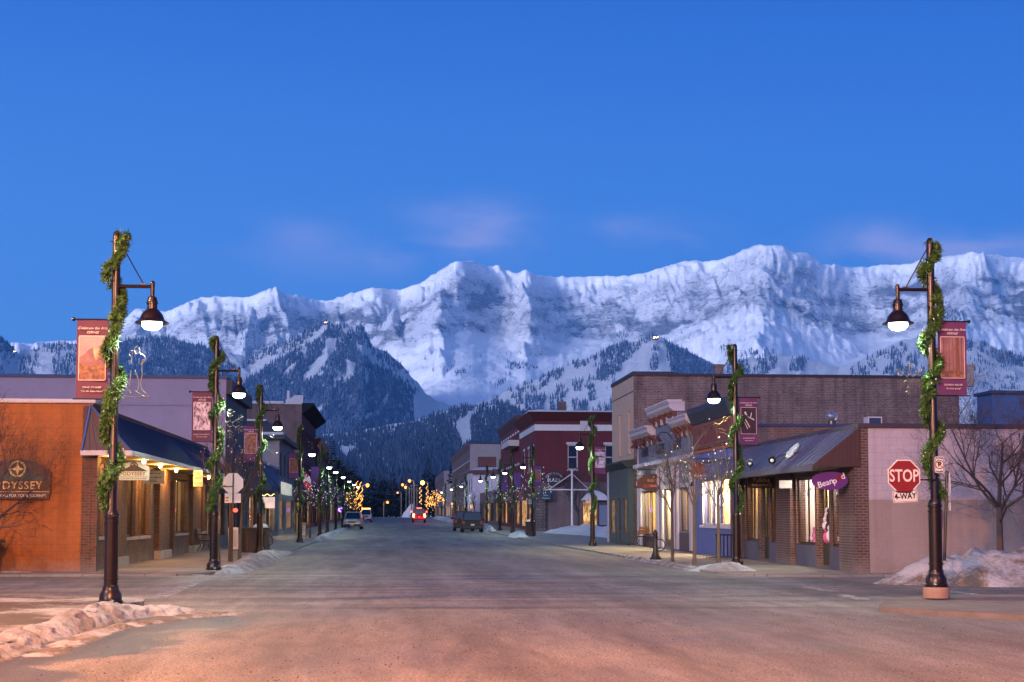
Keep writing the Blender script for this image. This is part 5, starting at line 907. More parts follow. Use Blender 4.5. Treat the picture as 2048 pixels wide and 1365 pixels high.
for a, b in ((38.75, 39.95), (41.4, 43.35), (45.15, 46.5), (47.95, 49.8)): m = MB(); fbox(m, fR, a, b, -.1, .02, .05, .70); m.build('bulkhead', M_BLUEP, t)
for k, h in enumerate(hs):
    if k in (1, 4): door(t, fR, *h, pm('dark_green_brown_door', (.035, .035, .02), .5, .2, 4), M_CLEAR, .25); room(t, fR, *h, R_ORG if k == 1 else R_YEL, 22 if k == 1 else 9, seed=k + 40, pal=(0, 0, 3, 6, 4) if k == 1 else (0, 1, 5))
    else: window(t, fR, *h, M_DKFR, M_CLEAR, 2, 1, .14, .07); room(t, fR, *h, R_WHT if k < 3 else R_CREAM, [26, 0, 20, 7, 0, 9][k], (1, .86, .72) if k < 3 else (1, .75, .45), 1.5, seed=k + 50, pal=(0, 0, 3, 4, 6, 5), curtain=0 if k < 3 else .25)
dk = pm('white_window_decal', (.72, .7, .74), .6, .05, 4, 0, 0)
for a in (39.35, 42.4): text('window_decal', 'Beanpod', .30, dk, t, (XR + .125, a, 2.35), 'R', tilt=.25, ext=.001); text('window_decal', 'Chocolate', .17, dk, t, (XR + .125, a, .92), 'R', ext=.001)
# goods in the windows
gm_ = [pm('white_soft_toy', (.7, .68, .7), .8, .1, 4), pm('pink_soft_toy', (.55, .08, .25), .8, .1, 4), pm('black_soft_toy', (.02, .02, .025), .8, .1, 4)]
ex, ez, rz_ = 11.25, 2.90, 3.98; ya, yb = 37.2, 50.4; rw = XR - .02
m = MB(); m.hexa([(ex, ya, ez), (rw, ya, ez), (rw, yb, ez), (ex, yb, ez), (ex, ya, ez + .05), (rw, ya, rz_), (rw, yb, rz_), (ex, yb, ez + .05)]); aw = m.build('awning', M_SLATE, t); m = MB()
for k in range(12): a = ex + .08 + (rw - ex) * k / 12; zt = ez + .05 + (rz_ - ez - .05) * (a - ex) / (rw - ex); m.box(a - .012, a + .012, ya - .03, ya - .012, ez, zt)
m.prism([(ex, ya - .01, ez), (rw, ya - .01, ez), (rw, ya - .01, rz_ - .03), (ex, ya - .01, ez + .03)], (0, -.003, 0)); m.build('end_panel', M_BRTIN, aw); m = MB(); m.box(ex - .04, ex, ya - .04, yb, ez - .10, ez + .07); m.build('fascia', M_SLATE, aw)
for k in range(22): pass
m = MB()
for k in range(26):
    y = ya + .25 + k * .5; m.hexa([(ex, y, ez + .05), (ex, y + .03, ez + .05), (rw, y + .03, rz_), (rw, y, rz_), (ex, y, ez + .075), (ex, y + .03, ez + .075), (rw, y + .03, rz_ + .025), (rw, y, rz_ + .025)])
m.build('standing_seam', M_SLATE, aw)
def on_slope(y, k): return (ex + (rw - ex) * k, y, ez + .05 + (rz_ - ez - .05) * k)
m = MB(); y = 41.2; p = [Vector(on_slope(y + .55 * math.cos(a) + .18 * math.sin(a), .5 + .2 * math.sin(a) + .1 * math.cos(a))) for a in [q * PI / 8 for q in range(16)]]; n_ = Vector((-.64, 0, .77)); m.prism([q + n_ * .03 for q in p], n_ * .05); tag(m.build('snow_patch', SNOWCAP), 'leaf shaped patch of snow lying on the grey metal awning', 'snow patch')
for u, v, y, lab in ((1540, 935, 43.8, 'left of the two white floodlights on the awning edge'), (1590, 930, 41.2, 'dark floodlight on the awning edge near the purple oval sign')):
    p = Vector(on_slope(y, .05)) + Vector((-.05, 0, .06)); t2 = empty('floodlight', lab, 'floodlight', p, 0, 'floodlights on the awning edge', True); m = MB(); m.tube([p, p + Vector((.0, 0, .16))], .02, 6); m.build('bracket', M_BLACK, t2); d = norm(Vector((-.35, -.75, -.45))); c = p + Vector((0, 0, .2)); m = MB(); m.tube([c - d * .16, c - d * .1, c + d * .02, c + d * .09], [.045, .07, .09, .12], 14); hd = m.build('head', M_WHITE if u < 1560 else M_SGRN, t2, True); m = MB(); m.tube([c + d * .09, c + d * .10], [.115, .115], 14); m.build('lens', M_BLACK, hd); m = MB(); m.ball(c + d * .10, .055, 8); m.build('bulb', M_CLEARB, hd)
m = MB(); q = [on_slope(42.2, .1), on_slope(42.2, .42), on_slope(40.0, .42), on_slope(40.0, .1)]; m.tube([Vector(a) + n_ * .05 for a in (q[0], q[1], q[2])], .014, 5); m.build('awning_brace', M_BLACK, aw)
# goods behind the bead shop door
m = MB()
for k, (a, z, r_) in enumerate([(40.45, 1.0, .16), (40.8, .95, .15), (40.6, 1.25, .14), (40.95, 1.3, .12), (40.55, 1.55, .12), (40.8, 1.6, .1)]):
    mm = MB(); mm.ball((XR + .20, a, z), r_, 8, 1.25); mm.ball((XR + .18, a, z + r_ * 1.45), r_ * .65, 7); mm.ball((XR + .18, a - r_ * .5, z + r_ * 2.0), r_ * .25, 5); mm.ball((XR + .18, a + r_ * .5, z + r_ * 2.0), r_ * .25, 5); tag(mm.build('soft_toy', gm_[[0, 1, 2, 0, 2, 0][k]], None, True), ['white soft toy low in the shop doorway, beside the pink one', 'pink soft toy in the shop doorway', 'black soft toy above the white and pink ones in the doorway', 'small white toy at the right of the doorway display', 'upper black soft toy in the doorway display', 'topmost small white toy in the doorway display'][k], 'soft toy', 'soft toys in the shop doorway')
# signs under the awning
y = 37.55; cx, cz = GY(1660, 962, y); t = empty('shop_sign', 'purple oval sign reading Beanpod under the awning', 'sign', (cx, y, cz), 0, None, True); m = MB(); pts = [(cx + .50 * math.cos(a) * (1 + .02 * math.sin(3 * a)), y, cz + .255 * math.sin(a) * (1 + .05 * math.sin(2 * a + 1))) for a in [k * PI / 24 for k in range(48)]]; m.prism(pts, (0, .035, 0)); m.build('board', pm('deep_purple_paint', (.095, .012, .16), .55, .15, 3), t)
for k, (c, dx, dz) in enumerate([('B', -.28, -.115), ('e', -.17, -.075), ('a', -.07, -.045), ('n', .03, -.01), ('p', .13, .0), ('d', .36, .12)]): text('lettering', c, .23, dk, t, (cx + dx, y - .004, cz + dz), ext=.003, off=.002, tilt=.28)
m = MB(); m.prism([(cx + .245 + .06 * math.cos(a), y - .01, cz + .09 + .085 * math.sin(a)) for a in [k * PI / 7 for k in range(14)]], (0, .006, 0)); m.build('red_bean', M_RED, t); m = MB()
for dx in (-.3, .3): m.tube([(cx + dx, y + .018, cz + .2), (cx + dx, y + .018, 2.85)], .008, 5)
m.build('hanger', M_BLACK, t)
hang_board('shop_sign', 'dark brown sign reading Falkins Insurance under the awning', 1523, 966, 45.6, .93, .36, pm('dark_brown_sign_board', (.045, .02, .012), .5, .2, 4), ['Falkins', 'INSURANCE'], pm('tan_letters', (.85, .55, .32), .5, .1, 4), M_WOOD, size=[.21, .12]); hang_board('shop_sign', 'small blank white hanging sign between the purple oval and the insurance sign', 1571, 969, 43.3, .40, .25, M_WHITE, [], M_BLACK)
# ------------------------------------------------------------------ RIGHT 2: blue shop with brown sign board and teal cornice
M_BLUEW = pm('cobalt_painted_boards', (.075, .105, .30), .6, .15, 2, 0, .08); M_TEAL = pm('dark_teal_cornice', (.02, .032, .06), .55, .2, 3); M_MAROON = pm('brown_carved_board', (.15, .045, .035), .7, .2, 4, 0, .2); M_SIDE = brick('weathered_side_brick', (.15, .085, .075), (.12, .065, .06), (.17, .14, .13), .22, .08, .01, .9, .35)
t = empty('blue_shop', 'blue shop with a brown carved sign board and dark teal cornice', 'building', (13, 51.3, 0), 0, None, True); hs = [(52.0, 54.6, 1.2, 3.05), (54.7, 56.9, 1.2, 3.05)]; shell(t, 'wall', M_SIDE, XR, 34, 51.25, 57.9, -.1, 4.86, 'R', hs, (), .55, M_BLUEW); flat_roof(t, XR, 48, 51.25, 57.9, 4.86, M_RWOOD, SNOWCAP, .1, M_FLASH)
m = MB(); fbox(m, fR, 51.3, 57.85, -.3, 0, 4.86, 5.5); fbox(m, fR, 51.3, 57.85, .003, .12, 4.25, 5.28); m.build('sign_board', M_MAROON, t); m = MB(); fprism(m, fR, [(-.3, 5.3), (.15, 5.3), (.34, 5.75), (.34, 5.95), (-.3, 5.95)], 51.2, 57.9); m.build('cornice', M_TEAL, t)
m = MB(); fbox(m, fR, 51.3, 57.85, .003, .10, 4.10, 4.22); m.build('orange_strip', pm('orange_strip', (.35, .10, .02), .6, .1, 3), t); m = MB(); fbox(m, fR, 51.3, 57.85, .003, .22, 3.72, 4.05); m.build('lower_cornice', M_BLUEW, t)
m = MB()
for k in range(3): a = 52.0 + k * 2.0; m.tube([(XR - .135, a + .5 * math.cos(q) * 1.4, 4.76 + .34 * math.sin(q)) for q in [j * PI / 9 for j in range(13)]], .016, 5)
for z in (4.36, 5.16): fbox(m, fR, 51.6, 57.5, .123, .14, z, z + .04)
m.build('carved_scroll', pm('dull_gold_carving', (.20, .10, .05), .6, .2, 4), t)
for k, h in enumerate(hs):
    window(t, fR, *h, M_TRIM, M_CLEAR, 2 if k else 1, 1, .10, .08, M_TRIM); room(t, fR, *h, R_CREAM, 120, (1, .68, .33), 1.7, seed=k + 60, pal=(1, 1, 4, 2, 5), curtain=.22)
lb = emit('window_lamp', (1, .75, .4), 22); m = MB(); m.ball((XR - .02, 52.5, 2.25), .08, 8); m.build('window_lamp', lb, t); point('window_light', (XR - .35, 53.8, 2.5), 60, (1, .62, .28), t, .3); text('lettering', 'patina', .16, M_WHITE, t, (XR + .08, 53.4, 2.0), 'R', ext=.002)
m = MB(); y = 53.6; cx, cz = GY(1395, 941, y)                      # rusty leaf shaped sign
t = empty('shop_sign', 'rusty star shaped sign with pale words The Candle Room', 'sign', (cx, y, cz), 0, None, True); m = MB(); m.prism([(cx + (.46 if k % 2 == 0 else .22) * math.cos(PI / 2 + k * PI / 7), y, cz + (.5 if k % 2 == 0 else .24) * math.sin(PI / 2 + k * PI / 7)) for k in range(14)], (0, .03, 0)); m.build('board', pm('rust_red_steel', (.16, .035, .02), .7, .3, 6), t); text('lettering', 'The Candle Room', .17, dk, t, (cx, y - .008, cz - .2), ext=.003); m = MB(); m.tube([(cx - .2, y + .015, cz + .44), (XR, y + .015, cz + .44)], .018, 6); m.build('bracket', M_BLACK, t)
# ------------------------------------------------------------------ RIGHT 3: grey false front with stepped bracketed cornices
M_GSID = siding('blue_grey_boards', (.15, .165, .215), .16); M_PINKW = pm('pale_pinkish_trim', (.44, .40, .44), .6, .1, 4, 0, .05); M_BRK = pm('oxblood_brackets', (.11, .03, .025), .6, .2, 4)
t = empty('false_front_shop', 'grey boarded shop with stepped false front and bracketed white cornices', 'building', (13, 58, 0), 0, None, True); hs = [(58.9, 61.2, .9, 2.75), (62.6, 64.6, .16, 2.85), (66.4, 70.2, .62, 2.75), (66.4, 70.2, 3.0, 3.6)]
shell(t, 'wall', M_GSID, XR, 30, 58.0, 71.6, -.1, 4.2, 'R', hs, (), .3); flat_roof(t, XR + .35, 30, 58, 71.6, 4.2, M_RWOOD, SNOWCAP); m = MB(); fbox(m, fR, 58.0, 71.6, -.3, 0, 4.2, 5.4); fbox(m, fR, 61.5, 66.8, -.3, 0, 5.4, 6.2); m.build('false_front', M_GSID, t)
def cornice(a0, a1, z, pr=.40, n=4):
    m = MB(); fprism(m, fR, [(-.3, z - .22), (pr * .55, z - .22), (pr, z - .05), (pr, z + .12), (-.3, z + .12)], a0, a1); fbox(m, fR, a0 - .03, a1 + .03, -.3, pr + .05, z + .122, z + .19); o = m.build('cornice', M_PINKW, t)
    m = MB(); fbox(m, fR, a0 + .1, a1 - .1, .003, .03, z - .62, z - .225); m.build('frieze', M_WHITE, o); w = (a1 - a0) / n
    for k in range(n + 1): m = MB(); c = min(max(a0 + k * w, a0 + .18), a1 - .18); m.prism([fR(c - .13, d, zz) for d, zz in ((.03, z - .70), (.10, z - .62), (.14, z - .45), (pr * .85, z - .30), (pr * .85, z - .225), (.03, z - .225))], Vector(fR(.26, 0, 0)) - Vector(fR(0, 0, 0))); m.build('bracket', M_BRK, o)
cornice(57.95, 61.6, 5.62); cornice(61.4, 66.9, 6.40); cornice(66.7, 71.65, 5.62); m = MB(); m.bevbox(XR - .5, XR + .2, 61.4, 66.9, 6.592, 6.68, .03); m.bevbox(XR - .5, XR + .2, 66.95, 71.6, 5.812, 5.88, .03); m.build('roof_snow', SNOWCAP, t)
m = MB(); fprism(m, fR, [(.003, 3.86), (.25, 3.98), (.25, 4.14), (.003, 4.18)], 57.95, 71.65); fbox(m, fR, 57.98, 58.2, .003, .05, .1, 5.35); fbox(m, fR, 71.35, 71.6, .003, .05, .1, 5.35); m.build('lower_cornice', M_PINKW, t); m = MB()
for a, b in ((58.5, 58.85), (61.25, 61.6), (62.2, 62.55), (64.65, 65.1), (65.9, 66.3), (70.3, 70.7)): fbox(m, fR, a, b, .003, .09, .12, 3.80)
for a, b in ((58.5, 61.6), (62.2, 65.1), (65.9, 70.7)): fbox(m, fR, a, b, .003, .085, 2.8, 2.98)
m.build('pilaster', M_PINKW, t); m = MB(); fbox(m, fR, 58.9, 61.2, .003, .03, .05, .85); m.build('bulkhead', pm('dark_plum_panel', (.05, .025, .04), .6, .2, 4), t); m = MB(); fbox(m, fR, 66.4, 70.2, .003, .03, .05, .58); m.build('bulkhead', pm('dark_plum_panel', (.05, .025, .04), .6, .2, 4), t)
window(t, fR, *hs[0], M_DKFR, M_CLEAR, 2, 1, .14); room(t, fR, *hs[0], R_CREAM, 14, seed=70, curtain=.2); door(t, fR, *hs[1], M_DKFR, M_CLEAR, .12, .12); room(t, fR, *hs[1], R_YEL, 160, (1, .8, .35), 1.2, seed=71, pal=(5, 5, 0), shelves=1); window(t, fR, *hs[2], M_DKFR, M_CLEAR, 4, 1, .14); room(t, fR, *hs[2], R_CREAM, 75, (1, .66, .30), 1.6, seed=72, curtain=.45); window(t, fR, *hs[3], M_PINKW, M_GBLUE, 4, 1, .1); point('doorway_light', (XR - .4, 63.6, 2.2), 40, (1, .7, .2), t, .25)
wl = pm('dark_wall_letters', (.035, .02, .025), .6, .1, 4, 0, 0)
for s_, a in (('FERNIE', 69.55), ('CHEESE', 65.55), ('HAUS', 61.6)): text('lettering', s_, .60, wl, t, (XR - .012, a, 4.68), 'R', off=.012, sx=1.05, ext=.01)
M_GOOSE = pm('oxblood_shade', (.08, .02, .018), .5, .2, 4, .2, 0)
for k, a in enumerate((68.7, 66.6, 62.6)):
    p = Vector((XR, a, 5.0)); t2 = empty('gooseneck_light', ['leftmost gooseneck wall lamp over the dark letters', 'middle gooseneck wall lamp over the dark letters', 'right gooseneck wall lamp over the dark letters, under the tall step'][k], 'wall lamp', p, 0, 'gooseneck lamps on the grey false front', True); m = MB(); m.tube([p, p + Vector((-.25, 0, .28)), p + Vector((-.55, 0, .3)), p + Vector((-.68, 0, .12))], .022, 7); m.build('arm', M_BLACK, t2, True); m = MB(); m.lathe([(.04, .14), (.07, .05), (.19, -.12), (.2, -.15), (.17, -.14), (.03, .02)], 14, p + Vector((-.68, 0, .02))); m.build('shade', M_GOOSE, t2, True)
# hanging signs of this row
y = 66.0; cx, cz = GY(1314, 966, y); t = empty('shop_sign', 'dark oval wooden sign hanging from an iron bracket before the grey shop', 'sign', (cx, y, cz), 0, None, True); m = MB(); m.prism([(cx + .95 * math.cos(a), y, cz + .42 * math.sin(a)) for a in [k * PI / 16 for k in range(32)]], (0, .06, 0)); m.build('board', M_SB, t); m = MB(); m.box(cx - .62, cx + .62, y - .02, y, cz - .22, cz - .08); m.build('red_band', pm('dull_red_band', (.3, .04, .03), .6, .1, 4), t); text('lettering', 'RUSTY EDGE', .16, M_GOLD, t, (cx, y - .01, cz + .1)); text('lettering', 'BOARD SHOP', .10, M_WHITE, t, (cx, y - .03, cz - .15)); m = MB(); m.tube([(XR, y + .03, cz + .62), (cx - .9, y + .03, cz + .62)], .03, 6); m.tube([(cx - .5, y + .03, cz + .34), (cx - .5, y + .03, cz + .6)], .012, 5); m.tube([(cx + .5, y + .03, cz + .34), (cx + .5, y + .03, cz + .6)], .012, 5); m.build('bracket', M_BLACK, t)
hang_board('shop_sign', 'small dark plum sign reading BAR left of the oval wooden sign', 1281, 968, 69.5, .62, .44, pm('plum_board', (.06, .015, .03), .5, .2, 4), ['BAR'], M_WHITE, size=.26, brk=(XR, 3.55)); hang_board('shop_sign', 'square yellow and brown sign on the green shop front', 1253, 980, 75.2, .62, .62, pm('ochre_board', (.42, .20, .03), .6, .15, 4), ['GHOSTRIDER', '', 'TRADING CO.'], M_SB, M_SB, size=.085, brk=(XR, 3.45)); y = 75.19; cx, cz = GY(1253, 980, y); m = MB(); m.prism([(cx + .13 * math.cos(a), y - .012, cz + .11 * math.sin(a)) for a in [k * PI / 8 for k in range(16)]], (0, .008, 0)); o = m.build('emblem', M_SB); o.parent = [q for q in COL.objects if q.get('label') == 'square yellow and brown sign on the green shop front'][0]; o.location = -Vector(o.parent.location)
text('wall_numbers', '51', .42, M_WHITE, [q for q in COL.objects if q.get('category') == 'building' and q.name == 'false_front_shop'][0], (XR - .06, 62.4, 3.35), 'R', ext=.01)
# ------------------------------------------------------------------ RIGHT 4: tall tan fronted brick building with the green shop front
M_OLDBR = brick('old_mottled_brick', (.20, .13, .115), (.12, .07, .07), (.25, .205, .20), .23, .085, .013, .9, .55, .4); M_TAN = pm('tan_stucco', (.46, .33, .24), .9, .12, 1.5, 0, .2); M_DGRN = siding('dark_green_boards', (.05, .075, .075), .15)
t = empty('brick_hall', 'tall old brick building with a tan street front above a green shop', 'building', (13, 72.8, 0), 0, None, True); hs = [(73.9, 74.5, 4.9, 7.1), (76.9, 77.5, 4.9, 7.1)]; shell(t, 'wall', M_OLDBR, XR, 30.0, 72.8, 80.0, -.1, 8.85, 'R', hs, (), .3, M_TAN); fl = pm('blackish_roof_edge', (.02, .022, .045), .6, .2, 3); flat_roof(t, XR, 30, 72.8, 80, 8.85, M_RWOOD, SNOWCAP); m = MB(); m.box(XR - .05, 14.7, 72.7, 80.1, 8.853, 9.06); m.box(14.701, 30.1, 72.7, 73.2, 8.853, 8.97); m.build('parapet_cap', fl, t)
m = MB(); m.box(14.701, 14.9, 72.72, 80, 8.97, 9.02); fbox(m, fR, 72.85, 80, .003, .02, 8.02, 8.06); m.build('joint', fl, t)
for h in hs: window(t, fR, *h, M_DKFR, M_GDARK, 1, 2, .2, .07, M_TAN)
m = MB(); f5 = fm('R', XR - .3); hs2 = [(73.4, 74.5, .6, 2.5), (75.3, 76.6, .16, 2.5), (77.2, 79.0, .6, 2.5)]; m2 = MB(); face_holes(m2, f5, 72.75, 79.6, .1, 4.1, hs2, .2); m2.quad((XR - .3, 72.75, .1), (XR + .02, 72.75, .1), (XR + .02, 72.75, 4.1), (XR - .3, 72.75, 4.1)); sf = m2.build('shop_front', M_DGRN, t); m = MB(); fprism(m, f5, [(-.28, 4.05), (.05, 4.05), (.38, 4.3), (.38, 4.42), (-.28, 4.5)], 72.6, 79.9); m.build('cornice', pm('green_black_cornice', (.025, .04, .035), .6, .2, 3), t); m = MB(); fbox(m, f5, 79.3, 79.65, .003, .06, .1, 4.0); m.build('corner_board', M_PINKW, t)
for k, h in enumerate(hs2): (door(t, f5, *h, pm('purple_brown_door', (.04, .015, .04), .5, .2, 4), M_GDARK) if k == 1 else window(t, f5, *h, M_DKFR, M_WARM2, 1, 1, .12))
for (u0, u1, v0, v1, yy, nm, mt_) in ((1431, 1447, 729, 746, 76, 'chimney', M_OLDBR), (1930, 1948, 729, 750, 73.4, 'chimney', M_CONC)):
    xa, za = GY(u0, v1, yy); xb, zb = GY(u1, v0, yy); m = MB(); m.box(xa, xb, yy, yy + .5, 8.5, zb - .1); m.box(xa - .04, xb + .04, yy - .04, yy + .54, zb - .1, zb); m.build(nm, mt_, t)
# roof bits behind the corner store
x_, z_ = GY(1663, 834, 53.2); t = empty('roof_turbine', 'shiny round turbine vent on the roof behind the metal awning', 'vent', (x_, 53.2, z_)); m = MB(); m.lathe([(.14, -.4), (.14, -.16), (.17, -.15)], 14); m.build('neck', M_STEEL, t); m = MB(); n = 14
for k in range(n):
    w = 2 * PI * k / n; m.tube([(.2 * math.sin(PI * (.1 + .8 * i / 6)) * math.cos(w + i * .12) * 1.1, .2 * math.sin(PI * (.1 + .8 * i / 6)) * math.sin(w + i * .12) * 1.1, -.16 + .33 * i / 6) for i in range(7)], .022, 4)
m.ball((0, 0, 0), .175, 10, .9); m.build('head', pm('bright_galvanised', (.55, .57, .6), .3, .1, 6, .8, 0), t)
x_, z_ = GY(1750, 840, 53.0); t = empty('roof_hatch', 'pale framed hatch standing on the low roof', 'roof hatch', (x_, 53, z_)); m = MB(); m.box(-.28, .28, 0, .5, -.4, .12); m.build('box', M_TRIM, t); m = MB(); m.box(-.23, .23, -.012, -.003, -.36, .07); m.build('panel', M_FLASH, t)
t = empty('blue_warehouse', 'plain blue metal building at the right edge behind the block wall', 'building', (27, 60, 0), 0, None, True); xa, za = GY(1984, 788, 60); M_BW = siding('blue_ribbed_metal', (.04, .095, .24), .35, .5, True, .8); m = MB(); m.box(xa, xa + 16, 60, 61.6, -.1, za); m.build('wall', M_BW, t); m = MB(); m.box(xa - .12, xa + 16.1, 59.85, 61.7, za + .003, za + .14); m.build('roof', M_FLASH, t); m = MB(); m.box(xa + .5, xa + 2, 59.96, 59.997, 2.2, 3.4); m.build('vent_panel', M_STEEL, t)
# ------------------------------------------------------------------ RIGHT 5: red brick block by the plaza and the far right row
M_RBR2 = brick('deep_red_brick_on_beige', (.115, .013, .020), (.095, .011, .018), (.10, .028, .034), .22, .08, .008, .85, .2, .2, split=(4.55, (.17, .13, .135)))
Y = 127.0; r = rise(Y); t = empty('red_plaza_building', 'deep red brick building with a white band facing the plaza', 'building', (13, Y, 0), 0, None, True); H = 10.6; hf = [(GY(1133, 0, Y)[0], GY(1153, 0, Y)[0], 5.7, 7.95), (GY(1206, 0, Y)[0], GY(1229, 0, Y)[0], 5.7, 7.95)]
hs = [(128.2 + 4.4 * k, 129.4 + 4.4 * k, 5.5, 7.8) for k in range(3)] + [(127.9, 133.5, .5, 3.1), (135, 141, .5, 3.1)]; shell(t, 'wall', M_RBR2, 13.0, 40, Y, 142, -.1, H, 'R', hs, hf, .25, M_RBR); f = fm('R', 13.0); fF = fm('F', Y); flat_roof(t, 13, 40, Y, 142, H, M_RWOOD, SNOWCAP)
for h in hf: window(t, fF, *h, M_TRIM, M_GBLUE, 1, 2, .12, .10, M_TRIM, M_TRIM)
for k, h in enumerate(hs): window(t, f, *h, M_TRIM if k < 3 else M_DKFR, M_GBLUE if k < 3 else M_WARM, 1 if k < 3 else 3, 2 if k < 3 else 1, .12, .08, None, M_WHITE if k < 3 else None)
m = MB(); m.box(12.93, 40, Y - .07, Y - .002, 9.2, 9.75); fbox(m, f, Y, 142, .002, .07, 9.2, 9.75); m.build('white_band', M_WHITE, t); m = MB(); m.prism([(12.4, 0, 10.35), (12.4, 0, 10.95), (40, 0, 10.95), (40, 0, 10.35)], (0, 0, 0)) if 0 else None
m.box(12.999, 12.9995, Y, Y + .01, 0, .01) if 0 else None; m = MB(); m.hexa([(12.9, Y - .1, 10.1), (40, Y - .1, 10.1), (40, 142.2, 10.1), (12.9, 142.2, 10.1), (12.3, Y - .7, 10.85), (40, Y - .7, 10.85), (40, 142.2, 10.85), (12.3, 142.2, 10.85)]); m.build('cornice', pm('oxblood_cornice', (.075, .016, .022), .6, .2, 3), t); m = MB(); m.bevbox(12.32, 40, Y - .68, 130, 10.853, 10.98, .05); m.build('roof_snow', SNOWCAP, t)
m = MB(); x_, z_ = GY(1168, 850, Y); m.box(x_ - .35, x_ + .35, Y - .08, Y - .003, z_ - .5, z_ + .5); m.build('vent_panel', M_TRIM, t); m = MB(); m.box(12.8, 13.9, Y - .25, Y - .003, 0, 3.6); m.build('stone_pier', brick('rubble_stone', (.2, .17, .16), (.12, .10, .1), (.08, .07, .07), .45, .25, .03, .9, .4, .6), t); m = MB(); x_, z_ = GY(1125, 812, 132); m.box(x_ - .35, x_ + .35, 132, 132.8, 10.5, z_ + .4); m.build('chimney', M_LBR, t)
y = 126.6; cx, cz = GY(1108, 958, y); t = empty('plaza_sign', 'dark oval sign reading HUCKLEBERRY PLAZA on the red building', 'sign', (cx, y, cz), 0, None, True); m = MB(); m.prism([(cx + .88 * math.cos(a), y, cz + .62 * math.sin(a)) for a in [k * PI / 20 for k in range(40)]], (0, .08, 0)); m.build('board', pm('dark_aubergine_board', (.035, .02, .035), .6, .2, 4), t); text('lettering', 'PLAZA', .40, M_WHITE, t, (cx, y - .01, cz - .14), off=.012)
for k, c in enumerate('HUCKLEBERRY'): a = PI * (.90 - .80 * k / 10); text('lettering', c, .21, M_TRIM, t, (cx + .72 * math.cos(a), y - .01, cz + .02 + .47 * math.sin(a)), tilt=a - PI / 2, off=.004)
m = MB(); m.tube([(13, y + .04, cz), (cx - .8, y + .04, cz)], .04, 6); m.build('bracket', M_BLACK, t); hang_board('plaza_sign', 'square teal sign with a yellow swoosh below the oval plaza sign', 1092, 988, 126.3, .95, 1.1, pm('dark_teal_board', (.012, .05, .075), .6, .15, 4), ['', '', 'River', 'Runners'], M_WHITE, size=.2); cx, cz = GY(1092, 980, 126.28); m = MB(); m.tube([(cx - .32, 126.27, cz + .0), (cx - .05, 126.27, cz + .12), (cx + .32, 126.27, cz + .34)], [.02, .06, .015], 6); m.tube([(cx - .32, 126.27, cz - .12), (cx, 126.27, cz - .05), (cx + .32, 126.27, cz + .16)], [.02, .05, .015], 6); o = m.build('swoosh', M_GOLD); o.parent = [q for q in COL.objects if q.get('label') == 'square teal sign with a yellow swoosh below the oval plaza sign'][0]; o.location = -Vector(o.parent.location)
t, f, r = block('brick_hotel', 'tall red brick block beyond the plaza building', 'R', 13.0, 142.3, 167, 11.4, M_RBR, 22, cornice=pm('grey_pink_cornice', (.07, .035, .04), .7, .2, 3), step=3.0, lintel=M_WHITE, lit=(M_WARM, M_WARM2, M_GDARK)); m = MB(); fbox(m, f, 143, 152, .003, 1.1, 8.6, 9.2); m.build('bay_cornice', M_TRIM, t); m = MB(); m.lathe([(1.2, 0), (1.15, .5), (.9, 1.0), (.5, 1.35), (.05, 1.5)], 14, (12.9, 158, 2.9 + r)); m.build('dome_awning', pm('olive_canvas', (.10, .10, .03), .8, .15, 3), t, True)
block('low_brown_shops', 'low brown shop block behind the parked dark vehicles', 'R', 12.8, 168, 203, 4.4, pm('brown_grey_render', (.15, .11, .11), .9, .2, 2), 20, floors=0, step=4); t, f, r = block('white_gabled_inn', 'white walled building with a snowy roof and brown dormer', 'R', 11.9, 205, 228, 7.6, pm('white_render', (.5, .46, .5), .9, .1, 2), 20, floors=1, step=5, lit=(M_WARM2, M_GDARK)); m = MB(); m.hexa([(11.2, 204.5, r + 7.6), (32, 204.5, r + 7.6), (32, 228, r + 7.6), (11.2, 228, r + 7.6), (13, 206.5, r + 8.1), (31, 206.5, r + 8.1), (31, 227, r + 8.1), (13, 227, r + 8.1)]); m.build('roof_snow', SNOWCAP, t); m = MB(); m.box(11.3, 32, 204.4, 204.6, r + 7.1, r + 7.6); m.box(12.8, 15.4, 206.3, 208, r + 8.1, r + 9.6); m.build('dormer', M_BRK, t)
block('long_brick_block', 'long tall brick block with a beige side wall far down the right side', 'R', 13.0, 232, 298, 12.6, pm('beige_side_render', (.28, .23, .23), .9, .12, 1.2), 24, fmat=M_LBR, cornice=M_LBR, step=4.2, snow=False, cap=fl, lintel=M_TRIM); block('far_brick_block', 'farthest brick block on the right beyond the golden light trees', 'R', 13.0, 345, 410, 11.4, pm('dusky_render', (.24, .19, .2), .9, .12, 1.2), 24, fmat=M_LBR, step=6); block('far_low_shop', 'small low shop with a lit cornice far down the right side', 'R', 12.6, 300, 343, 7.4, pm('pale_far_render', (.32, .26, .25), .9, .12, 1.2), 20, floors=1, step=6, lit=(M_WARM,))
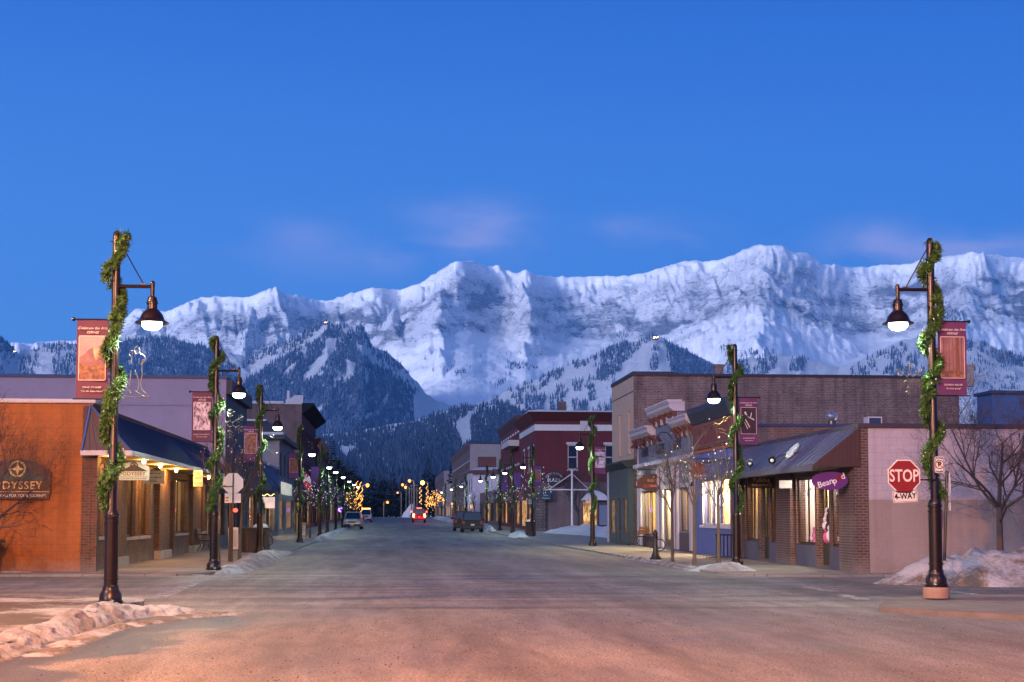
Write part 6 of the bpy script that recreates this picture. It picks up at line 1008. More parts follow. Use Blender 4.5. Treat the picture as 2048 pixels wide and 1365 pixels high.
# ------------------------------------------------------------------ bare street trees
M_BARK = pm('grey_brown_bark', (.075, .05, .045), .9, .3, 6, 0, .3, stretch=(1, 1, .25)); M_TWIG = pm('purplish_twigs', (.06, .04, .045), .9, .25, 6, 0, 0); M_PALEB = pm('pale_young_bark', (.10, .078, .062), .9, .25, 6, 0, .2, stretch=(1, 1, .25)); M_MINI = emit('small_white_light', (.85, .92, 1), 1.0); M_GOLDL = emit('golden_tree_light', (1, .46, .10), 3)
def bare_tree(name, label, loc, H, clear, R, seed, levels=4, trunk_r=.05, bark=None, lights=0, lmat=None, lr=.018, lean=(0, 0), group='bare street trees', up=.55, nb=2, cat='tree', droop=0.0, tw=.005):
    rr = random.Random(seed); t = empty(name, label, cat, loc, rr.uniform(0, 6), group); tr = MB(); cr = MB(); tips = []
    top = Vector((lean[0], lean[1], clear)); tr.tube([(0, 0, -.1), (lean[0] * .3, lean[1] * .3, clear * .35), (lean[0] * .7, lean[1] * .7, clear * .7), top], [trunk_r * 1.25, trunk_r, trunk_r * .9, trunk_r * .8], 8); tr.build('trunk', bark or M_BARK, t, True)
    def grow(p, d, l, r, lev):
        pts = [p]; rs = [r]; q = p; dd = d; n = 3
        for k in range(n):
            dd = norm(dd + Vector((rr.gauss(0, .16), rr.gauss(0, .16), rr.gauss(.03, .12)))); q = q + dd * l / n; pts.append(q); rs.append(max(tw * .6, r * (1 - .55 * (k + 1) / n)))
            if lev > 1 and k >= 0:
                for c in range(nb - (rr.random() < .3)):
                    w = rr.uniform(0, 6.28); a = dd.orthogonal().normalized(); s = a * math.cos(w) + dd.cross(a) * math.sin(w)
                    grow(q, norm(dd * .75 + s * .8 + Vector((0, 0, up * .5 - droop))), l * rr.uniform(.42, .68), rs[-1] * .62, lev - 1)
            if lights: tips.append(q)
        cr.tube(pts, rs, 5 if lev >= levels - 1 else 3, False)
    k0 = 5 if levels > 3 else 4
    for k in range(k0):
        w = k * 2 * PI / k0 + rr.uniform(-.4, .4); ht = rr.uniform(.72, 1.0); base = Vector((lean[0], lean[1], clear)) * ht
        d = norm(Vector((math.cos(w) * R, math.sin(w) * R, (H - clear) * rr.uniform(.8, 1.3)))); grow(base, d, math.hypot(R, H - clear) * rr.uniform(.5, .68), trunk_r * .5, levels)
    grow(top, Vector((0, 0, 1)), (H - clear) * .7, trunk_r * .7, levels); cr.build('crown', M_TWIG if bark is None else bark, t)
    if lights:
        lm = MB()
        for i in range(lights):
            q = rr.choice(tips) + Vector((rr.gauss(0, .03), rr.gauss(0, .03), rr.gauss(0, .03))); lm.ball(q, lr * rr.uniform(.8, 1.3), 4, 1.5)
        lm.build('light_string', lmat or M_MINI, t)
    return t
bare_tree('bare_tree', 'large spreading bare tree behind the big snow heap at the right edge', (15.25, 34.6, .3), 3.9, 1.5, 2.5, 21, 5, .085, None, 0, group=None, up=.3, nb=2)
bare_tree('bare_tree', 'bare tree whose branches cross the orange block wall at the left edge', (-11.0, 38.75, 0), 4.2, .95, 2.5, 22, 5, .08, None, 0, group=None, up=.3, nb=2)
for k, (u, y, H, cl, R, lab, ln, n) in enumerate(((452, 47.0, 5.0, 2.9, .8, 'leaning pale street tree behind the back of the octagonal sign', (.25, 0), 60), (474, 48.2, 4.6, 2.4, .7, 'thin dark street tree between the pale leaning one and the bins', (0, 0), 40), (492, 49.9, 3.9, 2.0, .75, 'small bare tree with white bulbs beside the left litter bins', (.1, 0), 60))):
    bare_tree('street_tree', lab, (GY(u, 0, y)[0], y, .12), H, cl, R, 30 + k, 3, .055, M_PALEB if k != 1 else None, n // 2, M_CLEARB, .016, ln)
for k, (u, y, H, lab, n) in enumerate(((1337, 45.9, 4.1, 'street tree nearest the bollard in front of the grey false front', 10), (1380, 43.1, 4.2, 'middle street tree in front of the blue shop', 40), (1427, 42.2, 4.0, 'street tree with white bulbs beside the second right lamp post', 55))):
    bare_tree('street_tree', lab, (GY(u, 0, y)[0], y, .12), H, 2.1, .85, 40 + k, 3, .05, M_BARK if k < 1 else M_PALEB, n // 2, M_CLEARB, .016)
for k, (x, y, lab) in enumerate(((-5.3, 96, 'fifth'), (-5.2, 106, 'sixth'), (-5.2, 119, 'seventh'), (-5.2, 137, 'eighth'), (-5.2, 156, 'ninth'))): bare_tree('street_tree', f'{lab} street tree along the left kerb, dotted with small white lights', (x, y, rise(y) + .12), 4.2, 1.7, 1.1, 50 + k, 3, .06, None, 45, M_MINI, .02)
for k, (x, y, lab) in enumerate(((10.6, 104, 'sparkling street tree just left of the right kerb litter bin'), (10.5, 120, 'second sparkling tree along the right kerb'), (10.5, 136, 'third sparkling tree along the right kerb by the dark van'), (10.4, 175, 'fourth sparkling tree along the right kerb'), (10.4, 235, 'fifth sparkling tree along the right kerb'))): bare_tree('street_tree', lab, (x, y, rise(y) + .12), 4.6, 1.9, 1.3, 60 + k, 3, .06, None, 50, M_MINI, .02)
bare_tree('golden_light_tree', 'tree wrapped in golden lights far down the left kerb', (-4.7, 202, rise(202)), 4.4, 1.0, .6, 71, 3, .1, None, 110, M_GOLDL, .042, group='trees wrapped in golden lights'); bare_tree('golden_light_tree', 'tree wrapped in golden lights far down the right kerb beside the red truck', (9.1, 288, rise(288)), 5.4, 1.3, 1.0, 72, 3, .14, None, 190, M_GOLDL, .055, group='trees wrapped in golden lights')
bare_tree('plaza_tree', 'bare purple tree on the plaza left of the kiosk', (16.1, 121, .6), 4.6, 1.3, 2.1, 81, 4, .09, None, 0, group='bare plaza trees', tw=.014); bare_tree('plaza_tree', 'bare purple tree on the plaza right of the kiosk', (19.0, 121, .6), 4.8, .9, 2.3, 82, 4, .09, None, 0, group='bare plaza trees', tw=.014)
for u, y, h0, h1, lab in ((722, 205, 1.2, 6.0, 'left of the two poles wound with golden lights, left kerb'), (729, 212, .6, 6.0, 'right of the two poles wound with golden lights, left kerb'), (845, 300, 3.0, 6.6, 'pole wound with golden lights above the red truck'), (858, 305, 2.0, 6.9, 'pole wound with golden lights beside the golden tree')):
    x = GY(u, 0, y)[0]; t = empty('light_wound_pole', lab, 'lamp post', (x, y, rise(y)), 0, 'poles wound with golden lights'); m = MB(); m.tube([(0, 0, 0), (0, 0, h1)], .08, 8); m.build('pole', M_POLE, t); m = MB()
    for k in range(90): s = k / 90; m.ball((.22 * math.cos(s * 24), .22 * math.sin(s * 24), h0 + (h1 - h0) * s), .045, 4)
    m.build('light_string', M_GOLDL, t)
# ------------------------------------------------------------------ spruces at the end of the street
M_SPR = conifer_mat('spruce_needles', (.012, .018, .02), (.04, .055, .06))
def spruce_mesh(seed):
    rr = random.Random(seed); m = MB(); n = 34
    for i in range(n):
        s = (i + .5) / n; z = .08 + .9 * s; R = .21 * (1 - s) ** .85 * rr.uniform(.8, 1.15) + .008
        for k in range(9):
            w = rr.uniform(0, 6.28); r = R * rr.uniform(.6, 1.1); d = Vector((math.cos(w), math.sin(w), 0)); sd = Vector((-d.y, d.x, 0)); p = Vector((0, 0, z)); tip = p + d * r + Vector((0, 0, -.28 * r + .01)); mid = p + d * r * .55 + Vector((0, 0, -.03 * r)); ww = r * .22
            m.add([p, mid + sd * ww, tip, mid - sd * ww, mid + Vector((0, 0, -.35 * r)) + sd * ww * .5], [(0, 1, 2), (0, 2, 3), (1, 4, 2)])
    o = m.build('crown', M_SPR); d = o.data; a = d.attributes.new('shade', 'FLOAT', 'FACE'); a.data.foreach_set('value', [rr.random() * .8 for _ in d.polygons]); bpy.data.objects.remove(o)
    m = MB(); m.tube([(0, 0, -.02), (0, 0, .9)], [.018, .003], 6); o = m.build('trunk', M_BARK); d2 = o.data; bpy.data.objects.remove(o); return d, d2
SPR = [spruce_mesh(1), spruce_mesh(2), spruce_mesh(3)]
for k, (u, vt, y, lab, w) in enumerate(((648, 872, 255, 'slim spruce left of the tallest one, behind the left shops', .9), (664, 868, 270, 'tallest spruce behind the left shop row', 1.2), (680, 898, 300, 'spruce between the tallest one and the broad dark ones', 1.3), (695, 914, 330, 'broad dark spruce behind the green street lamps', 1.7), (709, 921, 345, 'broad dark spruce nearest the left end of the street', 1.6), (745, 930, 470, 'leftmost pointed spruce beyond the end of the street', 1.2), (758, 941, 480, 'shortest pointed spruce beyond the end of the street', 1.0), (767, 932, 475, 'third pointed spruce beyond the end of the street', 1.1),
        (786, 932, 470, 'fourth pointed spruce beyond the end of the street', 1.2), (805, 942, 490, 'lone small spruce beyond the orange street lights', .9), (857, 912, 430, 'big dark spruce above the red truck', 1.4), (887, 923, 440, 'spruce between the big dark one and the brick block', 1.1), (907, 904, 340, 'narrow spruce rising behind the long brick block', 1.0), (672, 915, 380, 'low dark spruce behind the fourth left lamp', 1.8), (720, 950, 470, 'low wide spruce at the left end of the street', 1.6), (835, 950, 500, 'low spruce behind the yellow street light', 1.3), (775, 955, 520, 'low spruce behind the far street post', 1.6), (822, 952, 520, 'low spruce under the orange lights', 1.5))):
    x, z = GY(u, vt, y); h = (z - rise(y) + .3); t = empty('spruce_tree', lab, 'tree', (x, y, rise(y) - .3), k * 1.3, 'dark spruces at the end of the street'); t.scale = (h * w, h * w, h); d, d2 = SPR[k % 3]; link('crown', d, t); link('trunk', d2, t)
# ------------------------------------------------------------------ far street lights, wires
M_ORB = emit('orange_street_light', (1, .30, .05), 3.2); M_YEB = emit('yellow_street_light', (1, .62, .12), 5); M_WP = pm('tan_pole', (.3, .22, .16), .7, .2, 4)  # far poles share one even tan colour
for u, v, y, r_, lab, ye in ((735, 971, 330, .30, 'orange street light above the golden lights on the left', 0), (775, 1005, 452, .28, 'short lone orange street light at the end of the street', 0), (805, 970, 470, .30, 'leftmost of the orange street lights at the far right', 0), (811, 975, 440, .30, 'lower orange street light beside the leftmost one', 0), (819, 962, 430, .32, 'highest orange street light at the far right', 0), (845, 966, 320, .34, 'large yellow street light above the red truck', 1), (795, 986, 460, .2, 'small dim orange light on a wire at the end of the street', 0), (887, 1000, 262, .17, 'low orange globe light on the right pavement', 0), (904, 1008, 240, .12, 'second low orange globe light on the right pavement', 0)):
    x, z = GY(u, v, y); g = rise(y); t = empty('far_street_light', lab, 'street lamp', (x, y, g), 0, 'orange street lights far down the street'); m = MB(); s = -1 if u > 780 else 1; m.tube([(s * -1.2 if z > 5 else 0, 0, 0), (s * -1.2 if z > 5 else 0, 0, z - g)], .11, 6)
    if z > 5: m.tube([(-s * 1.2, 0, z - g), (0, 0, z - g + .3)], .06, 5)
    m.build('pole', M_WP, t); m = MB(); m.ball((0, 0, z - g), r_ * 1.45, 8); b = m.build('bulb', M_YEB if ye else M_ORB, t, True); point('street_glow', (0, -.3, z - g - .5), 150 if z > 5 else 25, (1, .5, .16), b, .3)
for u, v0_, v1_, y, lab in ((823, 972, 1030, 400, 'leftmost tall bare utility pole at the far right'), (829, 965, 1030, 380, 'second tall bare utility pole at the far right'), (834, 975, 1030, 350, 'utility pole just left of the red truck')):
    x, z = GY(u, v0_, y); g = rise(y); t = empty('utility_pole', lab, 'utility pole', (x, y, g), 0, 'utility poles far down the street'); m = MB(); m.tube([(0, 0, 0), (0, 0, z - g)], [.16, .11], 7); m.build('pole', M_WP, t); m = MB(); m.box(-1.1, 1.1, -.06, .06, z - g - .9, z - g - .75); m.build('crossarm', M_WP, t)
for k, (v0_, v1_, y) in enumerate(((981, 978, 400), (985, 983, 398), (996, 995, 420))):
    a = Vector(at(740, v0_ + 1, y)); b = Vector(at(832, v1_, y - 15)); m = MB(); m.tube([a.lerp(b, s / 8) - Vector((0, 0, .6 * math.sin(PI * s / 8))) for s in range(9)], .035, 4); tag(m.build('overhead_wire', M_STEEL), ['upper overhead wire across the far end of the street', 'overhead wire just below the upper one across the far end', 'lowest overhead wire across the far end of the street'][k], 'wire', 'overhead wires at the far end')
# ------------------------------------------------------------------ vehicles
M_TYRE = pm('tyre_rubber', (.012, .012, .013), .85, .2, 6); M_CGL = glass('car_glass', (.012, .016, .02)); M_TAIL = emit('lit_tail_lamp', (1, .045, .02), 16); M_TAILH = emit('hot_tail_lamp', (1, .22, .06), 60); M_HEAD = pm('headlamp_glass', (.6, .6, .58), .15, .1, 4); M_TAILD = pm('dull_tail_lamp', (.25, .015, .015), .3, .1, 4); M_PLATE = pm('number_plate', (.5, .5, .55), .5, .1, 4); M_AMB = emit('amber_cabin_glow', (1, .4, .08), 7)
def car(name, label, loc, rz, paint, L_=4.6, W_=1.86, H_=1.75, hood=.95, nose=1.15, rear=.05, wb=2.75, tail=None, bump=None, cat='car', ground=.28, rack=True, boxy=False):
    """built facing +Y: hood length 'nose', belt at 'hood'"""
    t = empty(name, label, cat, loc, rz, None); y0, y1 = -L_ / 2, L_ / 2; b = MB(); w = W_ / 2
    sec = [(y0, ground + .12, hood - .06, w * .93), (y0 + .1, ground, hood + .02, w), (y0 + L_ * .5, ground - .02, hood + .03, w), (y1 - nose, ground - .02, hood + .02, w), (y1 - .35, ground, hood - .10, w * .97), (y1 - .05, ground + .1, hood - .26, w * .90), (y1, ground + .15, hood - .35, w * .86)]
    ring = [[(-ww, y, za), (-ww * 1.02, y, (za + zb) / 2), (-ww * .95, y, zb), (ww * .95, y, zb), (ww * 1.02, y, (za + zb) / 2), (ww, y, za)] for y, za, zb, ww in sec]; vs = [p for r in ring for p in r]; n = 6
    fs = [(i * n + j, i * n + (j + 1) % n, (i + 1) * n + (j + 1) % n, (i + 1) * n + j) for i in range(len(ring) - 1) for j in range(n)] + [tuple(range(n - 1, -1, -1)), tuple((len(ring) - 1) * n + j for j in range(n))]; b.add(vs, fs); body = b.build('body', paint, t)
    r0, r1 = y0 + rear, y1 - nose; k0, k1 = (y0 + rear + .28, y1 - nose - .75) if not boxy else (y0 + rear + .1, y1 - nose - .35); tw = w * .78; m = MB(); zb = hood + .0; m.hexa([(-w * .93, r0, zb), (w * .93, r0, zb), (w * .93, r1, zb), (-w * .93, r1, zb), (-tw, k0, H_), (tw, k0, H_), (tw, k1, H_), (-tw, k1, H_)]); m.bevbox(-tw * .98, tw * .98, k0 + .02, k1 - .02, H_ - .04, H_ + .03, .02); m.build('cabin', paint, t)
    def win(a, b_, c, d, nm):
        a, b_, c, d = (Vector(p) for p in (a, b_, c, d)); q = [a, b_, c, d]; ce = sum(q, Vector()) / 4; nn = norm((b_ - a).cross(d - a)); nn = nn if nn.dot(ce - Vector((0, (r0 + r1) / 2, H_ * .75))) > 0 else -nn; m = MB(); m.quad(*[ce + (p - ce) * .86 + nn * .006 for p in q]); m.build(nm, M_CGL, t)
    win((-w * .93, r0, zb), (w * .93, r0, zb), (tw, k0, H_), (-tw, k0, H_), 'rear_window'); win((-w * .93, r1, zb), (w * .93, r1, zb), (tw, k1, H_), (-tw, k1, H_), 'windscreen')
    for s in (-1, 1):
        mid = (r0 + r1) / 2; km = (k0 + k1) / 2; win((s * w * .93, r0, zb), (s * w * .93, mid, zb), (s * tw, km, H_), (s * tw, k0, H_), 'side_window'); win((s * w * .93, mid, zb), (s * w * .93, r1, zb), (s * tw, k1, H_), (s * tw, km, H_), 'side_window')
        for yy in (-wb / 2, wb / 2): m = MB(); m.tube([(s * (w - .2), yy, .34), (s * (w + .01), yy, .34)], .34, 18); wh = m.build('wheel', M_TYRE, t); m = MB(); m.tube([(s * (w + .005), yy, .34), (s * (w + .022), yy, .34)], .2, 14); m.build('rim', M_STEEL, wh)
        m = MB(); m.bevbox(s * w * .76 - .14, s * w * .76 + .14, y1 - .16, y1 + .015, hood - .32, hood - .17, .02); m.build('headlight', M_HEAD, t)
        m = MB(); m.bevbox(s * w * .84 - .1, s * w * .84 + .1, y0 - .03, y0 + .1, hood - .30, hood + (.12 if boxy else -.02), .02); m.build('tail_light', tail or M_TAILD, t); m = MB(); m.bevbox(s * (w + .12) - .11, s * (w + .12) + .11, r1 - .25, r1 - .1, hood + .02, hood + .22, .03); m.build('wing_mirror', M_BLACK, t)
    m = MB(); m.bevbox(-w * .96, w * .96, y0 - .08, y0 + .15, ground + .05, ground + .27, .04); m.build('rear_bumper', bump or paint, t); m = MB(); m.bevbox(-w * .92, w * .92, y1 - .15, y1 + .06, ground + .02, ground + .24, .04); m.build('front_bumper', bump or paint, t); m = MB(); m.box(-.15, .15, y0 - .095, y0 - .083, ground + .32, ground + .46); m.box(-.15, .15, y1 + .063, y1 + .07, ground + .08, ground + .2); m.build('number_plate', M_PLATE, t); m = MB(); m.box(-w * .42, w * .42, y1 - .02, y1 + .02, hood - .34, hood - .2); m.build('grille', M_BLACK, t)
    if rack:
        m = MB()
        for s in (-1, 1): m.tube([(s * tw * .85, k0 + .2, H_ + .09), (s * tw * .85, k1 - .2, H_ + .09)], .02, 6)
        m.build('roof_rail', M_BLACK, t)
    return t
M_SILV = pm('silver_car_paint', (.42, .43, .46), .3, .08, 2, .5, 0); M_DGREEN = pm('dark_green_car_paint', (.006, .012, .013), .45, .1, 2, .3, 0); M_DRED = pm('dark_plum_car_paint', (.010, .006, .010), .45, .1, 2, .3, 0); M_TRED = pm('truck_paint_with_red_glow', (.07, .006, .006), .3, .1, 2, .3, 0); M_WHCAR = pm('white_car_paint', (.5, .5, .52), .35, .08, 2, .2, 0); M_DBUMP = pm('dark_plastic_bumper', (.02, .018, .018), .6, .1, 4)  # the brake lights' red glow on the truck is put into its paint
y = 146; c = car('silver_suv', 'silver sport utility car parked at the left kerb facing the camera', (GY(712, 0, y)[0] + .1, y, rise(y)), PI - .03, M_SILV, bump=M_DBUMP, H_=1.72, hood=1.0, nose=1.25)
y = 215; car('white_pickup', 'pale vehicle with an amber cabin glow parked behind the silver car', (GY(738, 0, y)[0], y, rise(y)), PI, M_WHCAR, H_=1.9, hood=1.1, L_=5.2, bump=M_DBUMP); m = MB(); x = GY(738, 0, y)[0]; m.bevbox(x - .7, x + .7, y - .2, y + .2, rise(y) + 1.96, rise(y) + 2.12, .04); o = m.build('cabin_glow_bar', M_AMB); o.parent = [q for q in COL.objects if q.name == 'white_pickup'][0]; o.matrix_parent_inverse = Matrix.Translation(-o.parent.location) @ Matrix.Identity(4); o.matrix_parent_inverse = (Matrix.Translation(o.parent.location) @ Matrix.Rotation(PI, 4, 'Z')).inverted()  # glowing bar added on the roof in place of the orange cabin glow
y = 125; car('dark_minivan', 'dark green minivan parked at the right kerb, rear towards the camera', (GY(945, 0, y)[0], y, rise(y)), -.02, M_DGREEN, H_=1.78, hood=1.02, nose=1.0, L_=4.8, bump=M_DBUMP); y = 133.5; car('dark_wagon', 'dark plum car parked in front of the green minivan', (GY(929, 0, y)[0], y, rise(y)), -.02, M_DRED, H_=1.82, hood=1.05, bump=M_DBUMP)
y = 205; x = GY(842, 0, y)[0]; c = car('red_truck', 'dark red truck with glowing brake lights driving away', (x, y, rise(y)), 0, M_TRED, L_=5.0, H_=2.05, hood=1.15, nose=1.5, tail=M_TAILH, ground=.5, boxy=True, cat='truck', bump=M_TAILD)
m = MB(); m.bevbox(-.34, .34, -2.35, -2.2, 2.06, 2.18, .03); m.build('high_brake_light', M_TAIL, c)
for s in (-1, 1): m = MB(); m.bevbox(s * 1.08 - .08, s * 1.08 + .08, -.2, -.05, 1.5, 1.7, .03); m.build('side_lamp', M_TAIL, c); point('brake_glow', (s * .75, -2.75, 1.0), 170, (1, .03, .02), c, .1)
# ------------------------------------------------------------------ street furniture
def slat_bin(label, loc, w=.62, h=1.0, snow=True, group='slatted litter bins'):
    t = empty('litter_bin', label, 'litter bin', loc, 0, group); m = MB(); m.box(-w / 2 + .04, w / 2 - .04, -w / 2 + .04, w / 2 - .04, .04, h - .06); m.build('liner', M_BLACK, t); m = MB(); n = 7
    for k in range(n):
        a = -w / 2 + (k + .5) * w / n; q = w / n * .34
        for s in (-1, 1): m.box(a - q, a + q, s * w / 2 - .012, s * w / 2 + .012, 0, h - .1); m.box(s * w / 2 - .012, s * w / 2 + .012, a - q, a + q, 0, h - .1)
    m.build('slats', pm('dark_wine_slats', (.035, .012, .016), .55, .2, 4), t); m = MB(); m.bevbox(-w / 2 - .03, w / 2 + .03, -w / 2 - .03, w / 2 + .03, h - .098, h, .02); m.build('lid', M_BLACK, t)
    if snow: m = MB(); m.lathe([(w * .46, h), (w * .44, h + .06), (w * .3, h + .14), (.03, h + .17)], 14); m.build('snow_cap', SNOWCAP, t, True)
    return t
for u, y, lab, sn in ((513, 57.5, 'left of the two slatted litter bins by the third left lamp post', False), (533, 57.3, 'right of the two slatted litter bins, capped with snow, by the third left lamp post', True), (1060, 100.5, 'slatted litter bin capped with snow on the right kerb', True)): slat_bin(lab, (GY(u, 0, y)[0], y, rise(y) + .12), .66, 1.0, sn)
t = empty('slatted_rack', 'low black slatted guard in front of the blue shop window', 'railing', (GY(1441, 0, 48.5)[0], 48.5, .12)); m = MB()
for k in range(6): a = -.32 + k * .128; m.box(a - .02, a + .02, -.015, .015, .06, .78)
m.build('slats', M_BLACK, t); m = MB(); m.box(-.36, .36, -.03, .03, .78, .83); m.box(-.36, .36, -.03, .03, .02, .06); m.build('rail', M_BLACK, t); m = MB(); m.box(-.7, -.3, -.04, .04, 0, .035); m.box(.3, .7, -.04, .04, 0, .035); m.build('foot', M_BLACK, t)
def bollard(label, u, y, ring=True):
    t = empty('bollard', label, 'bollard', (GY(u, 0, y)[0], y, rise(y) + .12), 0, 'cast iron bollards with bicycle rings'); m = MB(); m.lathe([(.2, 0), (.2, .06), (.15, .09), (.13, .16), (.10, .22), (.085, .3), (.075, .7), (.095, .72), (.095, .76), (.07, .79), (.085, .84), (.08, .92), (.04, .98), (.01, .99)], 16); m.build('post', M_BLACK, t, True)
    m = MB(); m.tube([(.13 + .0 + .22 * math.cos(a) * .9, -.02, .48 + .2 * math.sin(a)) for a in [k * PI / 10 for k in range(21)]], .018, 6, False); m.tube([(-.13 - .12 * math.cos(a), -.02, .52 + .12 * math.sin(a)) for a in [k * PI / 10 for k in range(21)]], .015, 6, False); m.build('bicycle_ring', M_BLACK, t)
bollard('black bollard with a bicycle ring on the right pavement before the grey shop', 1304, 47.4); bollard('black bollard beside the left litter bins', 541, 57.0)
def bench(label, x, y, rz):
    t = empty('bench', label, 'bench', (x, y, .12), rz, 'slatted benches against the shop fronts'); m = MB()
    for k in range(4): m.box(-.75, .75, -.2 + k * .12, -.11 + k * .12, .44, .47)
    m.build('seat', M_WOOD, t); m = MB()
    for k in range(3): m.hexa([(-.75, .28 + k * .03, .55 + k * .13), (.75, .28 + k * .03, .55 + k * .13), (.75, .31 + k * .03, .55 + k * .13), (-.75, .31 + k * .03, .55 + k * .13), (-.75, .30 + k * .03, .65 + k * .13), (.75, .30 + k * .03, .65 + k * .13), (.75, .33 + k * .03, .65 + k * .13), (-.75, .33 + k * .03, .65 + k * .13)])
    m.build('backrest', M_WOOD, t)
    for s in (-.62, .62): m = MB(); m.tube([(s, -.22, 0), (s, -.12, .22), (s, -.2, .42), (s, .24, .42), (s, .30, .6), (s, .38, .92)], .02, 6); m.tube([(s, .34, 0), (s, .2, .2), (s, .24, .42)], .02, 6); m.tube([(s, -.2, .42), (s, -.22, .66), (s, .3, .68)], .018, 6); m.build('leg', M_BLACK, t)
bench('wooden bench with curled iron legs by the green shop front', GY(1268, 0, 69.2)[0], 69.2, -PI / 2 - .5); bench('wooden bench beside the rusty canopy on the left pavement', -7.6, 60.6, PI / 2)
y = 95.0; x = GY(613, 0, y)[0]; t = empty('sandwich_board', 'wooden sandwich board with a pale poster on the left pavement', 'sandwich board', (x, y, rise(y) + .12)); 
for s in (-1, 1): m = MB(); m.hexa([(-.3, s * .25 - .015, 0), (.3, s * .25 - .015, 0), (.3, s * .25 + .015, 0), (-.3, s * .25 + .015, 0), (-.3, s * .03 - .015, .98), (.3, s * .03 - .015, .98), (.3, s * .03 + .015, .98), (-.3, s * .03 + .015, .98)]); m.build('panel', pm('yellowish_board_wood', (.33, .24, .12), .7, .15, 4), t)
m = MB(); m.quad((-.24, -.238, .14), (.24, -.238, .14), (.24, -.105, .74), (-.24, -.105, .74)); m.build('poster', pm('pale_green_poster', (.5, .58, .5), .6, .2, 9), t)
m = MB()
for k, (a, b) in enumerate(((-.16, .16), (-.19, .19), (-.12, .14), (-.18, .1))): z = .64 - k * .11; m.hexa([(a, -.1285 - k * .0243 - .008, z), (b, -.1285 - k * .0243 - .008, z), (b, -.1285 - k * .0243 - .006, z), (a, -.1285 - k * .0243 - .006, z), (a, -.1285 - k * .0243 + .001, z + .04), (b, -.1285 - k * .0243 + .001, z + .04), (b, -.1285 - k * .0243 + .003, z + .04), (a, -.1285 - k * .0243 + .003, z + .04)])
m.build('scribble', M_BLACK, t)
# flag, mast, kiosk, dumpster, small lit things
y = 104.0; t = empty('flag', 'red and white maple leaf flag drooping from a slanted pole on the left', 'flag', at(588, 985, y), 0, None, True); a = Vector(at(587, 986, y)); b = Vector(at(611, 944, y)); m = MB(); m.tube([a, b], .022, 6); m.build('flagpole', M_WHITE, t); pts = [at(609, 947, y), at(618, 944, y), at(622, 956, y), at(625, 968, y), at(627, 985, y), at(617, 984, y), at(611, 974, y), at(606, 966, y)]; m = MB(); m.prism([at(u, v, y + .02) for u, v in ((606, 966), (612, 962), (623, 969), (627, 986), (619, 985), (611, 975))], (0, .02, 0)); m.prism([at(u, v, y + .02) for u, v in ((609, 950), (615, 947), (618, 952), (614, 956))], (0, .02, 0)); m.cur = 1; m.prism([at(u, v, y + .021) for u, v in ((606, 966), (609, 950), (614, 956), (618, 952), (622, 960), (623, 969), (612, 962))], (0, .02, 0)); m.build('cloth', [pm('flag_red', (.42, .012, .02), .7, .1, 4), M_WHITE], t)
y = 117; x, zt = GY(1144, 944, y); t = empty('plaza_mast', 'white mast with a crossarm standing in the plaza snow', 'flagpole', (x, y, .2), 0, None, True); m = MB(); m.tube([(x, y, .1), (x, y, zt)], [.11, .08], 10); m.ball((x, y, zt + .06), .12, 8); m.build('pole', M_WHITE, t); m = MB(); za = GY(1144, 980, y)[1]; xa = GY(1087, 0, y)[0]; xb = GY(1182, 0, y)[0]; m.tube([(xa, y, za), (xb, y, za)], .055, 8); m.build('crossarm', M_WHITE, t); m = MB(); m.tube([(GY(1096, 0, y)[0], y, za), (x, y, zt - .15)], .04, 6); m.tube([(GY(1175, 0, y)[0], y, za), (x, y, zt - .15)], .025, 6); m.build('stay', M_WHITE, t)
y = 112.5; x = GY(1190, 0, y)[0]; t = empty('kiosk', 'small wooden kiosk with a lit window and snowy roof on the plaza', 'kiosk', (x, y + .9, .3), PI / 4 + .05); W_ = .74; m = MB()
for sx in (-1, 1):
    for sy in (-1, 1): m.box(sx * W_ - .07, sx * W_ + .07, sy * W_ - .07, sy * W_ + .07, 0, 2.35)
m.build('corner_posts', M_WOOD, t); m = MB(); m.box(-W_ + .071, W_ - .071, -W_ + .02, W_ - .02, .1, .5); m.box(-W_ + .02, W_ - .02, -W_ + .071, W_ - .071, .1, .5); m.box(-W_, W_, -W_, W_, 2.352, 2.5); m.build('panelling', M_WOOD, t); m = MB(); m.quad((-W_ + .03, -W_ + .07, .5), (-W_ + .03, W_ - .07, .5), (-W_ + .03, W_ - .07, 2.35), (-W_ + .03, -W_ + .07, 2.35)); m.build('lit_window', glass('kiosk_lit_window', lit=(1, .6, .25), strength=1.3, scale=1.2, contrast=(.3, .6)), t); m = MB(); m.box(-W_ + .07, W_ - .07, -W_ + .01, -W_ + .04, .52, 2.1); m.build('board_panel', M_WHITE, t); m = MB(); m.lathe([(1.35, 2.503), (1.32, 2.62), (.9, 2.98), (.4, 3.22), (.02, 3.3)], 4); m.build('snowy_roof', SNOWCAP, t)
t = empty('dumpster', 'green metal dumpster under snow cut by the left edge', 'dumpster', (-11.25, 39.1, .05)); m = MB(); m.hexa([(-1, -.45, 0), (.72, -.45, 0), (.72, .4, 0), (-1, .4, 0), (-1, -.5, .8), (.78, -.5, .8), (.78, .4, .8), (-1, .4, .8)]); m.build('body', pm('dull_green_steel', (.05, .11, .06), .6, .3, 3, .2, .1), t); m = MB(); m.box(-1, .92, -.56, .44, .803, .90); m.build('lid', pm('olive_lid', (.09, .11, .06), .6, .3, 3), t); m = MB(); m.lathe([(.62, .90), (.56, 1.1), (.4, 1.3), (.1, 1.42), (.02, 1.43)], 12, (.12, -.05, 0)); m.build('snow_cap', SNOWCAP, t, True)
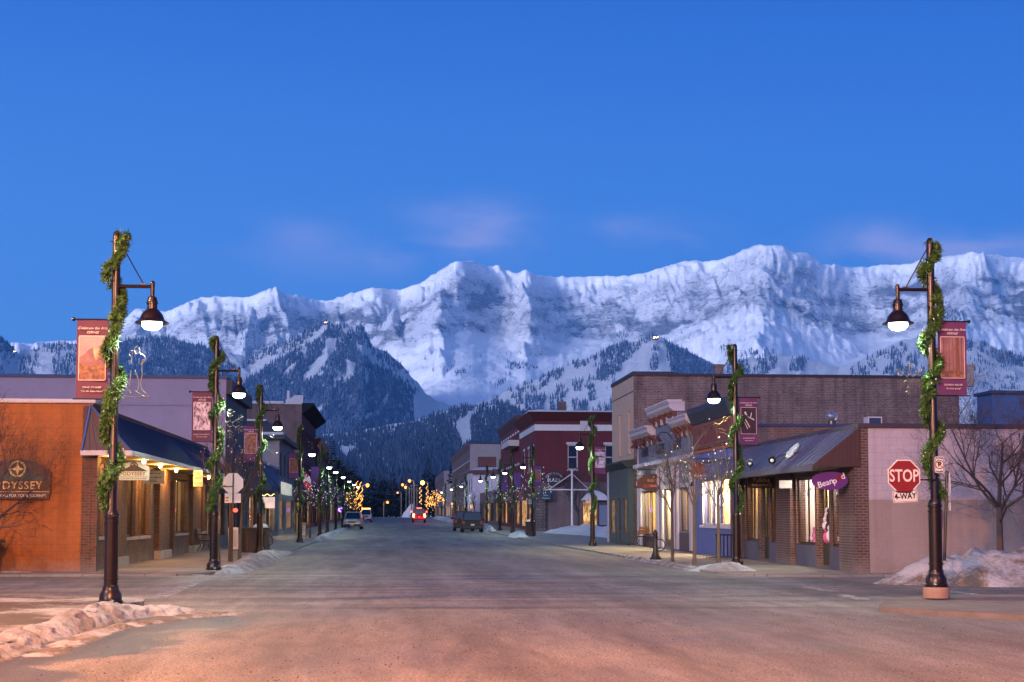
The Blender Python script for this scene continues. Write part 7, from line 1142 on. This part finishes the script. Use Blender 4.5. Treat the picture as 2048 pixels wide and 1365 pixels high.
for lab, u, v, y, c, r_, e in (('small red neon light in the dark shop beside the octagonal sign back', 471, 1021, 66, (1, .03, .02), .075, 14), ('small violet neon light on the left side far down the street', 682, 1020, 170, (.22, .08, 1), .26, 9)):
    x, z = GY(u, v, y); t = empty('neon_light', lab, 'neon sign', (x, y, z)); m = MB(); m.tube([(r_ * math.cos(a), 0, r_ * .7 * math.sin(a)) for a in [k * PI / 8 for k in range(17)]], r_ * .35, 6, False); m.build('tube', emit('neon_' + lab.split()[1], c, e), t); m = MB(); m.box(-r_ * 1.3, r_ * 1.3, .05, .09, -r_, r_); m.build('backing', M_BLACK, t)
t = empty('utility_box', 'pale metal box on the pavement before the low dark shop', 'utility box', (GY(480, 0, 63)[0], 63, .12)); m = MB(); m.bevbox(-.2, .2, -.2, .2, 0, .95, .02); m.build('cabinet', M_GREY, t); m = MB(); m.box(-.16, .16, -.206, -.202, .1, .85); m.build('door', M_TRIM, t)
for lab, u, v, y, s in (('ski lodge lights at the top of the right hand ski run', 1312, 675, 4150, 13), ('lift station lights at the top of the low ski run', 956, 822, 2700, 7), ('tiny lift station light on the central wooded peak', 652, 645, 4150, 7), ('row of tiny ski hill lights on the far left saddle', 30, 703, 4000, 6)):
    q = (V0 - v) / F; lat = y * (u - 1024) / F / (CT - ST * q); p = FH * y + RT * lat; p.z = zof(v, y); t = empty('ski_lodge', lab, 'ski lodge', p, 0, 'lit huts on the ski hill'); m = MB(); m.box(-s * .6, s * .6, 0, s, -s * .6, s * .15); m.prism([(-s * .7, -.2, s * .15), (s * .7, -.2, s * .15), (0, -.2, s * .6)], (0, s, 0)); m.build('hut', M_RWOOD, t); m = MB()
    for k in range(4): m.ball(((k - 1.5) * s * .3, -s * .1, -s * .1 + (k % 2) * s * .2), s * (.08 if k else .16), 6)
    m.build('flood_lights', emit('lodge_flood_light', (1, .55, .25), 22), t)
# ------------------------------------------------------------------ sodium street lights of the crossing (unseen beside and behind the camera; the overhead one is added)
M_SOD = emit('sodium_lamp_glow', (1, .55, .2), 30)
def sodium(label, x, y, W, H=8.6, dx=1.6, dy=0, col=(1, .46, .17)):
    t = empty('sodium_lamp_post', label, 'street lamp', (x, y, 0), 0, 'tall sodium lamp posts around the crossing'); m = MB(); m.lathe([(.16, 0), (.12, .4), (.07, H)], 12); m.build('pole', M_STEEL, t, True); m = MB(); m.tube([(0, 0, H - .1), (dx * .5, dy * .5, H + .35), (dx, dy, H + .4)], .04, 8); m.build('arm', M_STEEL, t, True); m = MB(); m.bevbox(dx - .3, dx + .3, dy - .16, dy + .16, H + .3, H + .46, .05); h = m.build('head', M_GREY, t); m = MB(); m.lathe([(.02, -.08), (.11, -.04), (.13, 0)], 12, (dx, dy, H + .29)); m.build('bulb', M_SOD, h, True); point('sodium_light', (dx, dy, H + .12), W, col, h, .2)
sodium('tall sodium lamp post left of the camera across from the orange wall', -14.0, 18.5, SOD1, 9.0, 2.0, 1.5, (1, .45, .15)); sodium('tall sodium lamp post behind the camera on the left', -9.5, -4.0, SOD2, 12.0, 4.0, 0, (1, .37, .11)); sodium('tall sodium lamp post right of the camera near the raised corner', 14.5, 12.0, SOD3, 9.0, -1.6, 0, (1, .40, .22))
sodium('added unseen sodium lamp post left of the camera whose arm reaches over the road', -7.8, 9.5, SOD4, 9.3, 4.8, 0, (1, .38, .13))  # unseen lamp added overhead to warm the ground more than upright faces
